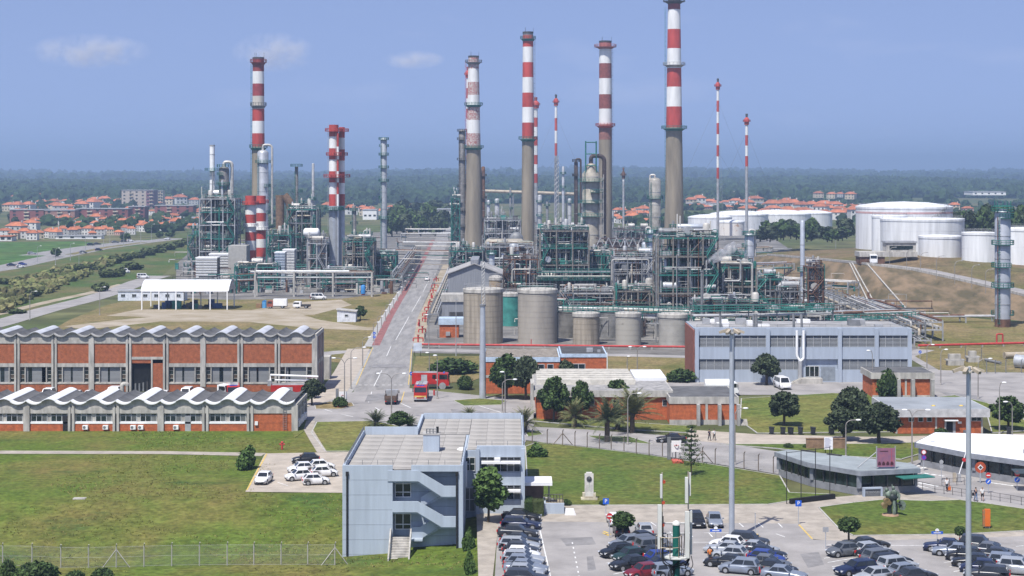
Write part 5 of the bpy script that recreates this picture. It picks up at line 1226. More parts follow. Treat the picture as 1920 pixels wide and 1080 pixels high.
rk('low white pipe run crossing toward the right column', (1560, 606), (1866, 604), 1, 6, 5, 1.6, 51, bent=10, m=LGREY, rs=(.16, .22, .28, .4))
rk('diagonal pipe rack running down to the right of the control building', (1600, 588), (1745, 640), 2, 6, 6, 3.0, 52, bent=9, m=LGREY)
rk('inner diagonal pipe rack at the foot of the embankment', (1552, 575), (1712, 645), 2, 6, 6, 3.2, 53, bent=9, m=GREY)
rk('outer diagonal pipe rack nearest the grass', (1640, 600), (1730, 648), 1, 4, 4, 1.4, 54, bent=8, m=LGREY)
rk('rear pipe rack in front of the earth embankment', (1420, 548), (1600, 560), 2, 6, 6, 3.5, 55, bent=10, m=LGREY)
rk('distant pipe rack behind the large steel structure', (1280, 530), (1480, 522), 2, 6, 6, 4, 56, bent=11, m=LGREY)
rk('far pipe rack below the widest chimney', (1240, 500), (1440, 490), 2, 6, 6, 4.5, 57, bent=12, m=GREY)
rk('far pale pipe rack seen between the chimneys', (900, 470), (1090, 466), 2, 6, 6, 6, 58, bent=12, m=LGREY)
rk('rust coloured pipe rack far between the chimneys', (920, 452), (1000, 450), 2, 4, 6, 9, 59, bent=12, m=RUST)
rk('pipe rack along the right kerb of the main road', (812, 610), (846, 520), 1, 4, 3, 3.2, 60, bent=9, m=GREY)
rk('pipe rack along the left side of the main road', (744, 546), (780, 490), 2, 4, 4, 4.5, 61, bent=11, m=GREY)
rk('pipe rack behind the louvred cooler boxes', (352, 520), (470, 512), 2, 5, 5, 4, 62, bent=9, m=LGREY)
rk('low pipe rack right of the white canopy shed', (438, 550), (480, 548), 2, 4, 4, 4, 63, bent=6, m=TEAL)
rk('pipe rack at the back of the left unit', (400, 488), (720, 478), 2, 5, 6, 7, 64, bent=16, m=LGREY)
rk('pipe sleepers on the slope left of the grey exhaust stack', (1430, 520), (1530, 545), 1, 6, 5, 1, 65, bent=10, m=LGREY)
D = 1150
t = thing('long_duct', 'long horizontal buff duct stretched between the far columns', 'duct', (xof(905, D), D, 0)); MB().cyl((0, 0, zof(358, D)), ((1080 - 905) / FPX * D, 0, zof(364, D)), 1.1, n=12).build('duct', PIPEB, t)
for i in range(4): MB().box(i * 18 + 2, -.5, 0, i * 18 + 3, .5, zof(363, D)).build('leg', GREY, t)
for k, (a, c, zz) in enumerate([((1046, 640), (1292, 643), 7.6), ((1296, 656), (1562, 650), 9.2), ((1560, 640), (1720, 632), 5.2), ((880, 560), (1010, 556), 9.0)]):
    p = Vector((*at(*a), 0)); q = Vector((*at(*c), 0)); d = q - p; t = thing('steel_walkway', ['long green walkway above the short concrete tanks', 'long green walkway above the control building roof', 'green walkway over the right hand pipe racks', 'green walkway behind the gabled shed'][k], 'walkway', p, math.atan2(d.y, d.x)); n = int(d.length / 7)
    o = MB().box(0, -.7, zz - .2, d.length, .7, zz).build('deck', TEAL, t)
    for y in (-.7, .7): MB().rail([(0, y, zz), (d.length, y, zz)], 1.15, .09, 1.2).build('handrail', TEAL, o)
    for i in range(n + 1): MB().box(d.length * i / n - .12, -.12, 0, d.length * i / n + .12, .12, zz - .2).build('leg', GREY, t)
# red fire main with hydrants
t = thing('fire_main', 'long red fire water pipe on low supports in front of the concrete tanks', 'pipe', (xof(784, 408), 408, 0)); L_ = 65.5
MB().cyl((0, 0, .75), (L_, -6, .75), .26, n=10).build('pipe', HYD, t)
me = MB().box(-.2, -.2, 0, .2, .2, .55).mesh('support', CONC)
for i in range(14): link('support', me, t, (L_ * i / 13, -6 * i / 13, 0))
b = MB(); b.tube(fillet([(9, -.9, .75), (9, -.9, 2.2)], .2), .12, 6); b.tube([(27, -2.5, .75), (27, -2.5, 2.2)], .12, 6); b.build('hydrant_riser', HYD, t)
t = thing('fire_main', 'long red fire water pipe right of the control building', 'pipe', (xof(1722, 405), 405, 0))
MB().cyl((0, 0, .75), (38, 9, .75), .28, n=10).build('pipe', HYD, t)
for i in range(8): MB().box(5.4 * i - .2, 1.28 * i - .2, 0, 5.4 * i + .2, 1.28 * i + .2, .5).build('support', CONC, t)
b = MB(); b.tube(fillet([(20, 5, .7), (20, 5, 3), (21.5, 5.2, 3), (21.5, 5.2, .7)], .3), .2, 6); b.build('valve_loop', HYD, t)
for k, (px, py) in enumerate([(784, 642), (792, 625), (786, 612), (797, 604), (800, 594), (803, 583), (806, 572), (809, 560), (812, 550), (815, 540), (818, 528)]):
    X, Y = at(px, py); t = thing('fire_hydrant', 'red hydrant valve set, ' + ORD[k] + ' from the near end of the row along the right kerb', 'hydrant', (X, Y, 0), k * .7, 'red hydrants along the main road')
    b = MB(); b.tube(fillet([(-1.2, 0, .3), (-1.2, 0, 1.1), (1.2, .2, 1.1), (1.2, .2, .2)], .3), .16, 6); b.build('pipe_loop', HYD, t)
    MB().cyl((0, 0, 0), (0, 0, 1.9), .2, n=8).build('valve', HYD, t); MB().ring(.28, .4, 1.75, 1.85, 10).build('handwheel', HYD, t)
# ---- canopy shed and yard in front of the left unit
D = at(0, 581)[1]; s = FPX / D; t = thing('canopy_shed', 'open sided shed with white rounded barrel roof and thin posts', 'canopy', (xof(266, D), D, 0)); W_ = 160 / s; he = (581 - 545) / s; dp = 13
N = 12; arc = [(dp * k / N, he + 3.0 * math.sin(PI * k / N)) for k in range(N + 1)]; prof = arc + [(y, z - .2) for y, z in arc[::-1]]
MB().extr(prof, -.4, W_ + .4, 'X').build('roof', ROOFW, t)
me = MB().box(-.16, -.16, 0, .16, .16, he).mesh('post', WHITE)
for i in range(6):
    for y in (0, dp): link('post', me, t, (W_ * i / 5, y, 0))
MB().box(0, -.15, he - .3, W_, .15, he - .05).build('eaves_beam', WHITE, t)
MB().extr([(y, z) for y, z in arc], W_ + .405, W_ + .45, 'X').build('gable', LGREY, t)
rr = random.Random(9)
BLUE = mat('tarp_blue', (.03, .07, .20), .7)
for k in range(22):
    x = rr.uniform(1, W_ - 3); y = rr.uniform(3, 11); kk = rr.choice([DKST, BLUE, BLUE, GREY, BLACK, TEAL]); h_ = rr.uniform(.8, 2.6)
    b = MB(); b.box(x, y, 0, x + rr.uniform(1, 3), y + 1.2, h_); b.box(x + .2, y - .3, 0, x + .8, y - .01, h_ * .6)
    tag(b.build('stored_crate', kk), 'stored crate or bundle, ' + ORD[k % 20] + (' of the front heap' if k < 20 else ' of the rear heap') + ' under the white canopy', 'crate', 'goods heaped under the canopy').location = t.location
D = at(0, 564)[1]; s = FPX / D; t = thing('site_cabin', 'row of white site cabins with small windows behind the white canopy', 'cabin', (xof(221, D), D, 0))
MB().box(0, 0, 0, 125 / s, 5, (564 - 547) / s).build('wall', mat('cabin_white', (.66, .70, .76), .7), t); MB().box(-.2, -.2, (564 - 546.8) / s, 125.5 / s, 5.2, (564 - 544.5) / s).build('roof', LGREY, t)
for i in range(6): window(t, 1 + i * 3.6, 2.4 + i * 3.6, 1.2, 2.2, -.02, 2, 1, .08)
D = at(0, 604)[1]; s = FPX / D; t = thing('white_hut', 'small white hut with single pitch roof and one window in the dry grass', 'hut', (xof(632, D), D, 0))
MB().extr([(0, 0), (5.2, 0), (5.2, 2.9), (0, 3.4)], 0, 4.5).build('wall', mat('hut_white', (.68, .70, .74), .8), t); MB().extr([(-.3, 3.43), (5.5, 2.87), (5.5, 3.07), (-.3, 3.63)], -.3, 4.8).build('roof', CONC2, t); window(t, 2.1, 3.1, 1.5, 2.2, -.02, 1, 1, .1)
X, Y = at(491.5, 578); o = thing('portable_toilet', 'blue portable toilet right of the canopy shed', 'toilet', (X, Y, 0)); PB = mat('toilet_blue', (.04, .22, .52), .5)
MB().box(0, 0, 0, 1.2, 1.2, 2.2).build('cabin', PB, o); MB().extr([(-.05, 2.2), (1.25, 2.2), (.6, 2.5)], -.05, 1.25).build('roof', PB, o); MB().box(.2, -.04, .1, 1.0, -.003, 2.0).build('door', mat('toilet_door', (.10, .34, .62), .5), o)
X, Y = at(480, 578); tag(MB().box(0, 0, 0, 1.6, 1.2, 1.3).box(.1, .1, 1.3, 1.5, 1.1, 1.45).build('skip_box', mat('timber_box', (.28, .17, .09), .8), None, (X, Y, 0)), 'brown wooden box left of the blue portable toilet', 'box')
X, Y = at(681, 553); o = thing('blue_tank', 'bright blue upright tank under the concrete pipe rack', 'tank', (X, Y, 0)); MB().lathe([(.8, .4), (.8, 3), (.5, 3.4), (.1, 3.5)], 14).build('shell', PB, o); MB().lathe([(.6, 0), (.6, .4)], 10).build('stand', RED, o)
X, Y = at(328, 505); o = thing('green_bin', 'green waste container on the sandy yard behind the cabins', 'container', (X, Y, 0)); MB().box(0, 0, 0, 1.4, 1.2, 2.4).build('body', TEAL2, o); MB().box(-.1, -.1, 2.4, 1.5, 1.3, 2.6).build('lid', TEAL, o)
# white tanks of the tank farm
WT = mat('tank_white', (.72, .73, .735), .55, var=.10, scale=.45, stretch=(1, 1, .08), detail=7)
ctank('largest white oil tank at the back with a pale red stripe under the rim', 1606, 1784, 470, 389, WT, 1, z0=11, rimm=WT, band=(2.6, 1.9, mat('pale_red_stripe', (.58, .36, .35), .7)), stair=True, dome=.08)
ctank('wide white oil tank in the middle with raised rim walkway', 1652, 1806, 478, 412, WT, 2, z0=11, rimm=WT, dome=.01)
ctank('white oil tank with two dark seams left of the wide one', 1635, 1700, 474, 405, WT, 2, z0=11, rimm=WT, dome=.01)
ctank('lower white oil tank with a red riser in front of the wide one', 1723, 1802, 486, 444, WT, 0, z0=11, rimm=WT, dome=.04, rail=False)
ctank('white oil tank right of the lower one, partly behind the grey column', 1804, 1868, 496, 437, WT, 1, z0=10, rimm=WT, dome=.01)
ctank('white oil tank cut off by the right edge', 1872, 1990, 498, 430, WT, 1, z0=10, rimm=WT, dome=.02)
for k, (a, c, yb, tp) in enumerate([(1290, 1372, 434, 408), (1330, 1440, 432, 403), (1400, 1520, 430, 402), (1345, 1396, 442, 416), (1480, 1560, 428, 400)]):
    ctank(['hazy white tank nearest the widest chimney', 'hazy broad white tank behind the thin guyed flare', 'hazy broad white tank behind the shorter flare', 'low white tank with rust streaked roof', 'hazy white tank behind the tree belt'][k], a, c, yb, tp, WT if k != 3 else mat('tank_white_rusty', (.70, .66, .60), .6, scale=.15, col2=(.40, .20, .08), lo=.6, hi=.68), 1, z0=2.5, rimm=WT, dome=.10, rail=False)
D = 598; t = thing('pump_house', 'low building with brown brick base and pale upper floor under the white tanks', 'building', (xof(1613, D), D, 9.6)); s = FPX / D
MB().box(0, 0, 0, 46 / s, 8, 2.6).build('base', RUST, t); MB().box(-.3, -.4, 2.6, 107 / s, 8.4, 4.3).build('slab', CONC2, t); MB().box(50 / s, 1, 4.3, 106 / s, 7, 7.4).build('upper_floor', CONC2, t); MB().box(56 / s, .95, 5.0, 100 / s, .99, 6.4).build('window_band', GLASS, t); MB().box(48 / s, .6, 7.4, 108 / s, 7.4, 8.0).build('roof', LGREY, t)
# steam
STEAM = bpy.data.materials.new('steam'); STEAM.use_nodes = True; n_ = STEAM.node_tree; n_.nodes.remove(n_.nodes['Principled BSDF'])
pv = n_.nodes.new('ShaderNodeVolumePrincipled'); pv.inputs['Color'].default_value = (.97, .98, 1, 1); tcn = n_.nodes.new('ShaderNodeTexCoord'); nn = n_.nodes.new('ShaderNodeTexNoise'); nn.inputs['Scale'].default_value = .75; nn.inputs['Detail'].default_value = 5
mr = n_.nodes.new('ShaderNodeMapRange'); mr.inputs[1].default_value = .47; mr.inputs[2].default_value = .68; mr.inputs[4].default_value = 1.0
n_.links.new(tcn.outputs['Object'], nn.inputs['Vector']); n_.links.new(nn.outputs['Fac'], mr.inputs[0]); n_.links.new(mr.outputs[0], pv.inputs['Density']); n_.links.new(pv.outputs[0], n_.nodes['Material Output'].inputs['Volume'])
Dv = 418; pts = [(xof(a, Dv), Dv, zof(c, Dv)) for a, c in ((1316, 506), (1320, 497), (1328, 488), (1342, 480), (1362, 472), (1390, 464))]
V = []; F = []; n = 14
for i, p in enumerate(pts):
    r = [.35, .9, 1.6, 2.2, 2.9, .6][i]
    for j in range(n): a = 2 * PI * j / n; V.append((p[0] + r * .6 * math.cos(a), p[1] + r * math.sin(a), p[2] + r * math.cos(a) * (.9 if i > 1 else .2)))
for i in range(len(pts) - 1):
    for j in range(n): a = i * n + j; q = i * n + (j + 1) % n; F.append((a, q, q + n, a + n))
F += [tuple(range(n))[::-1], tuple(range((len(pts) - 1) * n, len(pts) * n))]
o = stuff(MB().add(V, [f_[::-1] for f_ in F], True).build('steam_plume', STEAM)); o['label'] = 'white steam plume drifting right from a vent in the large structure'
X, Y = xof(1316, Dv), Dv; tag(MB().cyl((X, Y, 0), (X, Y, zof(507, Dv)), .35, n=10).ring(.3, .5, zof(507, Dv) - .4, zof(507, Dv), 10, (X, Y)).build('vent_pipe', GREY), 'grey vent pipe that gives off the white steam', 'vent')
# low pumps, manifolds and loose pipework between the frames, too many to count
g = random.Random(77); CL_ = {m.name: (m, MB()) for m in (LGREY, GREY, DKST, TEAL, PIPEW, RUST)}
for (x0, x1, y0, y1, n) in ((1020, 1300, 560, 636, 330), (1300, 1560, 540, 636, 300), (1560, 1700, 590, 640, 120), (860, 1030, 505, 600, 200), (900, 1240, 470, 520, 260), (360, 740, 500, 552, 420), (1240, 1440, 480, 545, 200)):
    for k in range(n):
        X, Y = at(g.uniform(x0, x1), g.uniform(y0, y1)); m, b = CL_[g.choice(list(CL_))]; q = g.random()
        if q < .3: h_ = g.uniform(1, 5); r = g.uniform(.25, .7); b.cyl((X, Y, 0), (X, Y, h_), r, r * .9, 7)
        elif q < .5: h_ = g.uniform(.6, 2.4); b.box(X, Y, 0, X + g.uniform(.8, 2.5), Y + 1.2, h_)
        else:
            h_ = g.uniform(.8, 6.5); L_ = g.uniform(3, 14) * g.choice((-1, 1)); e = g.choice((0, g.uniform(1, 6))); b.tube([(X, Y, e), (X, Y, h_), (X + L_, Y + g.uniform(-1, 1), h_), (X + L_, Y, g.uniform(0, h_))], g.choice((.08, .12, .18)), 5)
for nm, (m, b) in CL_.items(): stuff(b.build('loose_pipework', m))['label'] = 'low pumps, manifolds and loose pipework between the frames, ' + nm.replace('_', ' ') + ' pieces'
# ================================================================== VEGETATION
def icosphere(sub):
    t = (1 + 5 ** .5) / 2
    v = [(-1, t, 0), (1, t, 0), (-1, -t, 0), (1, -t, 0), (0, -1, t), (0, 1, t), (0, -1, -t), (0, 1, -t), (t, 0, -1), (t, 0, 1), (-t, 0, -1), (-t, 0, 1)]
    f = [(0, 11, 5), (0, 5, 1), (0, 1, 7), (0, 7, 10), (0, 10, 11), (1, 5, 9), (5, 11, 4), (11, 10, 2), (10, 7, 6), (7, 1, 8), (3, 9, 4), (3, 4, 2), (3, 2, 6), (3, 6, 8), (3, 8, 9), (4, 9, 5), (2, 4, 11), (6, 2, 10), (8, 6, 7), (9, 8, 1)]
    v = [Vector(p).normalized() for p in v]
    for _ in range(sub):
        cache = {}; nf = []
        def mid(a, b):
            k = (min(a, b), max(a, b))
            if k not in cache: cache[k] = len(v); v.append((v[a] + v[b]).normalized())
            return cache[k]
        for a, b, c in f:
            x, y, z = mid(a, b), mid(b, c), mid(c, a); nf += [(a, x, z), (b, y, x), (c, z, y), (x, y, z)]
        f = nf
    return np.array([tuple(p) for p in v]), np.array(f)
ICO1 = icosphere(1); ICO2 = icosphere(2)
def crownmesh(name, blobs, n, ls, m, seed, core=.62, flat=.55):
    ls *= 1.25
    """leaf-sized faces through the volume of several blobs, on a rough inner mass; blobs: (x,y,z,rx,ry,rz)"""
    g = np.random.default_rng(seed); V = []; F = []; base = 0
    B = np.array(blobs); wts = (B[:, 3] * B[:, 4] * B[:, 5]) ** .67; wts /= wts.sum()
    bi = g.choice(len(B), n, p=wts); d = g.normal(size=(n, 3)); d /= np.linalg.norm(d, axis=1)[:, None]
    rad = g.uniform(.62, 1.06, n) ** .8
    rad *= 1 + .13 * np.sin(d[:, 0] * 7 + bi) * np.cos(d[:, 2] * 6 + bi * 2)
    c = B[bi, :3] + d * B[bi, 3:] * rad[:, None]
    nrm = d * (1 - flat) + g.normal(size=(n, 3)) * flat; nrm /= np.linalg.norm(nrm, axis=1)[:, None]
    a = np.cross(nrm, g.normal(size=(n, 3))); a /= np.linalg.norm(a, axis=1)[:, None]; b_ = np.cross(nrm, a)
    sz = ls * g.uniform(.55, 1.35, n)[:, None]
    Q = np.stack([c - a * sz - b_ * sz * .55, c + a * sz * .3 - b_ * sz * .8, c + a * sz + b_ * sz * .5, c - a * sz * .4 + b_ * sz * .85], 1).reshape(-1, 3)
    V = Q; F4 = np.arange(4 * n).reshape(-1, 4)
    T = np.concatenate([F4[:, [0, 1, 2]], F4[:, [0, 2, 3]]])
    if core > 0:
        for k, bb in enumerate(blobs):
            v, f = ICO1 if n < 900 else ICO2
            vv = v * (core * (1 + .16 * g.normal(size=(len(v), 1)))) * np.array(bb[3:]) + np.array(bb[:3])
            T = np.concatenate([T, f + len(V)]); V = np.concatenate([V, vv])
    return npmesh(name, V, T, m)
def trunkmesh(h, r, limbs, seed, m=BARK, fork=.45, spread=.32):
    rr = random.Random(seed); b = MB(); b.tube([(0, 0, -.02), (.01, 0, h * fork * .5), (.015, .01, h * fork)], r, 7, True, r * .75)
    for k in range(limbs):
        a = k * 2 * PI / limbs + rr.uniform(-.4, .4); q = spread * rr.uniform(.7, 1.1)
        b.tube([(.015, .01, h * fork * .93), (q * .45 * math.cos(a), q * .45 * math.sin(a), h * (fork + .16)), (q * math.cos(a), q * math.sin(a), h * (fork + .36))], r * .6, 6, True, r * .18)
    return b.mesh('trunk', m)
def blobs_round(seed, n, rx, z0, z1, br):
    rr = random.Random(seed); out = []
    for k in range(n):
        a = k * 2.399 + rr.uniform(-.3, .3); u = (k + .5) / n; q = rx * math.sin(PI * min(.93, .18 + u * .8)) * rr.uniform(.55, 1.0); r = br * rr.uniform(.75, 1.25)
        out.append((q * math.cos(a), q * math.sin(a), z0 + (z1 - z0) * u, r, r, r * .85))
    return out
PROTO = {}
def proto(key, blobs, n, ls, m, trunk, seed, core=.62):
    t = bpy.data.objects.new('tree', None); COL.objects.link(t)
    link('crown', crownmesh('crown', blobs, n, ls, m, seed, core), t)
    if trunk: link('trunk', trunk, t)
    PROTO[key] = t; t['used'] = 0
proto('dark', blobs_round(1, 19, .36, .36, .88, .135), 3600, .028, LEAF3, trunkmesh(1, .035, 5, 1), 1)
proto('dark2', blobs_round(7, 21, .46, .38, .86, .145), 3800, .028, LEAF3, trunkmesh(1, .045, 5, 2, fork=.35), 2)
proto('mid', blobs_round(3, 19, .33, .32, .90, .135), 3600, .028, LEAF, trunkmesh(1, .03, 5, 3), 3)
proto('bright', blobs_round(4, 14, .17, .32, .90, .13), 3000, .026, LEAF2, trunkmesh(1, .022, 4, 4, fork=.3, spread=.15), 4)
proto('ball', [(0, 0, .72, .30, .30, .26), (.1, .05, .66, .22, .2, .18), (-.1, -.05, .78, .2, .2, .17)], 2200, .028, LEAF, trunkmesh(1, .035, 3, 5, fork=.5, spread=.12), 5, .85)
proto('bush', [(0, 0, .34, .42, .4, .36), (.25, .05, .3, .28, .26, .3), (-.24, 0, .28, .28, .28, .26)], 2200, .035, LEAF, None, 6, .85)
proto('wildbush', [(0, 0, .38, .34, .3, .4), (.3, .05, .28, .24, .22, .28), (-.28, 0, .26, .26, .24, .26), (.1, -.1, .62, .2, .18, .3)], 1500, .05, LEAF2, None, 16, .55)
proto('far', blobs_round(8, 7, .32, .28, .80, .24), 520, .07, LEAF, trunkmesh(1, .035, 3, 8), 8, .85)
proto('far2', blobs_round(9, 6, .24, .25, .85, .22), 520, .07, LEAF3, trunkmesh(1, .03, 3, 9), 9, .85)
proto('farbush', blobs_round(10, 5, .40, .14, .50, .26), 420, .08, LEAFD, None, 10, .85)
def tree(key, px, ybase, top, wpx, label, name='tree', cat='tree', group=None, z0=None, rz=None, dz=0.0, nat=None):
    """plant a copy of a prototype: height from its top row, width from its spread"""
    if z0 is None: X, Y, z = atg(px, ybase)
    else: X, Y = at(px, ybase, z0); z = z0
    s = FPX / Y; h = (ybase - top) / s; wd = wpx / s
    base_w = {'dark': .80, 'dark2': 1.0, 'mid': .74, 'bright': .46, 'ball': .60, 'bush': 1.0, 'wildbush': 1.05, 'far': .95, 'far2': .8, 'farbush': 1.1}[key]; top_h = {'bush': .70, 'wildbush': .86, 'farbush': .66, 'ball': .98, 'far': 1.0}.get(key, 1.02)
    sz = h / top_h; sxy = wd / base_w
    p = PROTO[key]; rzz = (px * 1.7 + ybase) % 6.28 if rz is None else rz
    if not p['used']:
        p['used'] = 1; p.location = (X, Y, z + dz); p.rotation_euler = (0, 0, rzz); p.scale = (sxy, sxy, sz); p.name = name; o = p
        tag(p, label, cat, group)
    else:
        o = dup(p, (X, Y, z + dz), rzz, (sxy, sxy, sz)); o.name = name; tag(o, label, cat, group)
        if not group and 'group' in o.keys(): del o['group']
    for c in o.children:
        if False: pass
    return o
for a in [('dark', 585, 760, 708, 46, 'dark round tree at the corner of the white roofed annex'),
          ('mid', 950, 748, 664, 60, 'large dense tree right of the light mast in front of the brick store'), ('dark2', 986, 750, 664, 62, 'large blue green tree in front of the brick store, right of the dense one'),
          ('dark', 1062, 737, 673, 46, 'smaller round tree before the blue fascia brick office'), ('mid', 1038, 792, 706, 54, 'leaning leafy tree at the left end of the long brick building'),
          ('mid', 1090, 788, 714, 40, 'slimmer leafy tree before the pale roof strips'), ('mid', 1158, 782, 711, 52, 'leafy tree between the pale roof strips and the tall palm'),
          ('dark2', 1437, 722, 660, 60, 'round tree in front of the control building next to the white minibus'), ('dark', 1470, 799, 730, 63, 'lone round tree with forked trunk on the sloping lawn'),
          ('dark2', 1598, 806, 722, 80, 'tall bushy tree behind the pair at the edge of the sloping lawn'), ('dark', 1582, 826, 762, 64, 'lower dark tree leaning over the promenade'),
          ('dark2', 1648, 832, 752, 88, 'broad dark tree with thick trunk in front of the reception building'), ('dark2', 1652, 708, 657, 88, 'wide tree before the right end of the control building'),
          ('ball', 1764, 834, 803, 24, 'small round tree outside the reception door'), ('mid', 1890, 806, 742, 62, 'double trunked tree near the right edge by the side road'),
          ('bright', 915, 982, 872, 58, 'bright green upright tree beside the row of parked cars'), ('ball', 1168, 1014, 960, 42, 'clipped round tree on props between the parking rows'),
          ('ball', 1592, 1021, 970, 40, 'clipped round tree at the head of the middle parking row'), ('ball', 1800, 1019, 987, 20, 'smallest clipped tree on two props by the statue lawn'),
          ('mid', 676, 600, 573, 22, 'small leafy tree against the white hut'), ('mid', 750, 806, 771, 44, 'small multi stemmed tree behind the grey office roof')]: tree(*a)
for a in [('wildbush', 462, 880, 838, 50, 'loose wild bush at the corner of the small car park'), ('bush', 638, 764, 745, 32, 'clipped dome bush below the red and white board'), ('bush', 872, 730, 705, 36, 'dark dome bush right of the red fire engine'),
          ('bush', 1663, 746, 693, 42, 'tall block of ivy covering the corner of the small brick block'), ('wildbush', 1008, 858, 832, 38, 'feathery olive bush at the right end of the grey office'), ('bush', 1060, 948, 936, 24, 'small dark bush left of the white monument'),
          ('bush', 1130, 948, 938, 16, 'small dark bush right of the white monument'), ('wildbush', 878, 1032, 992, 24, 'leafy shrub by the walkway at the office corner'), ('wildbush', 880, 1078, 1030, 24, 'lower leafy shrub by the walkway nearest the camera'),
          ('bush', 15, 1090, 1050, 34, 'round bush in the bottom left corner'), ('bush', 66, 1094, 1054, 84, 'widest clump of bushes along the near edge below the fence'), ('bush', 140, 1094, 1070, 40, 'low bush along the near edge left of the braced fence post'), ('bush', 192, 1092, 1066, 50, 'low bush along the near edge under the braced fence post'),
          ('bush', 1280, 716, 692, 60, 'wide dark bush left of the control building'), ('wildbush', 636, 602, 585, 8, 'shrub at the left side of the white hut'),
          ('bush', 1478, 840, 831, 20, 'low shrub left of the brown garden wall'), ('bush', 1512, 840, 832, 14, 'low shrub beside the white notice board'), ('bush', 1575, 840, 833, 18, 'low shrub at the right end of the brown garden wall'), ('bush', 850, 700, 672, 90, 'grassy green mound behind the fire engine'),
          ('bush', 1728, 735, 724, 34, 'flat clipped bush beside the side road')]: tree(a[0], a[1], a[2], a[3], a[4], a[5], 'bush', 'bush')
# tree belts, row by row
def belt(key, pts, what, seed, name='tree', cat='tree', group=None, hgt=(24, 34), wid=(26, 36), z0=0.0):
    rr = random.Random(seed)
    for k, (px, py) in enumerate(pts): tree(key[k % len(key)], px, py, py - rr.uniform(*hgt), rr.uniform(*wid), ORD[k % 20] + (' ' if k < 20 else ' more distant ') + what, name, cat, group, z0)
rr = random.Random(21)
belt(['far2', 'far'], [(1428 + i * 9 + rr.uniform(-4, 4), 452 + rr.uniform(-5, 3)) for i in range(19)], 'tree from the left in the belt before the white tanks', 1, group='tree belt on the slope', hgt=(20, 44), wid=(30, 46), z0=6)
belt(['far', 'far2'], [(735 + i * 9, 444 - (i % 3) * 5) for i in range(12)], 'tree from the left in the wood at the end of the main road', 2, group='wood at the end of the road', hgt=(34, 52), wid=(30, 42))
belt(['far', 'far2'], [(742 + i * 14, 420 - (i % 2) * 8) for i in range(9)], 'tree from the left in the back row of the road end wood', 12, group='wood at the end of the road', hgt=(30, 46), wid=(34, 46))
belt(['far2', 'far'], [(1800 + i * 9, 438 + (i % 3) * 4) for i in range(15)], 'tree from the left in the dark wood above the right oil tanks', 3, group='dark wood above the oil tanks', hgt=(40, 62), wid=(34, 46), z0=13)
belt(['farbush', 'farbush'], [(8, 533), (34, 531), (66, 527), (95, 521), (124, 515), (148, 508), (170, 506), (192, 500), (215, 494), (238, 489), (258, 484), (276, 479), (296, 474), (316, 469), (334, 464), (350, 459)], 'bush from the left along the highway verge', 4, 'bush', 'bush', 'bushes along the highway', (9, 14), (26, 36))
belt(['farbush', 'farbush'], [(62, 556), (200, 520), (250, 506), (30, 588), (190, 546), (225, 518)], 'scrub clump from the left on the rough bank below the highway', 5, 'scrub_bush', 'bush', 'scrub on the rough bank', (8, 15), (26, 44))
belt(['far'], [(104, 482), (300, 447), (318, 445), (236, 451)], 'lone roadside tree by the highway', 6, hgt=(10, 20), wid=(14, 26))
# palms
FROND = mat('palm_frond', (.17, .165, .065), .7, scale=1.2, col2=(.065, .085, .03), island=.4)
FRONDD = mat('palm_frond_dark', (.085, .105, .045), .7, scale=1.2, col2=(.035, .05, .02), island=.4)
def palm(px, ybase, top, wpx, label, seed, m=FROND, trunk=.38, thick=.45):
    X, Y, z = atg(px, ybase); s = FPX / Y; H = (ybase - top) / s; L_ = wpx / s / 2 * 1.5; rr = random.Random(seed)
    t = thing('palm_tree', label, 'palm tree', (X, Y, z)); th = H * trunk
    MB().tube([(0, 0, -.05), (.05, 0, th * .5), (0, .03, th)], thick, 10, True, thick * .85).build('trunk', BARK, t)
    MB().sph((0, 0, th + .1), thick * 1.25, 9, 6, (1, 1, .9)).build('boss', BARK, t)
    g = []; F = []; n = 62
    V = []
    for k in range(n):
        a = k * 2.399 + rr.uniform(-.2, .2); el = math.radians(rr.choice([78, 65, 55, 45, 32, 20, 5, -15]) + rr.uniform(-8, 8)); ln = L_ * rr.uniform(.85, 1.1)
        p = Vector((0, 0, th + thick * .6)); segs = 9; e = el; pts = [p.copy()]
        for j in range(segs):
            e -= (math.radians(115) * (j / segs) ** 1.2) / segs * (1.0 if el > 0 else .55)
            p = p + Vector((math.cos(a) * math.cos(e), math.sin(a) * math.cos(e), math.sin(e))) * (ln / segs); pts.append(p.copy())
        for j in range(1, segs + 1):
            w_ = ln * .15 * math.sin(PI * (j / (segs + 1)) ** .8) + .03; d = (pts[j] - pts[j - 1]).normalized(); side = d.cross(Vector((0, 0, 1))).normalized(); dn = Vector((0, 0, -w_ * .45))
            for sg in (-1, 1):
                for q in range(2):
                    u = q / 2; o_ = pts[j - 1].lerp(pts[j], u); o2 = pts[j - 1].lerp(pts[j], u + .36); tip = o_.lerp(o2, .5) + side * sg * w_ + d * w_ * .55 + dn
                    b0 = len(V); V += [tuple(o_), tuple(o2), tuple(tip)]; F.append((b0, b0 + 1, b0 + 2))
    link('fronds', npmesh('fronds', V, F, m), t)
    return t
palm(984, 812, 768, 46, 'short palm at the right corner of the grey office roof', 1)
palm(1077, 800, 757, 50, 'pale short palm before the brick wall, second from the left', 2)
palm(1138, 829, 752, 62, 'dark feathery palm with thick trunk on the road island', 3, FRONDD, .5)
palm(1185, 812, 735, 80, 'largest palm with drooping fronds before the long brick building', 4, FROND, .42)
palm(1158, 806, 756, 50, 'palm half hidden between the dark palm and the largest palm', 5)
palm(880, 790, 768, 26, 'palm top just showing behind the roof of the grey office', 6)
palm(705, 800, 771, 40, 'low spiky yucca like palm behind the grey office', 7, FRONDD, .15)
palm(768, 800, 775, 26, 'small spiky palm right of the multi stemmed tree', 8, FRONDD, .2)
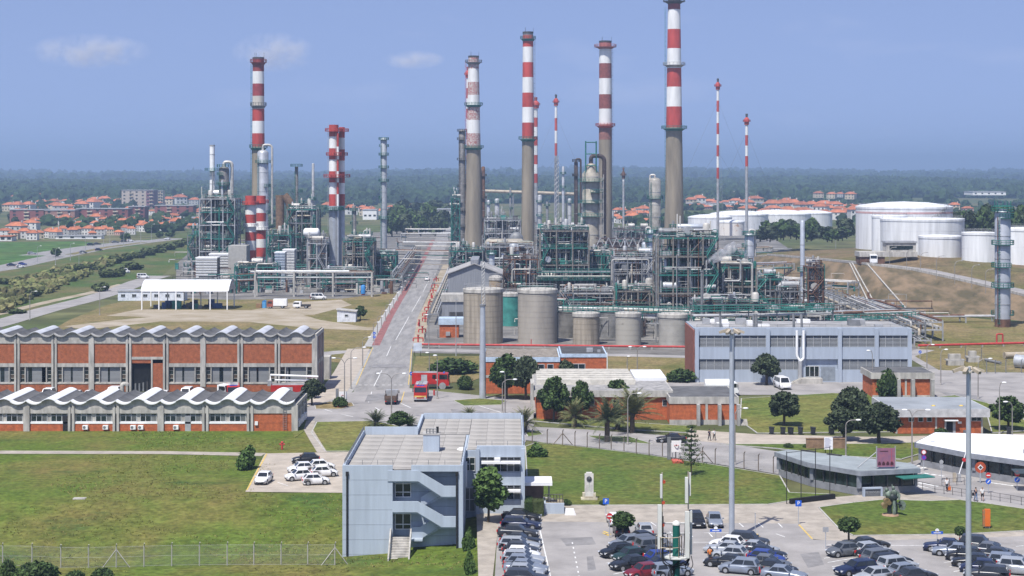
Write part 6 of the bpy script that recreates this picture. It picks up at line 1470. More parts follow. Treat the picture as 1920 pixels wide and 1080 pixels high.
# Norfolk pine
X, Y = at(1296, 893); s = FPX / Y; H = (893 - 790) / s; t = thing('norfolk_pine', 'young tiered pine tree with open branches on the lawn by the fence', 'pine tree', (X, Y, .1))
MB().tube([(0, 0, 0), (0, 0, H)], .12, 7, True, .02).build('trunk', BARK, t); V = []; F = []; g = random.Random(3)
for k in range(9):
    z = H * (.2 + .085 * k); L_ = (1.9 if k < 3 else 2.0) * (1 - k / 9.5) + .25
    for j in range(6):
        a = j * PI / 3 + k * .5 + g.uniform(-.2, .2)
        for q in range(26):
            u = (q + .5) / 26 * L_; r_ = .13; c = Vector((u * math.cos(a), u * math.sin(a), z + u * .12)) + Vector((g.uniform(-r_, r_), g.uniform(-r_, r_), g.uniform(-.08, .12))); d = Vector((g.gauss(0, 1), g.gauss(0, 1), g.gauss(0, 1))).normalized() * .24; e = d.cross(Vector((g.gauss(0, 1), g.gauss(0, 1), g.gauss(0, 1)))).normalized() * .10
            b0 = len(V); V += [tuple(c - d), tuple(c + e), tuple(c + d)]; F.append((b0, b0 + 1, b0 + 2))
link('branches', npmesh('branches', V, F, LEAF), t)
# clipped hedge blocks
def hedge(label, x0, y0, x1, y1, h, m, seed, z0=0):
    g = np.random.default_rng(seed); n = int(((x1 - x0) * (y1 - y0) + 2 * h * (x1 - x0 + y1 - y0)) * 130); P = g.uniform(0, 1, (n, 3)) * np.array([x1 - x0, y1 - y0, h]); ax = g.integers(0, 3, n); sd_ = g.integers(0, 2, n)
    S = np.array([x1 - x0, y1 - y0, h])
    P[np.arange(n), ax] = sd_ * S[ax] + g.normal(0, .03, n)
    a = g.normal(size=(n, 3)); a /= np.linalg.norm(a, axis=1)[:, None]; b_ = np.cross(a, g.normal(size=(n, 3))); b_ /= np.linalg.norm(b_, axis=1)[:, None]; q = .09
    V = np.stack([P - a * q, P + b_ * q * .6, P + a * q], 1).reshape(-1, 3); t = thing('hedge', label, 'hedge', (x0, y0, z0))
    link('leaves', npmesh('leaves', V, np.arange(3 * n).reshape(-1, 3), m), t); MB().box(.05, .05, 0, x1 - x0 - .05, y1 - y0 - .05, h - .05).build('mass', m, t); return t
hedge('dark clipped hedge block beside the office entrance', xof(984, 208), 207.6, xof(998.5, 208), 211, 1.9, LEAF, 1)
hedge('yellow green clipped hedge block beside the dark one', xof(999, 208), 207.5, xof(1019, 208), 209, 2.0, LEAFD, 2)
# ================================================================== THE FAR WOODS, one mass each
def wood(name, n, seed, region, keep, rad, m, ico=ICO1, label='', vf=.33):
    g = np.random.default_rng(seed); X = g.uniform(region[0], region[1], n * 3); Y = region[2] + (region[3] - region[2]) * g.uniform(0, 1, n * 3) ** 1.0
    vis = np.abs(X) < Y * vf; X, Y = X[vis][:n], Y[vis][:n]
    k = np.array([keep(x, y) for x, y in zip(X, Y)]); X, Y = X[k], Y[k]; Z = np.array([hillz(x, y) for x, y in zip(X, Y)])
    n = len(X); R_ = g.uniform(rad[0], rad[1], n); v, f = ico; nv = len(v)
    jit = 1 + .26 * g.normal(size=(n, nv, 1)); V = v[None] * jit * (R_[:, None] * np.ones((1, 3)) * np.array([1, 1, .95]))[:, None, :] + np.stack([X, Y, Z + R_ * .75], 1)[:, None, :]
    F = f[None] + (np.arange(n) * nv)[:, None, None]
    o = stuff(link(name, npmesh(name, V.reshape(-1, 3), F.reshape(-1, 3), m))); o['label'] = label; return o
FOREST = mat('far_foliage', (.035, .06, .022), .85, scale=.05, col2=(.022, .04, .017), island=.4, spec=.1)
def clear(x, y): return math.sin(x * .0053 + 1) * math.sin(y * .004 + x * .002) > .55 and y < 3000
wood('forest', 11000, 1, (-1500, 1500, 2250, 4300), lambda x, y: not clear(x, y), (4, 10), FOREST, ICO1, 'dark wooded hills along the horizon')
wood('far_forest', 3000, 3, (-3200, 3200, 5200, 9000), lambda x, y: True, (9, 18), FOREST, ICO1, 'blue hazy ridge beyond the wooded hills')
wood('town_trees', 2600, 4, (-700, 700, 1150, 2300), lambda x, y: (x < -170 or x > 90) and math.sin(x * .02) + math.sin(y * .013 + x * .01) > -.1, (2.2, 5), FOREST, ICO1, 'scattered garden trees among the houses')
def onbank(x, y):
    px = 960 + FPX * x / y; py = HOR + FPX * CAM_H / y; u = py - (606 - px * .39)
    return -10 < px < 360 and -64 + px * .06 < u < -16 - px * .05 and math.sin(x * .21 + y * .05) + math.sin(y * .07 - x * .1) > -1.1
wood('bank_scrub', 9000, 6, (-190, -60, 480, 1000), onbank, (.5, 1.7), mat('scrub_foliage', (.10, .125, .04), .85, scale=.06, col2=(.16, .135, .065), island=.5, spec=.1), ICO1, 'rough green and straw scrub on the bank below the highway')
g = np.random.default_rng(12); n = 9000; Xg = g.uniform(-62, -3, n); Yg = g.uniform(180, 276, n); k = (np.abs(Xg) < Yg * .31) & ~((Xg > -20.5) & (Yg > 194.5)) & ~((Xg > -34) & (Yg > 222)) & (np.sin(Xg * .23 + 1) + np.sin(Yg * .31 + Xg * .12) > -.5) & (np.abs(Yg - 255) > 2.2); Xg, Yg = Xg[k], Yg[k]; n = len(Xg)
Zg = np.array([gz(x, y) for x, y in zip(Xg, Yg)]); B_ = np.stack([Xg, Yg, Zg + .02], 1); V = []
for q in range(4):
    a = g.uniform(0, 6.28, n); h_ = g.uniform(.05, .20, n); o_ = g.normal(0, .09, (n, 2)); w_ = np.stack([np.cos(a), np.sin(a), a * 0], 1) * .07; c = B_ + np.concatenate([o_, np.zeros((n, 1))], 1); tip = c + np.stack([g.normal(0, .08, n), g.normal(0, .08, n), h_], 1); V.append(np.stack([c - w_, c + w_, tip], 1))
V = np.stack(V, 1).reshape(-1, 3); stuff(link('meadow_tufts', npmesh('meadow_tufts', V, np.arange(len(V)).reshape(-1, 3), mat('tuft_grass', (.16, .19, .045), .9, scale=.05, col2=(.21, .18, .07), island=.3, spec=.1))))['label'] = 'longer grass tufts and weeds standing in the near meadow'
# ================================================================== THE TOWN BEHIND
TILE = mat('roof_tile', (.42, .145, .07), .85, var=.18, scale=.25, objrand=.22)
WALLS = [mat('house_white', (.66, .65, .62), .85, objrand=.1), mat('house_cream', (.56, .48, .36), .85, objrand=.12), mat('house_pink', (.48, .33, .28), .85, objrand=.12), mat('house_grey', (.42, .42, .41), .85, objrand=.12)]
HOUSES = {}
def housemesh(wm, w_=10.0, d=9.0, h=6.0, rh=2.6):
    t = bpy.data.objects.new('house', None); COL.objects.link(t)
    MB().box(-w_ / 2, 0, 0, w_ / 2, d, h).build('wall', wm, t)
    V = [(-w_ / 2 - .5, -.5, h), (w_ / 2 + .5, -.5, h), (w_ / 2 + .5, d + .5, h), (-w_ / 2 - .5, d + .5, h), (-w_ * .22, d / 2, h + rh), (w_ * .22, d / 2, h + rh)]
    r = MB().add(V, [(0, 1, 5, 4), (1, 2, 5), (2, 3, 4, 5), (3, 0, 4), (3, 2, 1, 0)]).build('roof', TILE, t)
    MB().box(w_ * .25, d * .6, h + .5, w_ * .25 + .8, d * .6 + .8, h + rh + .8).build('chimney', wm, r)
    for k in range(3):
        for z in (1.0, 3.8):
            if z + 1.3 < h: MB().box(-w_ / 2 + w_ * (k + .3) / 3, -.06, z, -w_ / 2 + w_ * (k + .3) / 3 + 1.1, -.01, z + 1.3).build('window', GLASS, t)
    t['used'] = 0; return t
HP = [housemesh(WALLS[i % 4], 9 + i, 9, [6, 5.6, 3.2, 6.2, 5.8][i], [2.6, 2.2, 2.0, 2.8, 2.4][i]) for i in range(5)]
def house(px, ybase, wpx, label, k, group, z0=0.0, rz=0.0, hs=1.0):
    X, Y = at(px, ybase, z0); s = FPX / Y; sc = wpx / s / (9 + k % 5); p = HP[k % 5]
    if p['used']: p = dup(p, (0, 0, 0)); p.name = 'house'
    else: p['used'] = 1
    p.location = (X, Y, z0); p.rotation_euler = (0, 0, rz); p.scale = (sc, min(sc, 1.6), max(.7, min(1.5, sc)) * hs); tag(p, label, 'house', group)
def row(what, y0, y1, x0, x1, n, wpx, seed, group, z0=0.0):
    rr = random.Random(seed)
    for k in range(n):
        u = (k + .5) / n; house(x0 + (x1 - x0) * u + rr.uniform(-4, 4), y0 + (y1 - y0) * u + rr.uniform(-2, 2), wpx * rr.uniform(.8, 1.3), ORD[k] + ' house from the left in the ' + what, rr.randrange(5), group, z0, rr.uniform(-.6, .6))
row('orange terrace nearest the highway', 444, 440, 66, 250, 15, 16, 1, 'terrace near the highway')
row('second left terrace of tiled roofs', 431, 428, 110, 300, 13, 18, 2, 'second left terrace')
row('scattered houses left of the apartment blocks', 446, 430, 2, 60, 4, 26, 3, 'houses at far left')
row('hillside houses above the left apartments', 398, 394, 5, 210, 12, 22, 4, 'hillside houses at left')
row('upper edge of the left town under the wood', 386, 384, 60, 400, 14, 17, 5, 'upper edge of the left town')
row('group left of the elbowed white duct', 412, 406, 300, 400, 6, 18, 6, 'houses by the left unit')
row('group by the road end', 404, 408, 650, 842, 8, 18, 7, 'houses beyond the main road')
row('roofs between the two right chimneys', 402, 404, 1150, 1216, 5, 18, 8, 'houses between the chimneys')
row('lower roofs between the two right chimneys', 418, 420, 1148, 1216, 5, 20, 9, 'lower houses between the chimneys')
row('upper row right of the widest chimney', 386, 384, 1288, 1450, 10, 19, 10, 'upper houses right of the chimney')
row('middle row left of the big oil tank', 397, 396, 1440, 1612, 9, 24, 11, 'middle houses right')
row('lower row left of the big oil tank', 412, 410, 1470, 1618, 8, 26, 12, 'lower houses right')
row('cluster high against the wood', 370, 372, 1530, 1600, 4, 14, 13, 'high houses at right', 8)
row('trees right of the big oil tank', 394, 396, 1780, 1830, 2, 18, 14, 'houses by the oil tank', 4)
row('third left terrace of tiled roofs', 422, 420, 60, 380, 18, 17, 21, 'third left terrace')
row('loose roofs between highway and left unit', 436, 426, 250, 366, 8, 19, 22, 'roofs before the left unit')
row('top scatter under the left wood', 377, 376, 10, 380, 15, 13, 23, 'top scatter at left')
row('back row right of the widest chimney', 378, 377, 1290, 1540, 13, 14, 24, 'back row right')
row('front roofs behind the tree belt', 404, 402, 1400, 1610, 10, 22, 25, 'front roofs behind the belt')
row('low roofs between the right chimneys', 410, 411, 1150, 1218, 5, 18, 26, 'roofs low between chimneys')
row('fourth left terrace of tiled roofs', 408, 404, 20, 380, 17, 17, 31, 'fourth left terrace')
row('pale houses along the highway', 450, 446, 20, 120, 7, 20, 32, 'pale houses along the highway')
row('spread behind the hazy tanks', 392, 392, 1285, 1610, 18, 17, 33, 'spread behind the hazy tanks')
row('roofs left of the road end wood', 398, 396, 610, 800, 10, 17, 34, 'roofs left of the road end wood')
# apartment blocks with rows of windows
def block(label, px0, px1, ybase, top, wm, dep=14, fl=4, roof='flat', z0=0.0, accent=None):
    D = at(0, ybase, z0)[1]; s = FPX / D; W_ = (px1 - px0) / s; H = (ybase - top) / s; t = thing('apartment_block', label, 'building', (xof(px0, D), D, z0))
    MB().box(0, 0, 0, W_, dep, H).build('wall', wm, t); MB().box(-.4, -.4, H, W_ + .4, dep + .4, H + .6).build('roof', LGREY if roof == 'flat' else TILE, t)
    n = max(3, int(W_ / 7)); fh = H / fl
    me = MB().box(0, -.1, 0, 2.2, -.02, 1.5).mesh('window', GLASS); mb = MB().box(-.3, -1.2, -.6, 4, -.03, .35).mesh('balcony', accent or WALLS[1])
    for f in range(fl):
        for k in range(n):
            x = W_ * (k + .3) / n
            if k % 3 == 1 and f > 0: link('balcony', mb, t, (x, 0, f * fh + 1.0))
            link('window', me, t, (x, 0, f * fh + fh * .35))
    return t
BR = mat('apartment_brick', (.27, .10, .09), .85, var=.15, scale=.05); BR2 = mat('apartment_brick_dark', (.20, .075, .08), .85, var=.15, scale=.05)
block('long brown brick apartment block furthest left', 18, 82, 419, 394, BR, 16, 4)
block('brown brick apartment block left of centre of the left terrace', 84, 140, 419, 395, mat('apartment_tan', (.34, .19, .15), .85, var=.15), 16, 4)
block('long brown brick apartment block behind the orange terrace', 143, 240, 418, 392, BR, 16, 4)
block('short brown brick apartment block right of the long one', 241, 271, 416, 388, BR2, 16, 4)
block('brick apartment block near the elbowed white duct', 290, 362, 410, 386, BR, 16, 4)
block('tall cream apartment slab with a purple end wall', 228, 274, 389, 357, mat('slab_cream', (.50, .43, .36), .85), 26, 5)
block('purple end of the tall cream slab', 274.3, 288, 390, 357, mat('slab_purple', (.24, .11, .14), .85), 24, 5)
block('narrow beige tower block beside the tall slab', 290, 305, 385, 358, WALLS[1], 14, 5)
block('flat white warehouse with rounded roof in the left town', 158, 192, 386, 379, WHITE, 20, 1)
block('low white warehouse right of the left apartments', 318, 376, 418, 409, WHITE, 20, 1)
block('dark glass fronted white building beyond the main road', 800, 848, 424, 393, WALLS[3], 20, 3, accent=DKST)
block('white industrial hall glimpsed left of the slender column', 680, 706, 412, 394, WHITE, 20, 1)
block('long white hall behind the hazy tanks', 1282, 1400, 392, 382, WHITE, 30, 1)
block('second long white hall behind the hazy tanks', 1402, 1460, 391, 381, WHITE, 30, 1)
block('wide building with a long orange tiled roof by the round trees', 1440, 1530, 402, 395, WALLS[1], 22, 1, 'tile')
block('bright white wall of a sports hall near the highway', 104, 190, 448, 443, WHITE, 8, 1)
block('low orange roofed pavilion at the far left edge', -14, 22, 452, 444, WALLS[0], 10, 1, 'tile')
block('distant white factory against the wood at far right', 1824, 1886, 366, 360, WHITE, 40, 1, z0=14)
# highway traffic signs of life come with the vehicles; the air itself:
hz = bpy.data.materials.new('haze_air'); hz.use_nodes = True; q = hz.node_tree; q.nodes.remove(q.nodes['Principled BSDF'])
hv = q.nodes.new('ShaderNodeVolumePrincipled'); hv.inputs['Color'].default_value = (.54, .74, 1.0, 1); hv.inputs['Density'].default_value = 2.1e-4; hv.inputs['Anisotropy'].default_value = .25
q.links.new(hv.outputs[0], q.nodes['Material Output'].inputs['Volume'])
stuff(MB().box(-9200, -400, -5, 9200, 12200, 150).build('haze', hz))['label'] = 'pale blue summer haze over the whole plain'
# small summer clouds, far beyond the haze
cm = bpy.data.materials.new('cloud_vapour'); cm.use_nodes = True; q = cm.node_tree; q.nodes.remove(q.nodes['Principled BSDF'])
cv = q.nodes.new('ShaderNodeVolumePrincipled'); cv.inputs['Color'].default_value = (1, 1, 1, 1); a = q.nodes.new('ShaderNodeTexCoord'); c = q.nodes.new('ShaderNodeTexNoise'); c.inputs['Scale'].default_value = .0062; c.inputs['Detail'].default_value = 6; c.inputs['Roughness'].default_value = .6
r = q.nodes.new('ShaderNodeMapRange'); r.inputs[1].default_value = .42; r.inputs[2].default_value = .66; r.inputs[4].default_value = .0075
q.links.new(a.outputs['Object'], c.inputs['Vector']); q.links.new(c.outputs['Fac'], r.inputs[0]); vd = q.nodes.new('ShaderNodeVectorMath'); vd.operation = 'DISTANCE'; vd.inputs[1].default_value = (.5, .5, .5); fo = q.nodes.new('ShaderNodeMapRange'); fo.inputs[1].default_value = .48; fo.inputs[2].default_value = .1; fm_ = q.nodes.new('ShaderNodeMath'); fm_.operation = 'MULTIPLY'
q.links.new(a.outputs['Generated'], vd.inputs[0]); q.links.new(vd.outputs['Value'], fo.inputs[0]); q.links.new(fo.outputs[0], fm_.inputs[0]); q.links.new(r.outputs[0], fm_.inputs[1]); q.links.new(fm_.outputs[0], cv.inputs['Density']); q.links.new(cv.outputs[0], q.nodes['Material Output'].inputs['Volume'])
for k, (px, py, w_, h) in enumerate([(168, 96, 250, 74), (512, 98, 170, 84), (775, 112, 130, 40)]):
    Yc = 16000; sc = Yc / FPX; v, f = ICO2; b = MB().add(v * np.array([w_ / 2 * sc, 200, h / 2 * sc]), [tuple(x) for x in f], True)
    o = stuff(b.build('cloud', cm, None, (xof(px, Yc), Yc, zof(py, Yc)))); o['label'] = ['small white cloud at upper left', 'faint cloud beside the left chimney top', 'wisp of cloud left of the peeling chimney'][k]
# ================================================================== VEHICLES
def paint(name, c, met=.25): return mat('paint_' + name, c, .28, met, .05, 2.0, spec=.5)
PAINT = {k: paint(k, v[0], v[1] * .6) for k, v in dict(white=((.72, .72, .72), 0), silver=((.40, .42, .44), .5), light=((.23, .26, .31), .45), grey=((.13, .14, .155), .4), dark=((.035, .038, .045), .3), black=((.014, .015, .018), .1), navy=((.015, .022, .06), .25), blue=((.025, .05, .24), .25), red=((.30, .015, .015), .1), maroon=((.16, .012, .02), .2), green=((.02, .045, .04), .3)).items()}
HLAMP = mat('headlamp', (.62, .64, .66), .15, .3, .05); TLAMP = mat('tail_lamp', (.45, .02, .02), .25, 0, .05); PLATE = mat('number_plate', (.7, .7, .68), .6); RIM = mat('wheel_rim', (.42, .43, .44), .35, .6, .08)
def quadpt(c, u, v): a = c[0].lerp(c[1], u); b = c[3].lerp(c[2], u); return a.lerp(b, v)
def panel(b, c, u0, u1, v0, v1, off=.014):
    n = (c[1] - c[0]).cross(c[3] - c[0]).normalized() * off
    P = [quadpt(c, u, v) + n for u, v in ((u0, v0), (u1, v0), (u1, v1), (u0, v1))]; b.quad(*P)
CARS = {}
def carproto(key, L_, W_, H, belt, xf, rf, rr_, xr, hood=.74, tail=None, van=False, wr=.32):
    """xf/rf: windscreen foot and head, rr_/xr: rear window head and foot, as x along the car (front = +x)"""
    t = bpy.data.objects.new('car', None); COL.objects.link(t); h = L_ / 2; w_ = W_ / 2; tail = tail or belt
    st = [(-h, .86, .38, tail * .84), (-h + .10, .95, .27, tail * .97), (-h + .45, 1, .21, tail), (xr, 1, .20, max(tail, belt)), ((xr + xf) / 2, 1, .19, belt), (xf, 1, .20, belt * .98), (xf + (h - xf) * .5, .99, .20, hood + (belt - hood) * .42), (h - .30, .96, .22, hood), (h - .08, .90, .28, hood * .88), (h, .80, .36, hood * .74)]
    b = MB(); V = []; 
    for x, f, zb, zt in st:
        ww = w_ * f; V += [(x, -ww * .9, zb), (x, -ww, zb + .14), (x, -ww, zt - .16), (x, -ww * .9, zt - .03), (x, -ww * .55, zt), (x, ww * .55, zt), (x, ww * .9, zt - .03), (x, ww, zt - .16), (x, ww, zb + .14), (x, ww * .9, zb)]
    F = []; n = 10
    for i in range(len(st) - 1):
        for j in range(n): a = i * n + j; c = i * n + (j + 1) % n; F.append((a, c, c + n, a + n)[::-1])
    F += [tuple(range(n)), tuple(range((len(st) - 1) * n, len(st) * n))[::-1]]
    b.add(V, F, True); b.build('body', PAINT['white'], t)
    zb = belt - .06; zr = H; wb = w_ * .93; wr_ = w_ * .76
    BL = [Vector((xr, -wb, zb)), Vector((xf, -wb, zb)), Vector((xf, wb, zb)), Vector((xr, wb, zb))]
    TL = [Vector((rr_, -wr_, zr - .05)), Vector((rf, -wr_, zr - .04)), Vector((rf, wr_, zr - .04)), Vector((rr_, wr_, zr - .05))]
    m1 = Vector(((rr_ + rf) / 2, -wr_ * .6, zr)); 
    c = MB(); vv = BL + TL + [Vector(((rr_ + rf) / 2 + .1, -wr_ * .55, zr)), Vector(((rr_ + rf) / 2 + .1, wr_ * .55, zr))]
    c.add(vv, [(0, 1, 5, 4), (1, 2, 6, 5), (2, 3, 7, 6), (3, 0, 4, 7)], False); c.add([vv[4], vv[5], vv[6], vv[7], vv[8], vv[9]], [(0, 1, 4), (1, 2, 5, 4), (2, 3, 5), (3, 0, 4, 5)], True); c.build('cabin', PAINT['white'], t)
    g = MB(); panel(g, [BL[1], BL[2], TL[2], TL[1]], .07, .93, .12, .93); g.build('windscreen', GLASSC, t)
    g = MB(); panel(g, [BL[3], BL[0], TL[0], TL[3]], .10, .90, .22, .90); g.build('rear_window', GLASSC, t)
    for q in (((BL[0], BL[1], TL[1], TL[0])), ((BL[2], BL[3], TL[3], TL[2]))):
        g = MB(); k = 2 if not van else 3
        for i in range(k): panel(g, q, .06 + .88 * i / k + .015, .06 + .88 * (i + 1) / k - .015, .16, .90)
        g.build('side_window', GLASSC, t)
    ty = MB().tube([(0, -.1, 0), (0, .1, 0)], wr, 14).mesh('wheel', BLACK); rm = MB().tube([(0, -.112, 0), (0, .112, 0)], wr * .66, 10).mesh('rim', RIM); ar = MB().tube([(0, -.02, 0), (0, .02, 0)], wr * 1.18, 12).mesh('wheel_arch', BLACK)
    for sx in (-.30 * L_, .315 * L_):
        for sy in (-1, 1):
            wo = link('wheel', ty, t, (sx, sy * (w_ - .09), wr)); link('rim', rm, wo); link('wheel_arch', ar, t, (sx, sy * (w_ - .012), wr + .03))
    for sy in (-1, 1):
        MB().obox((h - .13, sy * w_ * .70, hood * .80), (.16, .36, .15), -sy * .5, -.25).build('headlight', HLAMP, t)
        MB().obox((-h + .05, sy * w_ * .80, tail * .80), (.12, .26, .26 if not van else .6), sy * .35).build('tail_light', TLAMP, t)
        MB().obox((xf - .12, sy * (w_ + .08), belt + .05), (.16, .2, .14)).build('mirror', PAINT['white'], t)
    MB().box(h - .02, -.26, .40, h + .02, .26, .51).build('number_plate', PLATE, t); MB().box(-h - .02, -.26, .52, -h + .02, .26, .63).build('number_plate', PLATE, t)
    MB().box(h - .06, -w_ * .55, .25, h + .012, w_ * .55, .38).build('grille', BLACK, t)
    t['used'] = 0; CARS[key] = t
carproto('hatch', 4.0, 1.72, 1.47, .95, .88, .22, -1.25, -1.78)
carproto('city', 3.65, 1.66, 1.50, .98, .90, .30, -1.15, -1.68, .80)
carproto('sedan', 4.65, 1.80, 1.43, .93, .85, .12, -1.05, -1.72, .74, .97)
carproto('coupe', 4.55, 1.80, 1.38, .92, .75, -.05, -1.05, -1.85, .72, .94)
carproto('wagon', 4.65, 1.80, 1.48, .95, .88, .18, -1.85, -2.15, .75)
carproto('suv', 4.5, 1.84, 1.72, 1.08, .95, .38, -1.75, -2.05, .92, wr=.36)
carproto('mpv', 4.4, 1.82, 1.62, 1.02, 1.15, .42, -1.60, -2.0, .80)
carproto('van', 4.9, 1.95, 2.05, 1.12, 1.75, 1.15, -2.25, -2.38, .95, van=True, wr=.34)
def setpaint(o, m):
    for c in o.children:
        if c.name.split('.')[0] in ('body', 'cabin', 'mirror'): c.material_slots[0].link = 'OBJECT'; c.material_slots[0].material = m
def car(px, py, yaw, key, col, label, group=None, cat='car', z0=.078, sc=1.0, name=None):
    X, Y = at(px, py, z0); p = CARS[key]
    if p['used']: o = dup(p, (0, 0, 0))
    else: o = p; p['used'] = 1
    o.location = (X, Y, z0); o.rotation_euler = (0, 0, R(yaw)); o.scale = (sc,) * 3; o.name = name or ('parked_car' if cat == 'car' else cat)
    setpaint(o, PAINT[col]); tag(o, label, cat, group)
    if not group and 'group' in o.keys(): del o['group']
    return o
KN = dict(hatch='hatchback', city='small hatchback', sedan='saloon', coupe='coupe', wagon='estate car', suv='jeep', mpv='people carrier', van='van')
CN = dict(light='pale blue', silver='silver', dark='dark grey', green='dark green')
def rowcars(lst, where, group):
    for k, (px, py, yaw, key, col) in enumerate(lst): car(px, py, yaw, key, col, CN.get(col, col) + ' ' + KN[key] + ', ' + ORD[k] + ' from far end, ' + where, group)
rowcars([(978, 976, -8, 'sedan', 'black'), (977, 991, -8, 'wagon', 'navy'), (971, 1006, -7, 'sedan', 'dark'), (977, 1022, -9, 'coupe', 'black'), (973, 1031, -6, 'wagon', 'silver'), (977, 1040, -8, 'hatch', 'dark'), (979, 1049, -7, 'hatch', 'white'), (981, 1057, -8, 'wagon', 'silver'), (981, 1065, -8, 'hatch', 'light'), (986, 1074, -9, 'sedan', 'light'), (984, 1083, -7, 'hatch', 'silver'), (987, 1093, -8, 'wagon', 'dark')], 'single row along the walkway', 'row along the walkway')
rowcars([(1176, 1027, 205, 'hatch', 'light'), (1158, 1043, 205, 'hatch', 'black'), (1180, 1052, 207, 'city', 'green'), (1183, 1066, 205, 'sedan', 'black'), (1206, 1082, 205, 'hatch', 'maroon')], 'near side of first double row', 'first double row near side')
rowcars([(1211, 1018, 22, 'sedan', 'black'), (1217, 1026, 20, 'wagon', 'grey'), (1227, 1036, 20, 'suv', 'grey'), (1236, 1047, 22, 'sedan', 'black'), (1243, 1056, 20, 'hatch', 'blue'), (1250, 1066, 20, 'sedan', 'navy'), (1258, 1080, 22, 'wagon', 'light')], 'far side of first double row', 'first double row far side')
rowcars([(1364, 1028, 158, 'hatch', 'white'), (1360, 1038, 160, 'sedan', 'silver'), (1369, 1048, 158, 'hatch', 'silver'), (1360, 1062, 160, 'coupe', 'black'), (1388, 1074, 160, 'mpv', 'light')], 'left side of second double row', 'second double row left side')
rowcars([(1404, 1025, -22, 'suv', 'dark'), (1421, 1037, -24, 'coupe', 'silver'), (1434, 1047, -22, 'sedan', 'black'), (1437, 1056, -24, 'hatch', 'blue'), (1441, 1065, -22, 'sedan', 'grey'), (1453, 1075, -24, 'sedan', 'black'), (1470, 1086, -22, 'sedan', 'light')], 'right side of second double row', 'second double row right side')
rowcars([(1581, 1042, 200, 'city', 'grey'), (1605, 1076, 202, 'wagon', 'navy'), (1638, 1090, 200, 'hatch', 'silver')], 'left side of third double row', 'third double row left side')
rowcars([(1630, 1030, 22, 'sedan', 'dark'), (1634, 1040, 22, 'hatch', 'silver'), (1645, 1047, 22, 'sedan', 'black'), (1652, 1056, 24, 'mpv', 'grey'), (1671, 1061, 22, 'wagon', 'black'), (1682, 1072, 24, 'suv', 'silver'), (1700, 1081, 22, 'hatch', 'light'), (1716, 1089, 22, 'sedan', 'dark')], 'right side of third double row', 'third double row right side')
rowcars([(1771, 1033, 165, 'sedan', 'navy'), (1787, 1041, 165, 'coupe', 'light'), (1808, 1050, 163, 'hatch', 'black'), (1826, 1062, 165, 'sedan', 'black'), (1836, 1073, 163, 'hatch', 'navy'), (1850, 1085, 163, 'wagon', 'dark')], 'left side of rightmost double row', 'fourth double row left side')
rowcars([(1836, 1032, -22, 'suv', 'dark'), (1860, 1041, -24, 'sedan', 'grey'), (1876, 1051, -24, 'sedan', 'dark'), (1892, 1063, -22, 'wagon', 'light'), (1910, 1076, -22, 'suv', 'silver')], 'right side of rightmost double row', 'fourth double row right side')
car(1305, 985, -88, 'mpv', 'black', 'black people carrier facing the camera behind the antenna mast'); car(1340, 985, -92, 'hatch', 'light', 'pale grey blue hatchback facing the camera next to the light mast')
car(1208, 1003, 94, 'hatch', 'silver', 'silver hatchback seen from behind near the clipped tree'); car(1165, 1003, 92, 'hatch', 'dark', 'dark car half hidden behind the clipped tree'); car(1153, 983, 92, 'hatch', 'white', 'white car mostly hidden by the clipped tree')
car(494.5, 905, -97, 'hatch', 'white', 'white hatchback alone at the left of the small car park'); car(573, 868, 188, 'hatch', 'black', 'black hatchback at the back of the small car park')
for k, (px, py, yw, wt) in enumerate([(564, 886, 195, 'back left'), (560, 900, 202, 'front left'), (603, 881, 16, 'back right'), (608, 893, 14, 'middle right'), (592, 908, 12, 'nearest')]): car(px, py, yw, 'city', 'white', 'white small hatchback, the ' + wt + ' of the cluster in the small car park', 'white car cluster')
car(1258, 829, 178, 'sedan', 'black', 'black saloon driving on the road past the palms', name='moving_car'); car(801, 526, 88, 'hatch', 'white', 'tiny white car driving away up the main road', name='moving_car')
for k, (px, key, col, sc, lab) in enumerate([(90, 'suv', 'white', 1.1, 'white pickup leftmost before the tall workshop hall'), (143, 'hatch', 'white', 1, 'white car left of the pair before the workshop hall'), (167, 'hatch', 'white', 1, 'white car right of the pair before the workshop hall'), (213, 'suv', 'white', 1.25, 'white off-roader beside the curved vent before the workshop hall'), (307, 'hatch', 'white', 1, 'white car right of the dark workshop doorway'), (350, 'van', 'white', 1, 'white van left of the flatbed lorry')]): car(px, 747, -90, key, col, lab, cat='car' if key != 'van' else 'van', sc=sc)
for k, (px, py, yw, key, col) in enumerate([(22, 499, 20, 'sedan', 'navy'), (42, 497.5, 20, 'hatch', 'blue'), (60, 477, 20, 'wagon', 'silver'), (156, 475, 25, 'hatch', 'grey'), (185, 470, 25, 'hatch', 'navy'), (170, 460.5, 25, 'mpv', 'green'), (182, 459, 25, 'sedan', 'dark'), (216, 455.5, 25, 'sedan', 'grey'), (232, 454, 25, 'hatch', 'dark'), (244, 453, 25, 'hatch', 'white'), (314, 449.5, 205, 'hatch', 'white'), (38, 502, 20, 'hatch', 'white')]): car(px, py, yw, key, col, ORD[k] + ' car counted along the highway lanes at far left', 'highway traffic', z0=.04, name='highway_car')
car(1615, 488, 100, 'hatch', 'white', 'white car on the embankment road behind the coach', z0=9.9)
car(1467, 728, -82, 'van', 'white', 'white minibus parked before the control building', cat='van', sc=1.12); car(597, 562, 5, 'van', 'white', 'white minibus under the concrete pipe rack', cat='van', z0=.03, sc=1.1)
for k, (px, py, key) in enumerate([(268, 522, 'van'), (233, 512, 'van')]): car(px, py, 10, key, 'white', ['white van beside the sandy yard fence', 'white van near the cabins at the perimeter road'][k], cat='van', z0=.04)
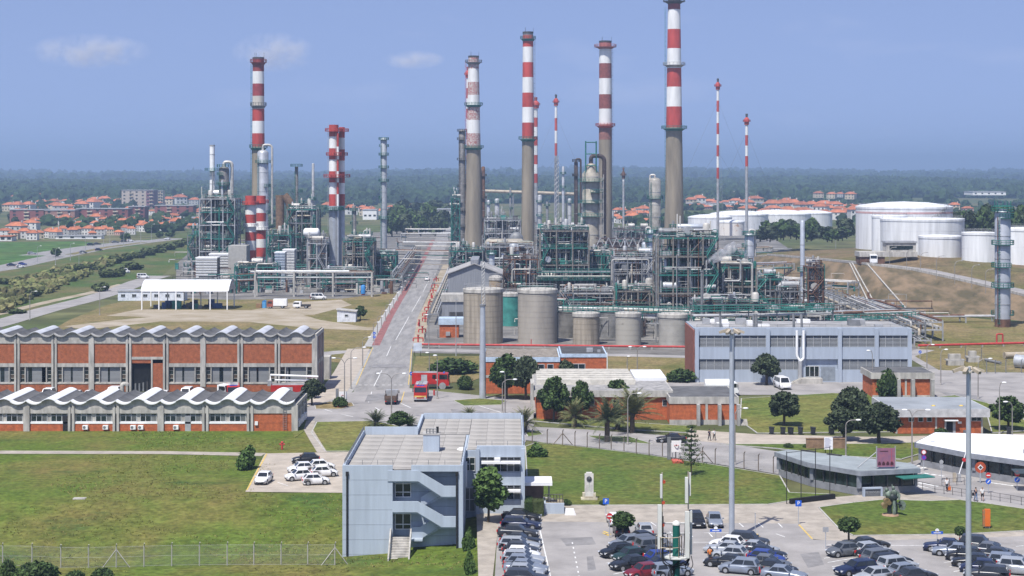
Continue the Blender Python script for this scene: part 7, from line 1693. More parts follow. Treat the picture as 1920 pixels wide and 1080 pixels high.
# lorries and fire engines
def truck(label, px, py, yaw, L_, W_, Hc, cabm, boxm, Hb, cabL=2.0, cat='truck', kind='box', name='truck', z0=.06, cz=.55):
    X, Y = at(px, py, z0); t = thing(name, label, cat, (X, Y, z0), R(yaw)); h = L_ / 2; w_ = W_ / 2
    MB().box(-h, -w_ * .8, cz, h - .2, w_ * .8, cz + .25).build('chassis', DKST, t)
    cb_ = MB().extr([(h - cabL, cz), (h, cz), (h, cz + (Hc - cz) * .5), (h - .22, Hc - .08), (h - .4, Hc), (h - cabL, Hc)], -w_, w_).build('cab', cabm, t)
    MB().obox((h - .09, 0, cz + (Hc - cz) * .73), (.06, W_ * .88, (Hc - cz) * .40), 0, R(-9)).build('windscreen', GLASSC, t)
    for sy in (-1, 1):
        MB().box(h - cabL * .82, sy * w_ - .015, cz + (Hc - cz) * .52, h - .35, sy * w_ + .015, Hc - .22).build('side_window', GLASSC, t)
        MB().box(h - .03, sy * w_ * .72 - .18, cz + .12, h + .03, sy * w_ * .72 + .18, cz + .32).build('headlight', HLAMP, t)
        MB().box(h - .25, sy * (w_ + .15) - .08, cz + (Hc - cz) * .55, h - .15, sy * (w_ + .15) + .08, cz + (Hc - cz) * .85).build('mirror', BLACK, t)
        MB().box(-h - .02, sy * w_ * .8 - .14, cz + .05, -h + .02, sy * w_ * .8 + .14, cz + .2).build('tail_light', TLAMP, t)
    MB().box(h - .06, -w_, cz - .15, h + .08, w_, cz + .08).build('bumper', LGREY, t)
    ty = MB().tube([(0, -.15, 0), (0, .15, 0)], .5, 14).mesh('wheel', BLACK); rm = MB().tube([(0, -.16, 0), (0, .16, 0)], .27, 10).mesh('rim', RIM)
    for x in ([h - cabL * .55, -h + L_ * .22] + ([-h + L_ * .22 - 1.1] if L_ > 8 else [])):
        for sy in (-1, 1): wo = link('wheel', ty, t, (x, sy * (w_ - .18), .5)); link('rim', rm, wo)
    if kind in ('box', 'fire'): MB().box(-h, -w_ + .02, cz + .26, h - cabL - .06, w_ - .02, Hb).build('body', boxm, t)
    if kind == 'flat':
        MB().box(-h, -w_, cz + .26, h - cabL - .1, w_, cz + .42).build('bed', boxm, t); b = MB()
        for sy in (-1, 1): MB().box(-h, sy * w_ - .04, cz + .42, h - cabL - .1, sy * w_ + .04, Hb).build('side_board', boxm, t)
        MB().box(-h - .02, -w_, cz + .42, -h + .05, w_, Hb).build('tailgate', boxm, t)
    if kind == 'fire':
        for sy in (-1, 1):
            for i in range(3): x0 = -h + .5 + i * (L_ - cabL - 1) / 3; MB().box(x0, sy * (w_ - .01) - .02, cz + .5, x0 + (L_ - cabL - 1) / 3 - .15, sy * (w_ - .01) + .02, Hb - .35).build('locker', LGREY if i == 1 else boxm, t)
        b = MB()
        for sy in (-.5, .1): b.box(-h + .3, sy, Hb + .1, h - cabL, sy + .07, Hb + .2)
        for i in range(9): b.box(-h + .5 + i * .5, -.5, Hb + .12, -h + .56 + i * .5, .17, Hb + .18)
        b.build('roof_ladder', LGREY, t); MB().box(h - 1.2, -w_ * .6, Hc, h - .9, w_ * .6, Hc + .16).build('light_bar', mat('blue_lamp', (.04, .10, .5), .2), t)
        MB().box(-h - .03, -w_ * .9, cz + .3, -h - .005, w_ * .9, cz + .55).build('rear_band', YMARK, t)
        MB().box(h + .031, -w_ * .9, cz + .34, h + .05, w_ * .9, cz + .6).build('front_band', YMARK, t)
        for x in (h - cabL * .55, -h + L_ * .22):
            for sy in (-1, 1): MB().tube([(x, sy * w_ - .01, .5), (x, sy * w_ + .03, .5)], .68, 16).build('wheel_arch', LGREY, t); MB().tube([(x, sy * w_ + .03, .5), (x, sy * w_ + .06, .5)], .5, 14).build('tyre_face', BLACK, t)
        for sy in (-1, 1): MB().box(-h + .1, sy * (w_ + .01) - .02, cz - .05, h - cabL - .1, sy * (w_ + .01) + .02, cz + .3).build('skirt', DKST, t); MB().box(h - cabL - .95, sy * (w_ + .02) - .02, Hb - 1.1, h - cabL - .25, sy * (w_ + .02) + .02, Hb - .35).build('crew_window', GLASSC, t)
        MB().box(-h + .2, -w_ * .85, Hb, h - cabL - .1, w_ * .85, Hb + .06).build('roof_deck', LGREY, t)
    return t
FIRE = mat('fire_red', (.42, .025, .02), .35, .0, .08, 1.0)
f = truck('red fire engine parked side on at the road junction', 808, 727, -2, 7.2, 2.4, 2.9, FIRE, FIRE, 3.0, 2.3, 'fire engine', 'fire', 'fire_engine')
MB().box(1.0, -1.23, 1.6, 1.5, -1.19, 1.75).build('door_marking', WHITE, f)
truck('red fire engine with orange front band heading toward the camera', 790, 749, -90, 7.0, 2.4, 2.8, FIRE, FIRE, 2.9, 2.2, 'fire engine', 'fire', 'fire_engine')
truck('brown flatbed lorry with pale cab seen from behind on the road', 734, 756, 90, 5.2, 2.1, 2.25, LGREY, mat('bed_brown', (.13, .085, .06), .8, var=.25), 1.7, 1.7, 'truck', 'flat')
truck('white cab flatbed lorry loaded with timber before the workshop hall', 400, 747, -20, 6.5, 2.3, 2.7, WHITE, mat('bed_brown', (.13, .085, .06), .8), 1.9, 1.8, 'truck', 'flat')
truck('red fire engine cab beside the white lorry before the workshop hall', 437, 748, -80, 6.5, 2.3, 2.7, FIRE, FIRE, 2.6, 2.0, 'fire engine', 'fire', 'fire_engine')
f = truck('red fire engine with folded white boom at the end of the workshop hall', 552, 746, 3, 8.5, 2.4, 2.8, FIRE, FIRE, 2.5, 2.0, 'fire engine', 'fire', 'fire_engine')
MB().tube([(-4.4, 0, 3.1), (-4.4, 0, 4.3), (4.4, 0, 3.9)], .2, 6).build('boom', WHITE, f); MB().tube([(-3.6, .3, 3.3), (3.6, .3, 3.2)], .18, 6).build('boom', WHITE, f); MB().box(-4.9, -.7, 2.3, -4.2, .7, 3.3).build('basket', LGREY, f)
truck('white tanker lorry behind the brick annex', 1352, 741, 3, 6.2, 2.4, 2.5, WHITE, WHITE, 1.0, 1.5, 'truck', 'tank', 'tank_lorry'); X, Y = at(1352, 741)
MB().tube([(-3.1, 0, 2.0), (-2.9, 0, 2.0), (1.3, 0, 2.0), (1.5, 0, 2.0)], 1.05, 14).build('tank', WHITE, bpy.data.objects['tank_lorry'])
truck('white pickup truck parked on the sandy yard', 566, 578, 175, 5.2, 2.0, 2.1, WHITE, DKST, 1.2, 2.4, 'truck', 'flat', 'pickup_truck', z0=.04)
truck('red cabbed lorry with a drum beside the sandy yard sheds', 520, 578, 180, 6.0, 2.3, 2.4, mat('faded_red', (.30, .09, .06), .6), WHITE, 2.9, 1.8, 'truck', 'box', z0=.04)
b_ = truck('white and dark coach on the road above the embankment', 1636, 494, -97, 10, 2.5, 3.2, WHITE, WHITE, 3.2, 1.2, 'bus', 'box', 'coach', z0=9.8)
for sy in (-1, 1): MB().box(-4.6, sy * 1.24 - .02, 1.7, 3.6, sy * 1.24 + .02, 2.7).build('side_window', GLASSC, b_)
# ================================================================== STREET FURNITURE
def lamp(px, ybase, top, label, arms=((1, 2.2),), m=LAMPM, z0=0.0, head=WHITE, grp=None):
    X, Y, z = atg(px, ybase); s = FPX / Y; H = (ybase - top) / s; t = thing('street_lamp', label, 'lamp', (X, Y, z), group=grp)
    MB().tube([(0, 0, 0), (0, 0, H * .8)], .13, 8, True, .08).build('post', m, t)
    for d, ln in arms:
        MB().tube(fillet([(0, 0, H * .78), (0, 0, H * .9), (d * ln * .35, -.1 * ln * .3, H * .99), (d * ln, -.2, H)], ln * .5, 4), .065, 6).build('arm', m, t)
        MB().sph((d * (ln + .2), -.22, H), .36, 8, 5, (1.2, .7, .38)).build('lamp_head', head, t)
    MB().lathe([(.22, 0), (.2, .35), (.14, .4)], 8).build('base', m, t); return t
for a in [(734, 785, 700, 'double armed street lamp in the road junction before the grey office', ((1, 2.0), (-1, 2.0))), (646, 762, 671, 'double armed street lamp beside the red and white board', ((1, 1.7), (-1, 1.7))), (658, 729, 651, 'single tall street lamp on the beige path by the workshop hall', ((1, 2.4),)),
          (947, 780, 697, 'pale straight street lamp near the light mast', ((-1, .3),)), (942, 776, 711, 'curved street lamp next to the pale straight one', ((1, 2.0),)), (1378, 872, 765, 'curved street lamp beside the tall mast on the lawn road', ((1, 1.3),)),
          (1586, 858, 787, 'pale curved street lamp behind the left gatehouse', ((1, 1.6),)), (1177, 834, 737, 'curved street lamp before the largest palm', ((1, 1.6),)), (1710, 878, 768, 'double armed street lamp between the gatehouses', ((1, 2.0), (-1, .9))),
          (1874, 815, 717, 'street lamp by the side road with a short raised arm', ((1, .5),)), (1898, 828, 753, 'curved street lamp with arm to the left near the right edge', ((-1, .9),)), (187, 591, 538, 'curved street lamp on the perimeter road, right of the pair', ((1, 1.3),)),
          (56, 600, 546, 'curved street lamp on the perimeter road, left of the pair', ((1, 1.6),)), (805, 722, 661, 'thin street lamp behind the fire engine on the right kerb', ((-1, .2),)), (820, 748, 666, 'thin globe lamp in front of the fire engine', ((-1, .2),)), (1195, 700, 650, 'double lamp on the dry strip before the short tanks', ((1, 1.3), (-1, 1.3))),
          (1176, 697, 668, 'short lantern post on the dry strip', ((1, .1),)), (1738, 694, 646, 'lamp with dark arm near the fire main at right', ((1, 1.0),)), (1764, 722, 655, 'lamp post on the side road bend', ((1, .8),)), (1834, 748, 672, 'tall lamp post with a long arm over the side road', ((1, 2.0),)), (680, 690, 632, 'single curved lamp at the left of the main road crossing', ((1, 1.3),)), (804, 655, 590, 'thin lamp by the near end of the hydrants', ((-1, .2),)),
          (1636, 742, 657, 'curved lamp before the wide tree at the control building', ((-1, .6),))]: lamp(*a)
for k in range(11): lamp(700 + k * 7.6, 640 - k * 12.5, 604 - k * 11.0, ORD[k] + ' lamp from the near end of the row left of the main road', ((1, 1.1),), grp='lamps left of the main road')
for k, (px, py) in enumerate([(148, 505), (70, 493), (104, 497), (132, 488), (160, 470), (232, 462), (194, 464), (206, 458), (264, 456), (284, 452)]): lamp(px, py, py - 32, ORD[k] + ' tall thin lamp along the highway at far left', ((1, 1.5),), LGREY, grp='highway lamps')
for k, (px, py, z) in enumerate([(1668, 503, 9), (1700, 508, 9), (1726, 514, 8), (1756, 522, 8), (1790, 532, 7), (1822, 541, 6.5), (1848, 550, 6)]):
    X, Y = at(px, py, z); t = thing('street_lamp', ORD[k] + ' lamp from the left along the embankment road', 'lamp', (X, Y, z), group='embankment road lamps'); MB().tube(fillet([(0, 0, 0), (0, 0, 6), (.6, 0, 7), (2, 0, 7.2)], 1.2), .09, 6).build('post', LAMPM, t); MB().sph((2.2, 0, 7.2), .3, 6, 4, (1.4, .7, .4)).build('lamp_head', LGREY, t)
# light masts
def mast(label, px, ybase, top, wpx, crown, z0=0.0):
    X, Y = at(px, ybase, z0); s = FPX / Y; H = (ybase - top) / s; t = thing('light_mast', label, 'light mast', (X, Y, 0)); r = wpx / s / 2
    MB().lathe([(r * 1.15, 0), (r * 1.1, H * .3), (r * .85, H)], 14).build('pole', GALV, t)
    if crown == 'lights':
        MB().ring(r, .55, H - .5, H - .35, 10).build('crown_ring', CONC2, t)
        for k in range(6): a = k * PI / 3; MB().obox((1.0 * math.cos(a), 1.0 * math.sin(a), H - .25), (.9, .35, .28), a, .35).build('floodlight', PIPEB, t)
    else:
        b = MB()
        for k in range(3): a = k * 2.094; b.bar((r * .8 * math.cos(a), r * .8 * math.sin(a), H), (r * .6 * math.cos(a), r * .6 * math.sin(a), H + 8), .09)
        for i in range(12):
            for k in range(3): a = k * 2.094; c = a + 2.094; b.bar((r * .75 * math.cos(a), r * .75 * math.sin(a), H + i * .66), (r * .75 * math.cos(c), r * .75 * math.sin(c), H + (i + 1) * .66), .05)
        b.build('lattice_top', LGREY, t); MB().ring(r * .8, r * 1.1, H - .3, H, 14).build('collar', GREY, t)
    return t
mast('tall pale lighting mast standing in the car park', 1372, 1013, 617, 9.5, 'lights')
mast('tall pale lighting mast in front of the white roofed gatehouse', 1816, 1178, 688, 10, 'lights')
mast('thick pale mast with lattice top before the tall tanks', 905, 748, 571, 11, 'lattice')
for k, (px, yb, tp, w_) in enumerate([(1414, 478, 420, 2), (1567, 470, 432, 2), (1085, 560, 470, 2), (855, 668, 560, 2)]): X, Y = at(px, yb); s = FPX / Y; tag(MB().cyl((0, 0, 0), (0, 0, (yb - tp) / s), .14, .07, 6).box(-.4, -.1, (yb - tp) / s - .2, .4, .1, (yb - tp) / s).build('thin_pole', LGREY, None, (X, Y, 0)), ['thin pole behind the tree belt', 'thin pole before the tree belt', 'thin pole rising from the green portal frame', 'thin timber pole left of the light mast'][k], 'pole')
# near antenna mast
Dm = 80.0; X = xof(1268, Dm); zt = zof(984, Dm); t = thing('antenna_mast', 'green antenna mast with white panel aerials close to the camera', 'antenna mast', (X, Dm, 0)); mx_ = lambda px: xof(px, Dm) - X; mz = lambda py: zof(py, Dm)
GRN = mat('mast_green', (.01, .11, .09), .5, 0, .1); CREAM = mat('aerial_cream', (.60, .60, .56), .5, var=.06)
MB().lathe([(.2, 0), (.17, zt)], 14).build('pole', GRN, t); MB().lathe([(.19, zt), (.19, zt + .12), (.05, zt + .2)], 12).build('cap', CREAM, t)
MB().ring(.2, .62, mz(1042) - .06, mz(1042), 14).build('work_platform', CREAM, t)
b = MB(); b.rail([(.6 * math.cos(2 * PI * j / 8) - .35, .6 * math.sin(2 * PI * j / 8), mz(1042)) for j in range(9)], .95, .03, 9); b.build('guard_rail', PIPEB, t)
for (x0, x1, y0, y1, yy) in ((1237, 1241, 888, 932, -.2), (1232, 1239.5, 944, 1026, -.3), (1284, 1289.5, 894, 942, -.1), (1292, 1295.5, 887, 930, .1), (1283, 1291, 956, 1043, -.35), (1294, 1298, 958, 1040, .1)):
    MB().box(mx_(x0), yy - .08, mz(y1), mx_(x1), yy + .08, mz(y0)).build('panel_aerial', CREAM, t)
for x0, ya, yb in ((1241.5, 886, 1046), (1290.5, 884, 1040)): MB().cyl((mx_(x0), 0, mz(yb)), (mx_(x0), 0, mz(ya)), .035, n=6).build('aerial_pole', PIPEB, t)
b = MB()
for py in (981, 1000, 1030): b.bar((mx_(1241), 0, mz(py)), (mx_(1291), 0, mz(py)), .05)
b.build('cross_arm', LGREY, t)
for px, py in ((1244, 902), (1243, 941), (1242, 983)): MB().tube([(mx_(px), -.25, mz(py)), (mx_(px) + .02, -.1, mz(py))], .08, 8).build('beacon', mat('beacon_red', (.42, .07, .03), .4), t)
rr = random.Random(2)
for k in range(9): x0 = rr.choice([mx_(1243), mx_(1290), mx_(1284)]); MB().tube(fillet([(x0, -.15, mz(rr.uniform(960, 1030))), (x0 + rr.uniform(-.1, .12), -.3, mz(rr.uniform(1046, 1066))), (rr.uniform(-.45, -.05), -.2, mz(1060)), (rr.uniform(-.5, -.2), -.2, mz(1100))], .5, 4), .02, 5).build('cable', BLACK, t)
MB().tube(fillet([(mx_(1290), -.2, mz(1042)), (mx_(1283), -.25, mz(1064)), (mx_(1291), -.3, mz(1068)), (mx_(1299), -.25, mz(1058)), (mx_(1295), -.2, mz(1040))], .35, 4), .02, 5).build('cable', BLACK, t)
# ---- fences
MESHW = seethrough('chain_link', (.26, .27, .25), .13)
def fence(label, pts, h, zfun, m=CONC2, braced=(), bend=.35, net=MESHW, t_=.10):
    P = [(*at(px, py, zfun), zfun) if not callable(zfun) else zfun(px, py) for px, py in pts]; t = thing('fence', label, 'fence', P[0]); O = Vector(P[0])
    for i, p in enumerate(P):
        q = Vector(p) - O; MB().tube([(0, 0, -.2), (0, 0, h), (.12 if bend else 0, -bend, h + bend)], t_ * .62, 4).build('post', m, t, tuple(q))
        if i in braced:
            for sg in (-1, 1): MB().bar((sg * 1.5, 0, 0), (0, 0, h * .85), t_ * .8).build('brace', m, t, tuple(q))
    for p, q in zip(P, P[1:]):
        a = Vector(p) - O; c = Vector(q) - O; u = Vector((0, 0, h)); b = MB().quad(a + Vector((0, 0, .05)), c + Vector((0, 0, .05)), c + u, a + u); b.build('mesh_panel', net, t)
        w_ = MB()
        for k in (.98, .5, .04): w_.bar(a + u * k, c + u * k, .010)
        w_.build('strand', LGREY, t)
    return t
fence('chain link fence with pale concrete posts across the near meadow', [(-48, 1062), (5, 1062), (60, 1062.5), (114, 1065), (166, 1065), (218, 1064), (270, 1062.5), (322, 1061), (374, 1060.5), (426, 1060), (476, 1060), (527, 1060), (577, 1060), (628, 1060)], 2.35, lambda px, py: atg(px, py), braced=(5, 13))
PST = mat('fence_post_brown', (.20, .16, .13), .8)
fence('wire fence with grey brown posts along the monument lawn', [(998, 832), (1026, 833), (1055, 834), (1078, 837), (1101, 839), (1124, 842), (1146, 844), (1170, 847), (1193, 851), (1217, 854), (1242, 857), (1267, 861), (1293, 866), (1317, 868), (1341, 871), (1395, 878), (1422, 882), (1450, 886)], 2.1, .1, PST, (2, 13), .3, seethrough('chain_link_lawn', (.3, .3, .28), .08), .12)
fence('wire fence round the waste ground and pipes at right', [(1810, 672), (1840, 676), (1850, 700), (1866, 700), (1886, 699), (1915, 699)], 2.6, .05, GREY, (), .3, seethrough('chain_link_lawn', (.3, .3, .28), .08), .14)
def railing(label, pts, z=.07):
    P = [(*at(px, py), z) for px, py in pts]; t = thing('railing', label, 'railing', P[0]); O = Vector(P[0]); RL = mat('railing_grey', (.14, .13, .13), .6)
    for p, q in zip(P, P[1:]):
        b = MB(); a = Vector(p) - O; c = Vector(q) - O
        b.rail([a, c], 1.0, .05, 99); b.build('rail_panel', RL, t)
railing('dark pedestrian railing along the pavement by the statue lawn', [(1753, 925), (1770, 927), (1786, 929), (1803, 932), (1822, 935), (1858, 938), (1875, 941), (1895, 944), (1915, 948), (1940, 952)])
railing('short pedestrian railing at the barrier', [(1766, 912), (1780, 912), (1794, 911), (1808, 910)]); railing('pedestrian railing beside the left gatehouse', [(1712, 916), (1730, 919), (1753, 925)])
# black frame posts with the notice board
t = thing('black_posts', 'four tall thin black posts with a low dark wall beside the left gatehouse', 'posts', (xof(1475, 215), 215, .1))
for i, (px, py) in enumerate([(1475, 946), (1502, 943), (1529, 939), (1556, 935)]): X, Y = at(px, py); MB().cyl((0, 0, 0), (0, 0, 6.6), .055, n=6).build('post', BLACK, t, (X - t.location.x, Y - 215, 0))
X0, Y0 = at(1482, 946); X1_, Y1_ = at(1564, 936); d = Vector((X1_ - X0, Y1_ - Y0)); MB().obox(((X0 + X1_) / 2 - t.location.x, (Y0 + Y1_) / 2 - 215, .3), (d.length, .5, .6), math.atan2(d.y, d.x)).build('low_wall', mat('soot_black', (.012, .012, .013), .9), t)
MB().bar((0, 0, 6.5), (xof(1556, 219) - t.location.x, 4, 6.5), .05).build('top_wire', BLACK, t)
def txt(par, s_, size, loc, m, rz=0.0, ext=.01, name='lettering', align='CENTER'):
    c = bpy.data.curves.new(name, 'FONT'); c.body = s_; c.size = size; c.extrude = ext; c.align_x = align; c.align_y = 'CENTER'; c.materials.append(m)
    tmp = bpy.data.objects.new(name, c); COL.objects.link(tmp); bpy.context.view_layer.update(); me = bpy.data.meshes.new_from_object(tmp.evaluated_get(bpy.context.evaluated_depsgraph_get())); bpy.data.objects.remove(tmp); me.materials.clear(); me.materials.append(m); o = link(name, me, par); o.location = loc; o.rotation_euler = (R(90), 0, rz); return o
WS = mat('sign_white', (.75, .75, .74), .5, var=.03); BS = mat('sign_blue', (.02, .10, .50), .4, var=.04); RS = mat('sign_red', (.50, .03, .03), .4, var=.04); OR_ = mat('sign_orange', (.62, .14, .02), .5, var=.05)
def sign(name, label, px, ybase, top, build_, post=.045, z0=.1):
    X, Y = at(px, ybase, z0); s = FPX / Y; t = thing(name, label, 'sign', (X, Y, z0)); H = (ybase - top) / s; MB().cyl((0, 0, 0), (0, 0, H), post, n=6).build('post', GALV, t); build_(t, H); return t
def pboard(t, H): MB().box(-.36, -.08, H - .72, .36, -.05, H).build('panel', BS, t); txt(t, 'P', .62, (0, -.09, H - .36), WS)
sign('parking_sign', 'blue parking sign with white P near the monument', 1136, 972, 934, pboard); sign('parking_sign', 'blue parking sign with white P near the black posts', 1497, 983, 938, pboard)
def noentry(t, H): MB().tube([(0, -.08, H - .35), (0, -.05, H - .35)], .36, 18).build('disc', RS, t); MB().box(-.24, -.1, H - .41, .24, -.081, H - .29).build('bar', WS, t)
sign('no_entry_sign', 'red no entry sign in front of the clipped tree', 1143, 1008, 962, noentry)
def keep(t, H): noentry(t, H); MB().tube([(0, -.08, H - 1.15), (0, -.05, H - 1.15)], .36, 18).build('disc', BS, t); MB().obox((.02, -.09, H - 1.15), (.1, .02, .46), 0, .7).build('arrow', WS, t)
sign('gate_sign', 'red and blue round signs on one post left of the gate lane', 1853, 924, 886, keep); sign('gate_sign', 'red and blue round signs on one post at the right gate lane', 1907, 919, 883, keep)
def dirb(t, H): MB().tube([(0, -.08, H - .35), (0, -.05, H - .35)], .35, 18).build('disc', BS, t); MB().obox((0, -.09, H - .35), (.36, .02, .09), 0, -.5).build('arrow', WS, t)
sign('direction_sign', 'blue round arrow sign left of the parked fire engine', 771, 722, 697, dirb, z0=.06); sign('direction_sign', 'pair of blue round signs at the start of the red lane', 702, 646, 622, lambda t, H: (dirb(t, H), dirb(t, H - .9)), z0=.06); sign('direction_sign', 'blue round sign below an orange square at the right road bend', 1725, 673, 657, dirb, z0=.06)
def lim(t, H):
    for k, m in enumerate((WS, mat('sign_purple', (.22, .03, .30), .5))): MB().tube([(0, -.08, H - .35 - k * .75), (0, -.05, H - .35 - k * .75)], .35, 18).build('disc', RS if k == 0 else m, t); MB().tube([(0, -.095, H - .35 - k * .75), (0, -.081, H - .35 - k * .75)], .26 if k == 0 else .16, 18).build('face', m if k == 0 else BS, t)
sign('speed_sign', 'stack of round road signs at the corner of the white roofed gatehouse', 1732, 882, 843, lim)
def bplate(t, H): MB().box(-.65, -.08, H - .3, .65, -.05, H).build('panel', BS, t); MB().tube([(0, -.08, H + .1), (0, -.05, H + .1)], .22, 14).build('crest', WS, t); MB().box(-.4, -.095, H - .2, .4, -.082, H - .12).build('text_bar', WS, t)
sign('row_sign', 'blue row sign with white crest in the car park near the tall mast', 1342, 1020, 992, bplate); sign('row_sign', 'blue row sign with white crest before the statue lawn', 1757, 1022, 996, bplate)
def wplate(t, H): MB().box(-.32, -.08, H - .55, .32, -.05, H).build('panel', LGREY, t)
sign('info_sign', 'small pale square sign on a thin post at the car park corner', 1548, 1028, 988, wplate); sign('info_sign', 'thin plain post in the empty parking bays', 1416, 1010, 962, lambda t, H: MB().sph((0, 0, H), .07, 6, 4).build('cap', LGREY, t)); sign('info_sign', 'pale double sign on a post beside the barrier lane', 1765, 900, 862, lambda t, H: (MB().tube([(0, -.08, H - .3), (0, -.05, H - .3)], .28, 14).build('disc', LGREY, t), MB().tube([(0, -.08, H - .9), (0, -.05, H - .9)], .28, 14).build('disc', LGREY, t)))
def rondel(t, H): MB().tube([(0, -.08, H - .3), (0, -.05, H - .3)], .75, 20).build('disc', mat('mirror_orange', (.42, .08, .03), .4), t); MB().obox((0, -.1, H - .3), (.55, .03, .55), 0, .78).build('diamond', WS, t); MB().obox((0, -.12, H - .3), (.34, .03, .34), 0, .78).build('diamond', DKST, t)
sign('round_board', 'large red brown round board with a diamond by the gatehouse wall', 1838, 905, 872, rondel, .09)
# white notice board, direction boards, orange panels
def board(name, label, px, ybase, top, w_, h, m, dep=.25, extra=None, z0=.1, rz=0.0):
    X, Y = at(px, ybase, z0); s = FPX / Y; H = (ybase - top) / s; t = thing(name, label, 'sign', (X, Y, z0), rz); MB().box(-w_ / 2, 0, H - h, w_ / 2, dep, H).build('panel', m, t)
    for x in (-w_ * .35, w_ * .35): MB().box(x - .05, .05, 0, x + .05, dep - .05, H - h).build('leg', GREY, t)
    if extra: extra(t, H, w_, h)
    return t
def lines(t, H, w_, h):
    for k in range(9): MB().box(-w_ * .42, -.015, H - h * (.12 + .09 * k), w_ * (.1 + .3 * ((k * 7) % 5) / 5), -.002, H - h * (.12 + .09 * k) + .05).build('text_line', mat('ink_blue', (.25, .25, .38), .6), t)
board('notice_board', 'white notice board with faint lines of text before the brown garden wall', 1553.5, 868, 820, 1.25, 1.75, WS, .1, lines)
def mapx(t, H, w_, h):
    MB().box(-w_ * .44, -.03, H - h * .92, w_ * .44, -.002, H - h * .2).build('map_sheet', WS, t); MB().ring(.22, .34, 0, .02, 20).build('emblem', RS, t, (0, -.035, H - h * .5)); t.children[-1].rotation_euler = (R(90), 0, 0); MB().tube([(0, -.05, H - h * .5), (0, -.035, H - h * .5)], .12, 12).build('emblem_core', DKST, t)
    MB().box(-w_ * .5 - .5, .02, 0, -w_ * .5, .4, H).build('side_pylon', GREY, t)
board('map_board', 'red framed site map board on a grey pylon behind the lawn fence', 1268, 862, 820, 1.6, 2.3, mat('board_red', (.48, .10, .06), .5), .3, mapx); board('map_board', 'red framed board on a grey pylon above the dome bush by the junction', 643, 760, 729, 1.6, 2.4, mat('board_red', (.48, .10, .06), .5), .3, mapx); board('map_board', 'red framed site map board on a grey pylon above the white roofed gatehouse', 1823, 848, 807, 1.5, 2.3, mat('board_red', (.48, .10, .06), .5), .3, mapx)
board('direction_board', 'stack of pale direction boards at the right corner of the crossing', 783, 668, 643, 1.9, 1.9, mat('pale_board', (.55, .60, .68), .6), .1, None, .06)
def orange(t, H, w_, h): MB().box(-w_ * .5 - .25, .0, .2, -w_ * .5, .3, H - .1).build('image_side', mat('photo_panel', (.20, .16, .09), .6, scale=2, col2=(.45, .12, .03)), t); MB().box(-w_ * .4, .02, -.05, w_ * .3, .5, .2).build('foot', DKST, t)
board('orange_pylon', 'free standing orange advertising pylon on the statue lawn', 1852, 991, 955, .62, 2.0, OR_, .35, orange, .14)
# billboard on the gatehouse roof
t = thing('billboard', 'dark red billboard with cars pictured on it above the left gatehouse', 'billboard', (xof(1661, 222.3), 222.3, 3.3), R(4)); PIC = mat('billboard_print', (.30, .12, .16), .6, scale=1.6, col2=(.20, .10, .17))
MB().box(-1.2, 0, .25, 1.2, .1, 2.7).build('panel', PIC, t)
for x in (-1.27, 1.2): MB().box(x, -.06, -.6, x + .1, .14, 2.95).build('post', LGREY, t)
for k in range(4): o = MB().box(-1.05 + k * .55, -.03, .5, -.65 + k * .55, -.004, .78).build('printed_car', mat('print_dark', (.07, .02, .03), .6), t); MB().extr([(-1.0 + k * .55, .785), (-.7 + k * .55, .785), (-.78 + k * .55, .95), (-.94 + k * .55, .95)], -.03, -.004).build('printed_roof', mat('print_dark', (.07, .02, .03), .6), o)
MB().box(-.8, -.02, 2.25, .3, -.003, 2.35).build('printed_line', mat('print_dark', (.07, .02, .03), .6), t); MB().box(.75, -.02, .3, .79, -.003, 2.6).build('printed_line', RS, t); MB().bar((-1.2, .1, 2.2), (-3.6, .6, .1), .1).build('stay', LGREY, t)
# low name wall
X, Y = at(1637, 932); t = thing('name_wall', 'low grey wall framing a dark recessed name panel by the left gatehouse', 'sign wall', (X, Y, .07), R(8)); MB().box(-1.3, 0, 0, -1.05, .5, 1.15).build('end', CLAD, t); MB().box(1.05, 0, 0, 1.3, .5, 1.15).build('end', CLAD, t); MB().box(-1.048, 0, .95, 1.048, .5, 1.149).build('lintel', CLAD, t); MB().box(-1.047, .12, 0, 1.047, .45, .948).build('panel', mat('slate', (.12, .125, .13), .7), t); txt(t, 'PETROGAL', .40, (0, .11, .52), mat('letter_grey', (.30, .31, .32), .5))
# barrier
X, Y = at(1798, 905); t = thing('gate_barrier', 'raised white and red barrier arm on its grey box at the gate', 'barrier', (X, Y, .07)); MB().box(-.2, -.2, 0, .25, .25, 1.15).build('box', LGREY, t); MB().bar((0, 0, 1.0), (1.2, .2, 4.6), .1).build('arm', WHITE, t); MB().tube([(.72, -.02, 3.0), (.72, .14, 3.0)], .26, 14).build('disc', RS, t); MB().box(-.8, -.15, 0, -.4, .2, 1.25).build('ticket_post', PIPEB, t)
# bins
for k, px in enumerate((1447, 1468, 1482.5, 1501, 1524.5, 1559, 1892)):
    X, Y = at(px, 814.5); t = thing('wheeled_bin', ['first dark wheeled bin from the left along the promenade', 'second dark wheeled bin from the left along the promenade', 'third dark wheeled bin from the left along the promenade', 'fourth dark wheeled bin from the left along the promenade', 'fifth dark wheeled bin from the left along the promenade', 'dark wheeled bin nearest the leaning dark tree', 'lone dark wheeled bin on the grass at right'][k], 'bin', (X, Y, .08), .3 * (k % 3 - 1)); BN = mat('bin_black', (.025, .027, .032), .5)
    MB().extr([(-.3, .08), (.3, .08), (.38, 1.0), (-.38, 1.0)], -.35, .35).build('body', BN, t); MB().obox((0, 0, 1.05), (.84, .8, .08), 0, .1).build('lid', BN, t)
    for sy in (-.3, .3): MB().tube([(-.3, sy - .04, .1), (-.3, sy + .04, .1)], .1, 8).build('wheel', BLACK, t)
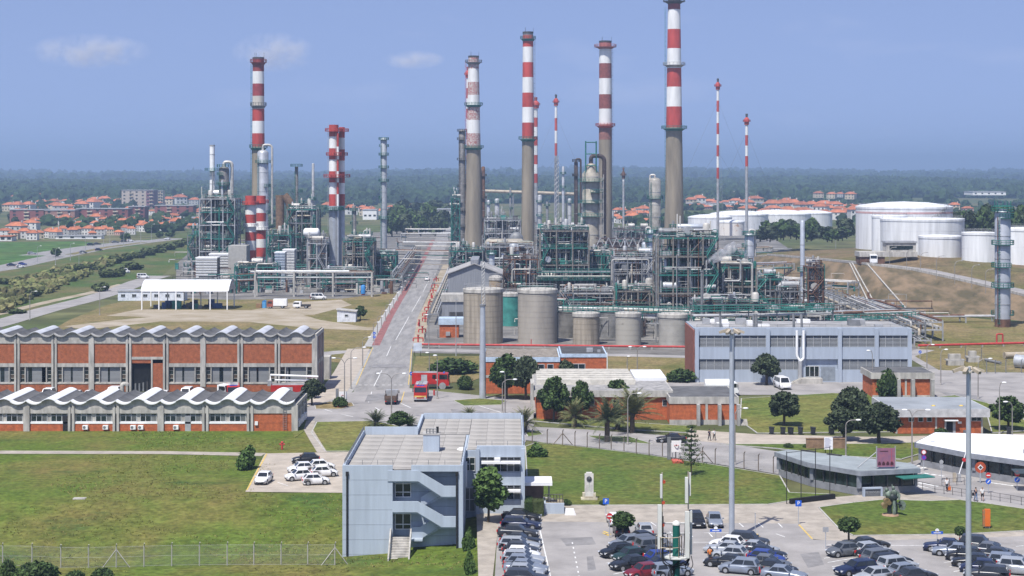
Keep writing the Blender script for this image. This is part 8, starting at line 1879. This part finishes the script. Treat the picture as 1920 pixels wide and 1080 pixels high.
X, Y = at(1512, 842); tag(MB().box(0, 0, 0, 6.0, .4, 1.45).box(-.06, -.06, 1.45, 6.06, .46, 1.53).build('garden_wall', mat('tan_brick_wall', (.26, .165, .105), .9, var=.15, scale=1.5), None, (X, Y, .1)), 'tan brick garden wall behind the white notice board', 'wall')
# manhole slab, hydrant, vent hood, waste heaps
X, Y, z = atg(136, 937); tag(MB().box(0, 0, 0, 1.6, .9, .14).box(.1, .1, .14, 1.5, .8, .17).build('manhole_slab', CONC2, None, (X, Y, z)), 'pale concrete manhole slab in the meadow', 'slab')
X, Y = at(529, 843); t = thing('fire_hydrant', 'red twin headed hydrant on the grass by the footpath', 'hydrant', (X, Y, 0)); MB().cyl((0, 0, 0), (0, 0, 1.0), .16, n=10).build('body', HYD, t); MB().cyl((-.4, 0, .8), (.4, 0, .8), .13, n=8).build('outlet', HYD, t); MB().sph((0, 0, 1.05), .22, 8, 5).build('cap', HYD, t)
X, Y = at(229, 747); t = thing('vent_hood', 'white curved vent pipe in the yard before the workshop hall', 'vent', (X, Y, .05)); MB().tube(fillet([(0, 0, 0), (0, 0, 2.6), (.9, 0, 2.6), (.9, 0, 2.3)], .8, 6), .42, 10).build('duct', CONC2, t)
X, Y = at(776, 744); t = thing('small_hydrant', 'small red hydrant at the kerb beside the oncoming fire engine', 'hydrant', (xof(814, 320), 320, .1)); MB().cyl((0, 0, 0), (0, 0, .8), .17, n=8).build('body', HYD, t); MB().sph((0, 0, .85), .2, 8, 4).build('cap', HYD, t)
for k, (px, py, w_) in enumerate([(1778, 686, 3.4), (1816, 680, 2.4)]): X, Y = at(px, py); t = thing('concrete_chamber', ['broken white concrete chamber on the waste ground', 'smaller concrete chamber right of the broken one'][k], 'chamber', (X, Y, .06)); MB().box(0, 0, 0, w_, 2, 1.0).build('base', CONC2, t); MB().box(-.3, .2, 1.0, w_ + .3, 2.2, 1.25).build('slab', CONC, t); MB().box(.3, .5, 1.25, w_ - .5, 1.6, 2.4).build('hut', CONC2, t)
for k, (a, c) in enumerate([((1848, 678), (1876, 684)), ((1883, 673), (1920, 672)), ((1905, 690), (1960, 694))]): p = Vector((*at(*a), .6)); q = Vector((*at(*c), .6)); m = [GREY, PIPEB, mat('wrapped_pipe', (.42, .44, .47), .5, .2)][k]; r = [.3, .7, 1.4][k]; tag(MB().tube([p + Vector((0, 0, r - .5)), q + Vector((0, 0, r - .5))], r, 14).tube([p + Vector((0, 0, r - .5)), p.lerp(q, .03) + Vector((0, 0, r - .5))], r * 1.08, 14).build('stored_pipe', m), ['thin grey pipe lying on the waste ground', 'buff pipe section lying by the wire fence', 'large wrapped vessel lying at the right edge'][k], 'pipe')
# ---- monument, statue
X, Y = at(1104.5, 938); t = thing('monument', 'white stone monument with a dark bronze medallion on the lawn', 'monument', (X, Y, .12)); ST = mat('white_stone', (.60, .58, .54), .8, var=.1, scale=1.5); ST2 = mat('cream_stone', (.55, .50, .38), .85, var=.12, scale=1.5)
MB().box(-.56, -.25, .2, .56, .35, 3.25).build('slab', ST, t); MB().box(-.38, -.2, 3.25, .38, .3, 3.45).build('cap', ST, t); MB().box(-1.05, -.5, 0, 1.05, .55, .22).build('base', ST2, t)
for sx in (-1, 1): MB().box(sx * .7 - .14, -.35, .22, sx * .7 + .14, .4, .85).build('buttress', ST2, t)
MB().tube([(0, -.32, 2.65), (0, -.25, 2.65)], .34, 24).build('medallion', mat('bronze_dark', (.10, .105, .11), .5, .5), t); MB().sph((.03, -.33, 2.66), .17, 10, 6, (1, .4, 1.2)).build('relief_head', mat('bronze_dark', (.10, .105, .11), .5, .5), t); MB().box(-.045, -.27, 1.2, .045, -.252, 2.3).build('stain', mat('verdigris_stain', (.38, .43, .37), .8), t); MB().box(-.5, -.3, .25, .5, -.252, .42).build('inscription', PIPEB, t)
for k in range(7): MB().box(-.45, -.258, 1.05 + k * .13, -.12 if k % 2 else -.08, -.251, 1.08 + k * .13).build('text_line', mat('ink_grey', (.40, .39, .37), .8), t); MB().box(.1, -.258, 1.05 + k * .13, .45 if k % 2 else .4, -.251, 1.08 + k * .13).build('text_line', mat('ink_grey', (.40, .39, .37), .8), t)
X, Y = at(1674, 968); t = thing('statue', 'green bronze sculpture of assembled machine like figures on the lawn', 'statue', (X, Y, .14)); BZ = mat('bronze_green', (.20, .25, .20), .6, .3, .3, 1.8); BZ2 = mat('bronze_black', (.04, .05, .05), .5, .4, .2, 2); BZ3 = mat('bronze_gold', (.36, .26, .13), .5, .4, .15, 2)
MB().lathe([(1.1, -.1), (1.0, .12), (.4, .16)], 14, (-.3, 0)).build('plinth', mat('rust_stain_slab', (.30, .20, .13), .9), t)
MB().tube([(.15, -.2, .1), (.16, -.2, 1.0), (.1, -.15, 1.9)], .24, 10, True, .2).build('front_leg', BZ, t); MB().tube([(-.35, .1, .1), (-.4, .1, .9), (-.2, .1, 1.7)], .28, 9, True, .3).build('rear_leg', BZ2, t); MB().tube([(.4, .15, .1), (.45, .1, .9), (.3, 0, 1.7)], .2, 8).build('rear_leg', BZ2, t)
MB().sph((0, 0, 2.15), .55, 10, 8, (1.1, .8, 1)).build('torso', BZ2, t); MB().sph((-.55, -.05, 2.5), .42, 9, 7, (1, .8, 1.25)).build('figure_body', BZ, t); MB().sph((.15, 0, 2.75), .38, 9, 7, (1, .8, 1.2)).build('figure_body', BZ, t); MB().sph((.65, 0, 2.45), .25, 8, 6, (.8, .7, 1.7)).build('wing', BZ, t)
MB().sph((-.75, -.05, 3.1), .24, 9, 7, (1.1, 1, 1.1)).build('head', BZ, t); MB().sph((.05, -.05, 3.3), .2, 9, 7, (1, 1, 1.3)).build('head', BZ, t); MB().tube([(-.05, -.05, 3.4), (-.12, -.05, 3.75)], .07, 6).build('horn', BZ, t); MB().tube([(-.9, 0, 3.0), (-1.15, 0, 2.7), (-1.0, -.1, 2.3)], .12, 7).build('arm', BZ, t); MB().tube([(.45, 0, 2.9), (.8, -.1, 2.5), (.7, -.2, 1.9)], .13, 7).build('arm', BZ, t)
for (x, z, r) in ((-.75, 1.75, .4), (-1.05, 1.2, .36), (-.5, 1.55, .28)): MB().tube([(x, -.45, z), (x - .15, .2, z + .1)], r, 10, True, r * .7).build('drum_piece', BZ3, t)
MB().tube([(1.05, -.2, 1.25), (1.2, -.1, 1.25)], .62, 18, True, .52).build('wheel_disc', BZ, t); MB().tube([(.3, 0, 1.5), (1.1, -.15, 1.25)], .12, 7).build('axle', BZ2, t)
# ---- people
def skinned(name, verts, edges, radii, m, par):
    me = bpy.data.meshes.new(name); me.from_pydata(verts, edges, []); o = link(name, me, par); o.modifiers.new('skin', 'SKIN'); sv = me.skin_vertices[0].data
    for i, r in enumerate(radii): sv[i].radius = (r, r) if not isinstance(r, tuple) else r; sv[i].use_root = (i == 0)
    md = o.modifiers.new('smooth', 'SUBSURF'); md.levels = 1; md.render_levels = 1; me.materials.append(m); return o
def person(label, px, py, yaw, shirt, trou, hairc=(.03, .022, .018), step=.22, z0=.07, short=False, bag=None, sleeves=True, skirt=False, armup=0.0):
    X, Y = at(px, py, z0); t = thing('person', label, 'person', (X, Y, z0), R(yaw)); s_ = step
    J = dict(pel=(0, 0, .94), wai=(0, 0, 1.10), che=(.01, 0, 1.34), nek=(.015, 0, 1.50), hd0=(.03, 0, 1.58), hd1=(.035, 0, 1.70), lsh=(0, .17, 1.42), rsh=(0, -.17, 1.42), lel=(-s_ * .5, .23, 1.15), rel=(s_ * .5 + armup * .1, -.23, 1.15 + armup * .1), lwr=(-s_ * .35, .24, .92), rwr=(s_ * .9 + armup * .2, -.22, .94 + armup * .2), lha=(-s_ * .25, .24, .82), rha=(s_ * 1.1 + armup * .25, -.2, .86 + armup * .25),
             lhi=(0, .09, .90), rhi=(0, -.09, .90), lkn=(s_ * .75, .10, .50), rkn=(-s_ * .25, -.10, .50), lan=(s_ * .8, .10, .09), ran=(-s_ * 1.2, -.10, .14), lto=(s_ * .8 + .17, .11, .04), rto=(-s_ * 1.2 + .14, -.11, .05))
    def sk(name, names, eds, rad, m): return skinned(name, [J[n] for n in names], [(names.index(a), names.index(b)) for a, b in eds], [rad[n] for n in names], m, t)
    N = ['pel', 'wai', 'che', 'nek', 'hd0', 'hd1', 'lsh', 'rsh', 'lel', 'rel', 'lwr', 'rwr', 'lha', 'rha', 'lhi', 'rhi', 'lkn', 'rkn', 'lan', 'ran', 'lto', 'rto']
    E = [('pel', 'wai'), ('wai', 'che'), ('che', 'nek'), ('nek', 'hd0'), ('hd0', 'hd1'), ('che', 'lsh'), ('che', 'rsh'), ('lsh', 'lel'), ('rsh', 'rel'), ('lel', 'lwr'), ('rel', 'rwr'), ('lwr', 'lha'), ('rwr', 'rha'), ('pel', 'lhi'), ('pel', 'rhi'), ('lhi', 'lkn'), ('rhi', 'rkn'), ('lkn', 'lan'), ('rkn', 'ran'), ('lan', 'lto'), ('ran', 'rto')]
    RD = dict(pel=.12, wai=.11, che=.13, nek=.052, hd0=.085, hd1=.095, lsh=.062, rsh=.062, lel=.042, rel=.042, lwr=.03, rwr=.03, lha=.042, rha=.042, lhi=.085, rhi=.085, lkn=.058, rkn=.058, lan=.042, ran=.042, lto=.035, rto=.035)
    sk('body', N, E, RD, SKIN); S = {k: v + .022 for k, v in RD.items()}
    n1 = ['wai', 'pel', 'che', 'lsh', 'rsh'] + (['lel', 'rel'] if sleeves else []); e1 = [('wai', 'pel'), ('wai', 'che'), ('che', 'lsh'), ('che', 'rsh')] + ([('lsh', 'lel'), ('rsh', 'rel')] if sleeves else []); sk('shirt', n1, e1, S, shirt)
    n2 = ['pel', 'lhi', 'rhi', 'lkn', 'rkn'] + ([] if short else ['lan', 'ran']); e2 = [('pel', 'lhi'), ('pel', 'rhi'), ('lhi', 'lkn'), ('rhi', 'rkn')] + ([] if short else [('lkn', 'lan'), ('rkn', 'ran')]); S['pel'] = .135; sk('trousers', n2, e2, S, trou)
    MB().sph((.015, 0, 1.70), .115, 10, 7, (1.05, .9, 1), -.15, 1).build('hair', mat('hair_%d' % int(hairc[0] * 100), hairc, .8), t)
    MB().sph((.135, 0, 1.66), .022, 6, 5, (1, .8, 1.3)).build('nose', SKIN, t)
    for sy in (-1, 1): MB().sph((.115, sy * .036, 1.69), .013, 6, 4).build('eye', BLACK, t); MB().sph((.02, sy * .095, 1.66), .024, 6, 4, (.7, .4, 1.2)).build('ear', SKIN, t)
    MB().sph((.122, 0, 1.605), .02, 6, 4, (.6, 1.4, .4)).build('mouth', mat('lip', (.32, .13, .11), .6), t)
    for k_, hn in enumerate(('lha', 'rha')):
        p = Vector(J[hn])
        for q in range(4): MB().tube([p + Vector((-.022 + q * .018, 0, -.03)), p + Vector((-.02 + q * .018, .006, -.075)), p + Vector((-.012 + q * .016, .012 * (1 - 2 * k_), -.105 + .008 * abs(q - 1.5)))], .0095, 5).build('finger', SKIN, t)
        MB().tube([p + Vector((.03, 0, 0)), p + Vector((.052, 0, -.03)), p + Vector((.05, 0, -.06))], .011, 5).build('thumb', SKIN, t)
    for an, to in (('lan', 'lto'), ('ran', 'rto')): a, c = Vector(J[an]), Vector(J[to]); MB().tube([a + Vector((-.05, 0, -.03)), a.lerp(c, .5) + Vector((0, 0, -.01)), c + Vector((.04, 0, 0))], .05, 7, True, .04).build('shoe', BLACK, t)
    return t
CL = lambda n, c: mat('cloth_' + n, c, .9, var=.12, scale=6)
person('person in orange T-shirt and dark trousers walking by the silver cars', 1331, 1056, 80, CL('orange', (.60, .17, .03)), CL('dark', (.03, .035, .05)))
person('person in dark shirt and blue jeans carrying a black bag on the pavement', 1829.5, 940, -70, CL('navy', (.02, .025, .05)), CL('denim', (.10, .17, .30)), step=.15)
person('person in white shirt and dark shorts walking next to the dark shirted person', 1842, 939, -100, CL('white', (.66, .66, .65)), CL('black', (.02, .02, .025)), (.30, .25, .18), short=True, step=.2)
person('person in white shirt with an orange bag by the barrier railing', 1775.5, 921, -120, CL('white', (.66, .66, .65)), CL('dark', (.03, .035, .05)), step=.2)
person('person in all dark clothes at the roadside behind the pine tree', 1330, 826, -60, CL('navy', (.02, .025, .05)), CL('dark', (.03, .035, .05)), step=.18)
person('person in pale top beside the dark clothed one at the roadside', 1339, 825.5, -70, CL('white', (.66, .66, .65)), CL('black', (.02, .02, .025)), step=.18)
person('worker in dark blue overalls standing by the hydrants near the brick hut', 797, 636, 120, CL('overall', (.04, .055, .10)), CL('overall', (.04, .055, .10)), step=.12, armup=1.0)
X, Y = at(1779, 922); tag(MB().box(-.25, -.12, .15, .25, .12, .65).tube([(-.15, 0, .65), (-.1, 0, .85), (.1, 0, .85), (.15, 0, .65)], .015, 5).build('orange_bag', CL('bag_orange', (.62, .15, .03)), None, (X, Y, .07)), 'bright orange bag held low beside the barrier railing', 'bag')
X, Y = at(1826, 939.5); tag(MB().box(-.2, -.1, .62, .15, .1, .98).tube([(-.12, 0, .98), (0, 0, 1.12), (.1, 0, .98)], .015, 5).build('shoulder_bag', CL('bag_black', (.015, .015, .018)), None, (X, Y, .07)), 'black bag carried by the person in jeans', 'bag')
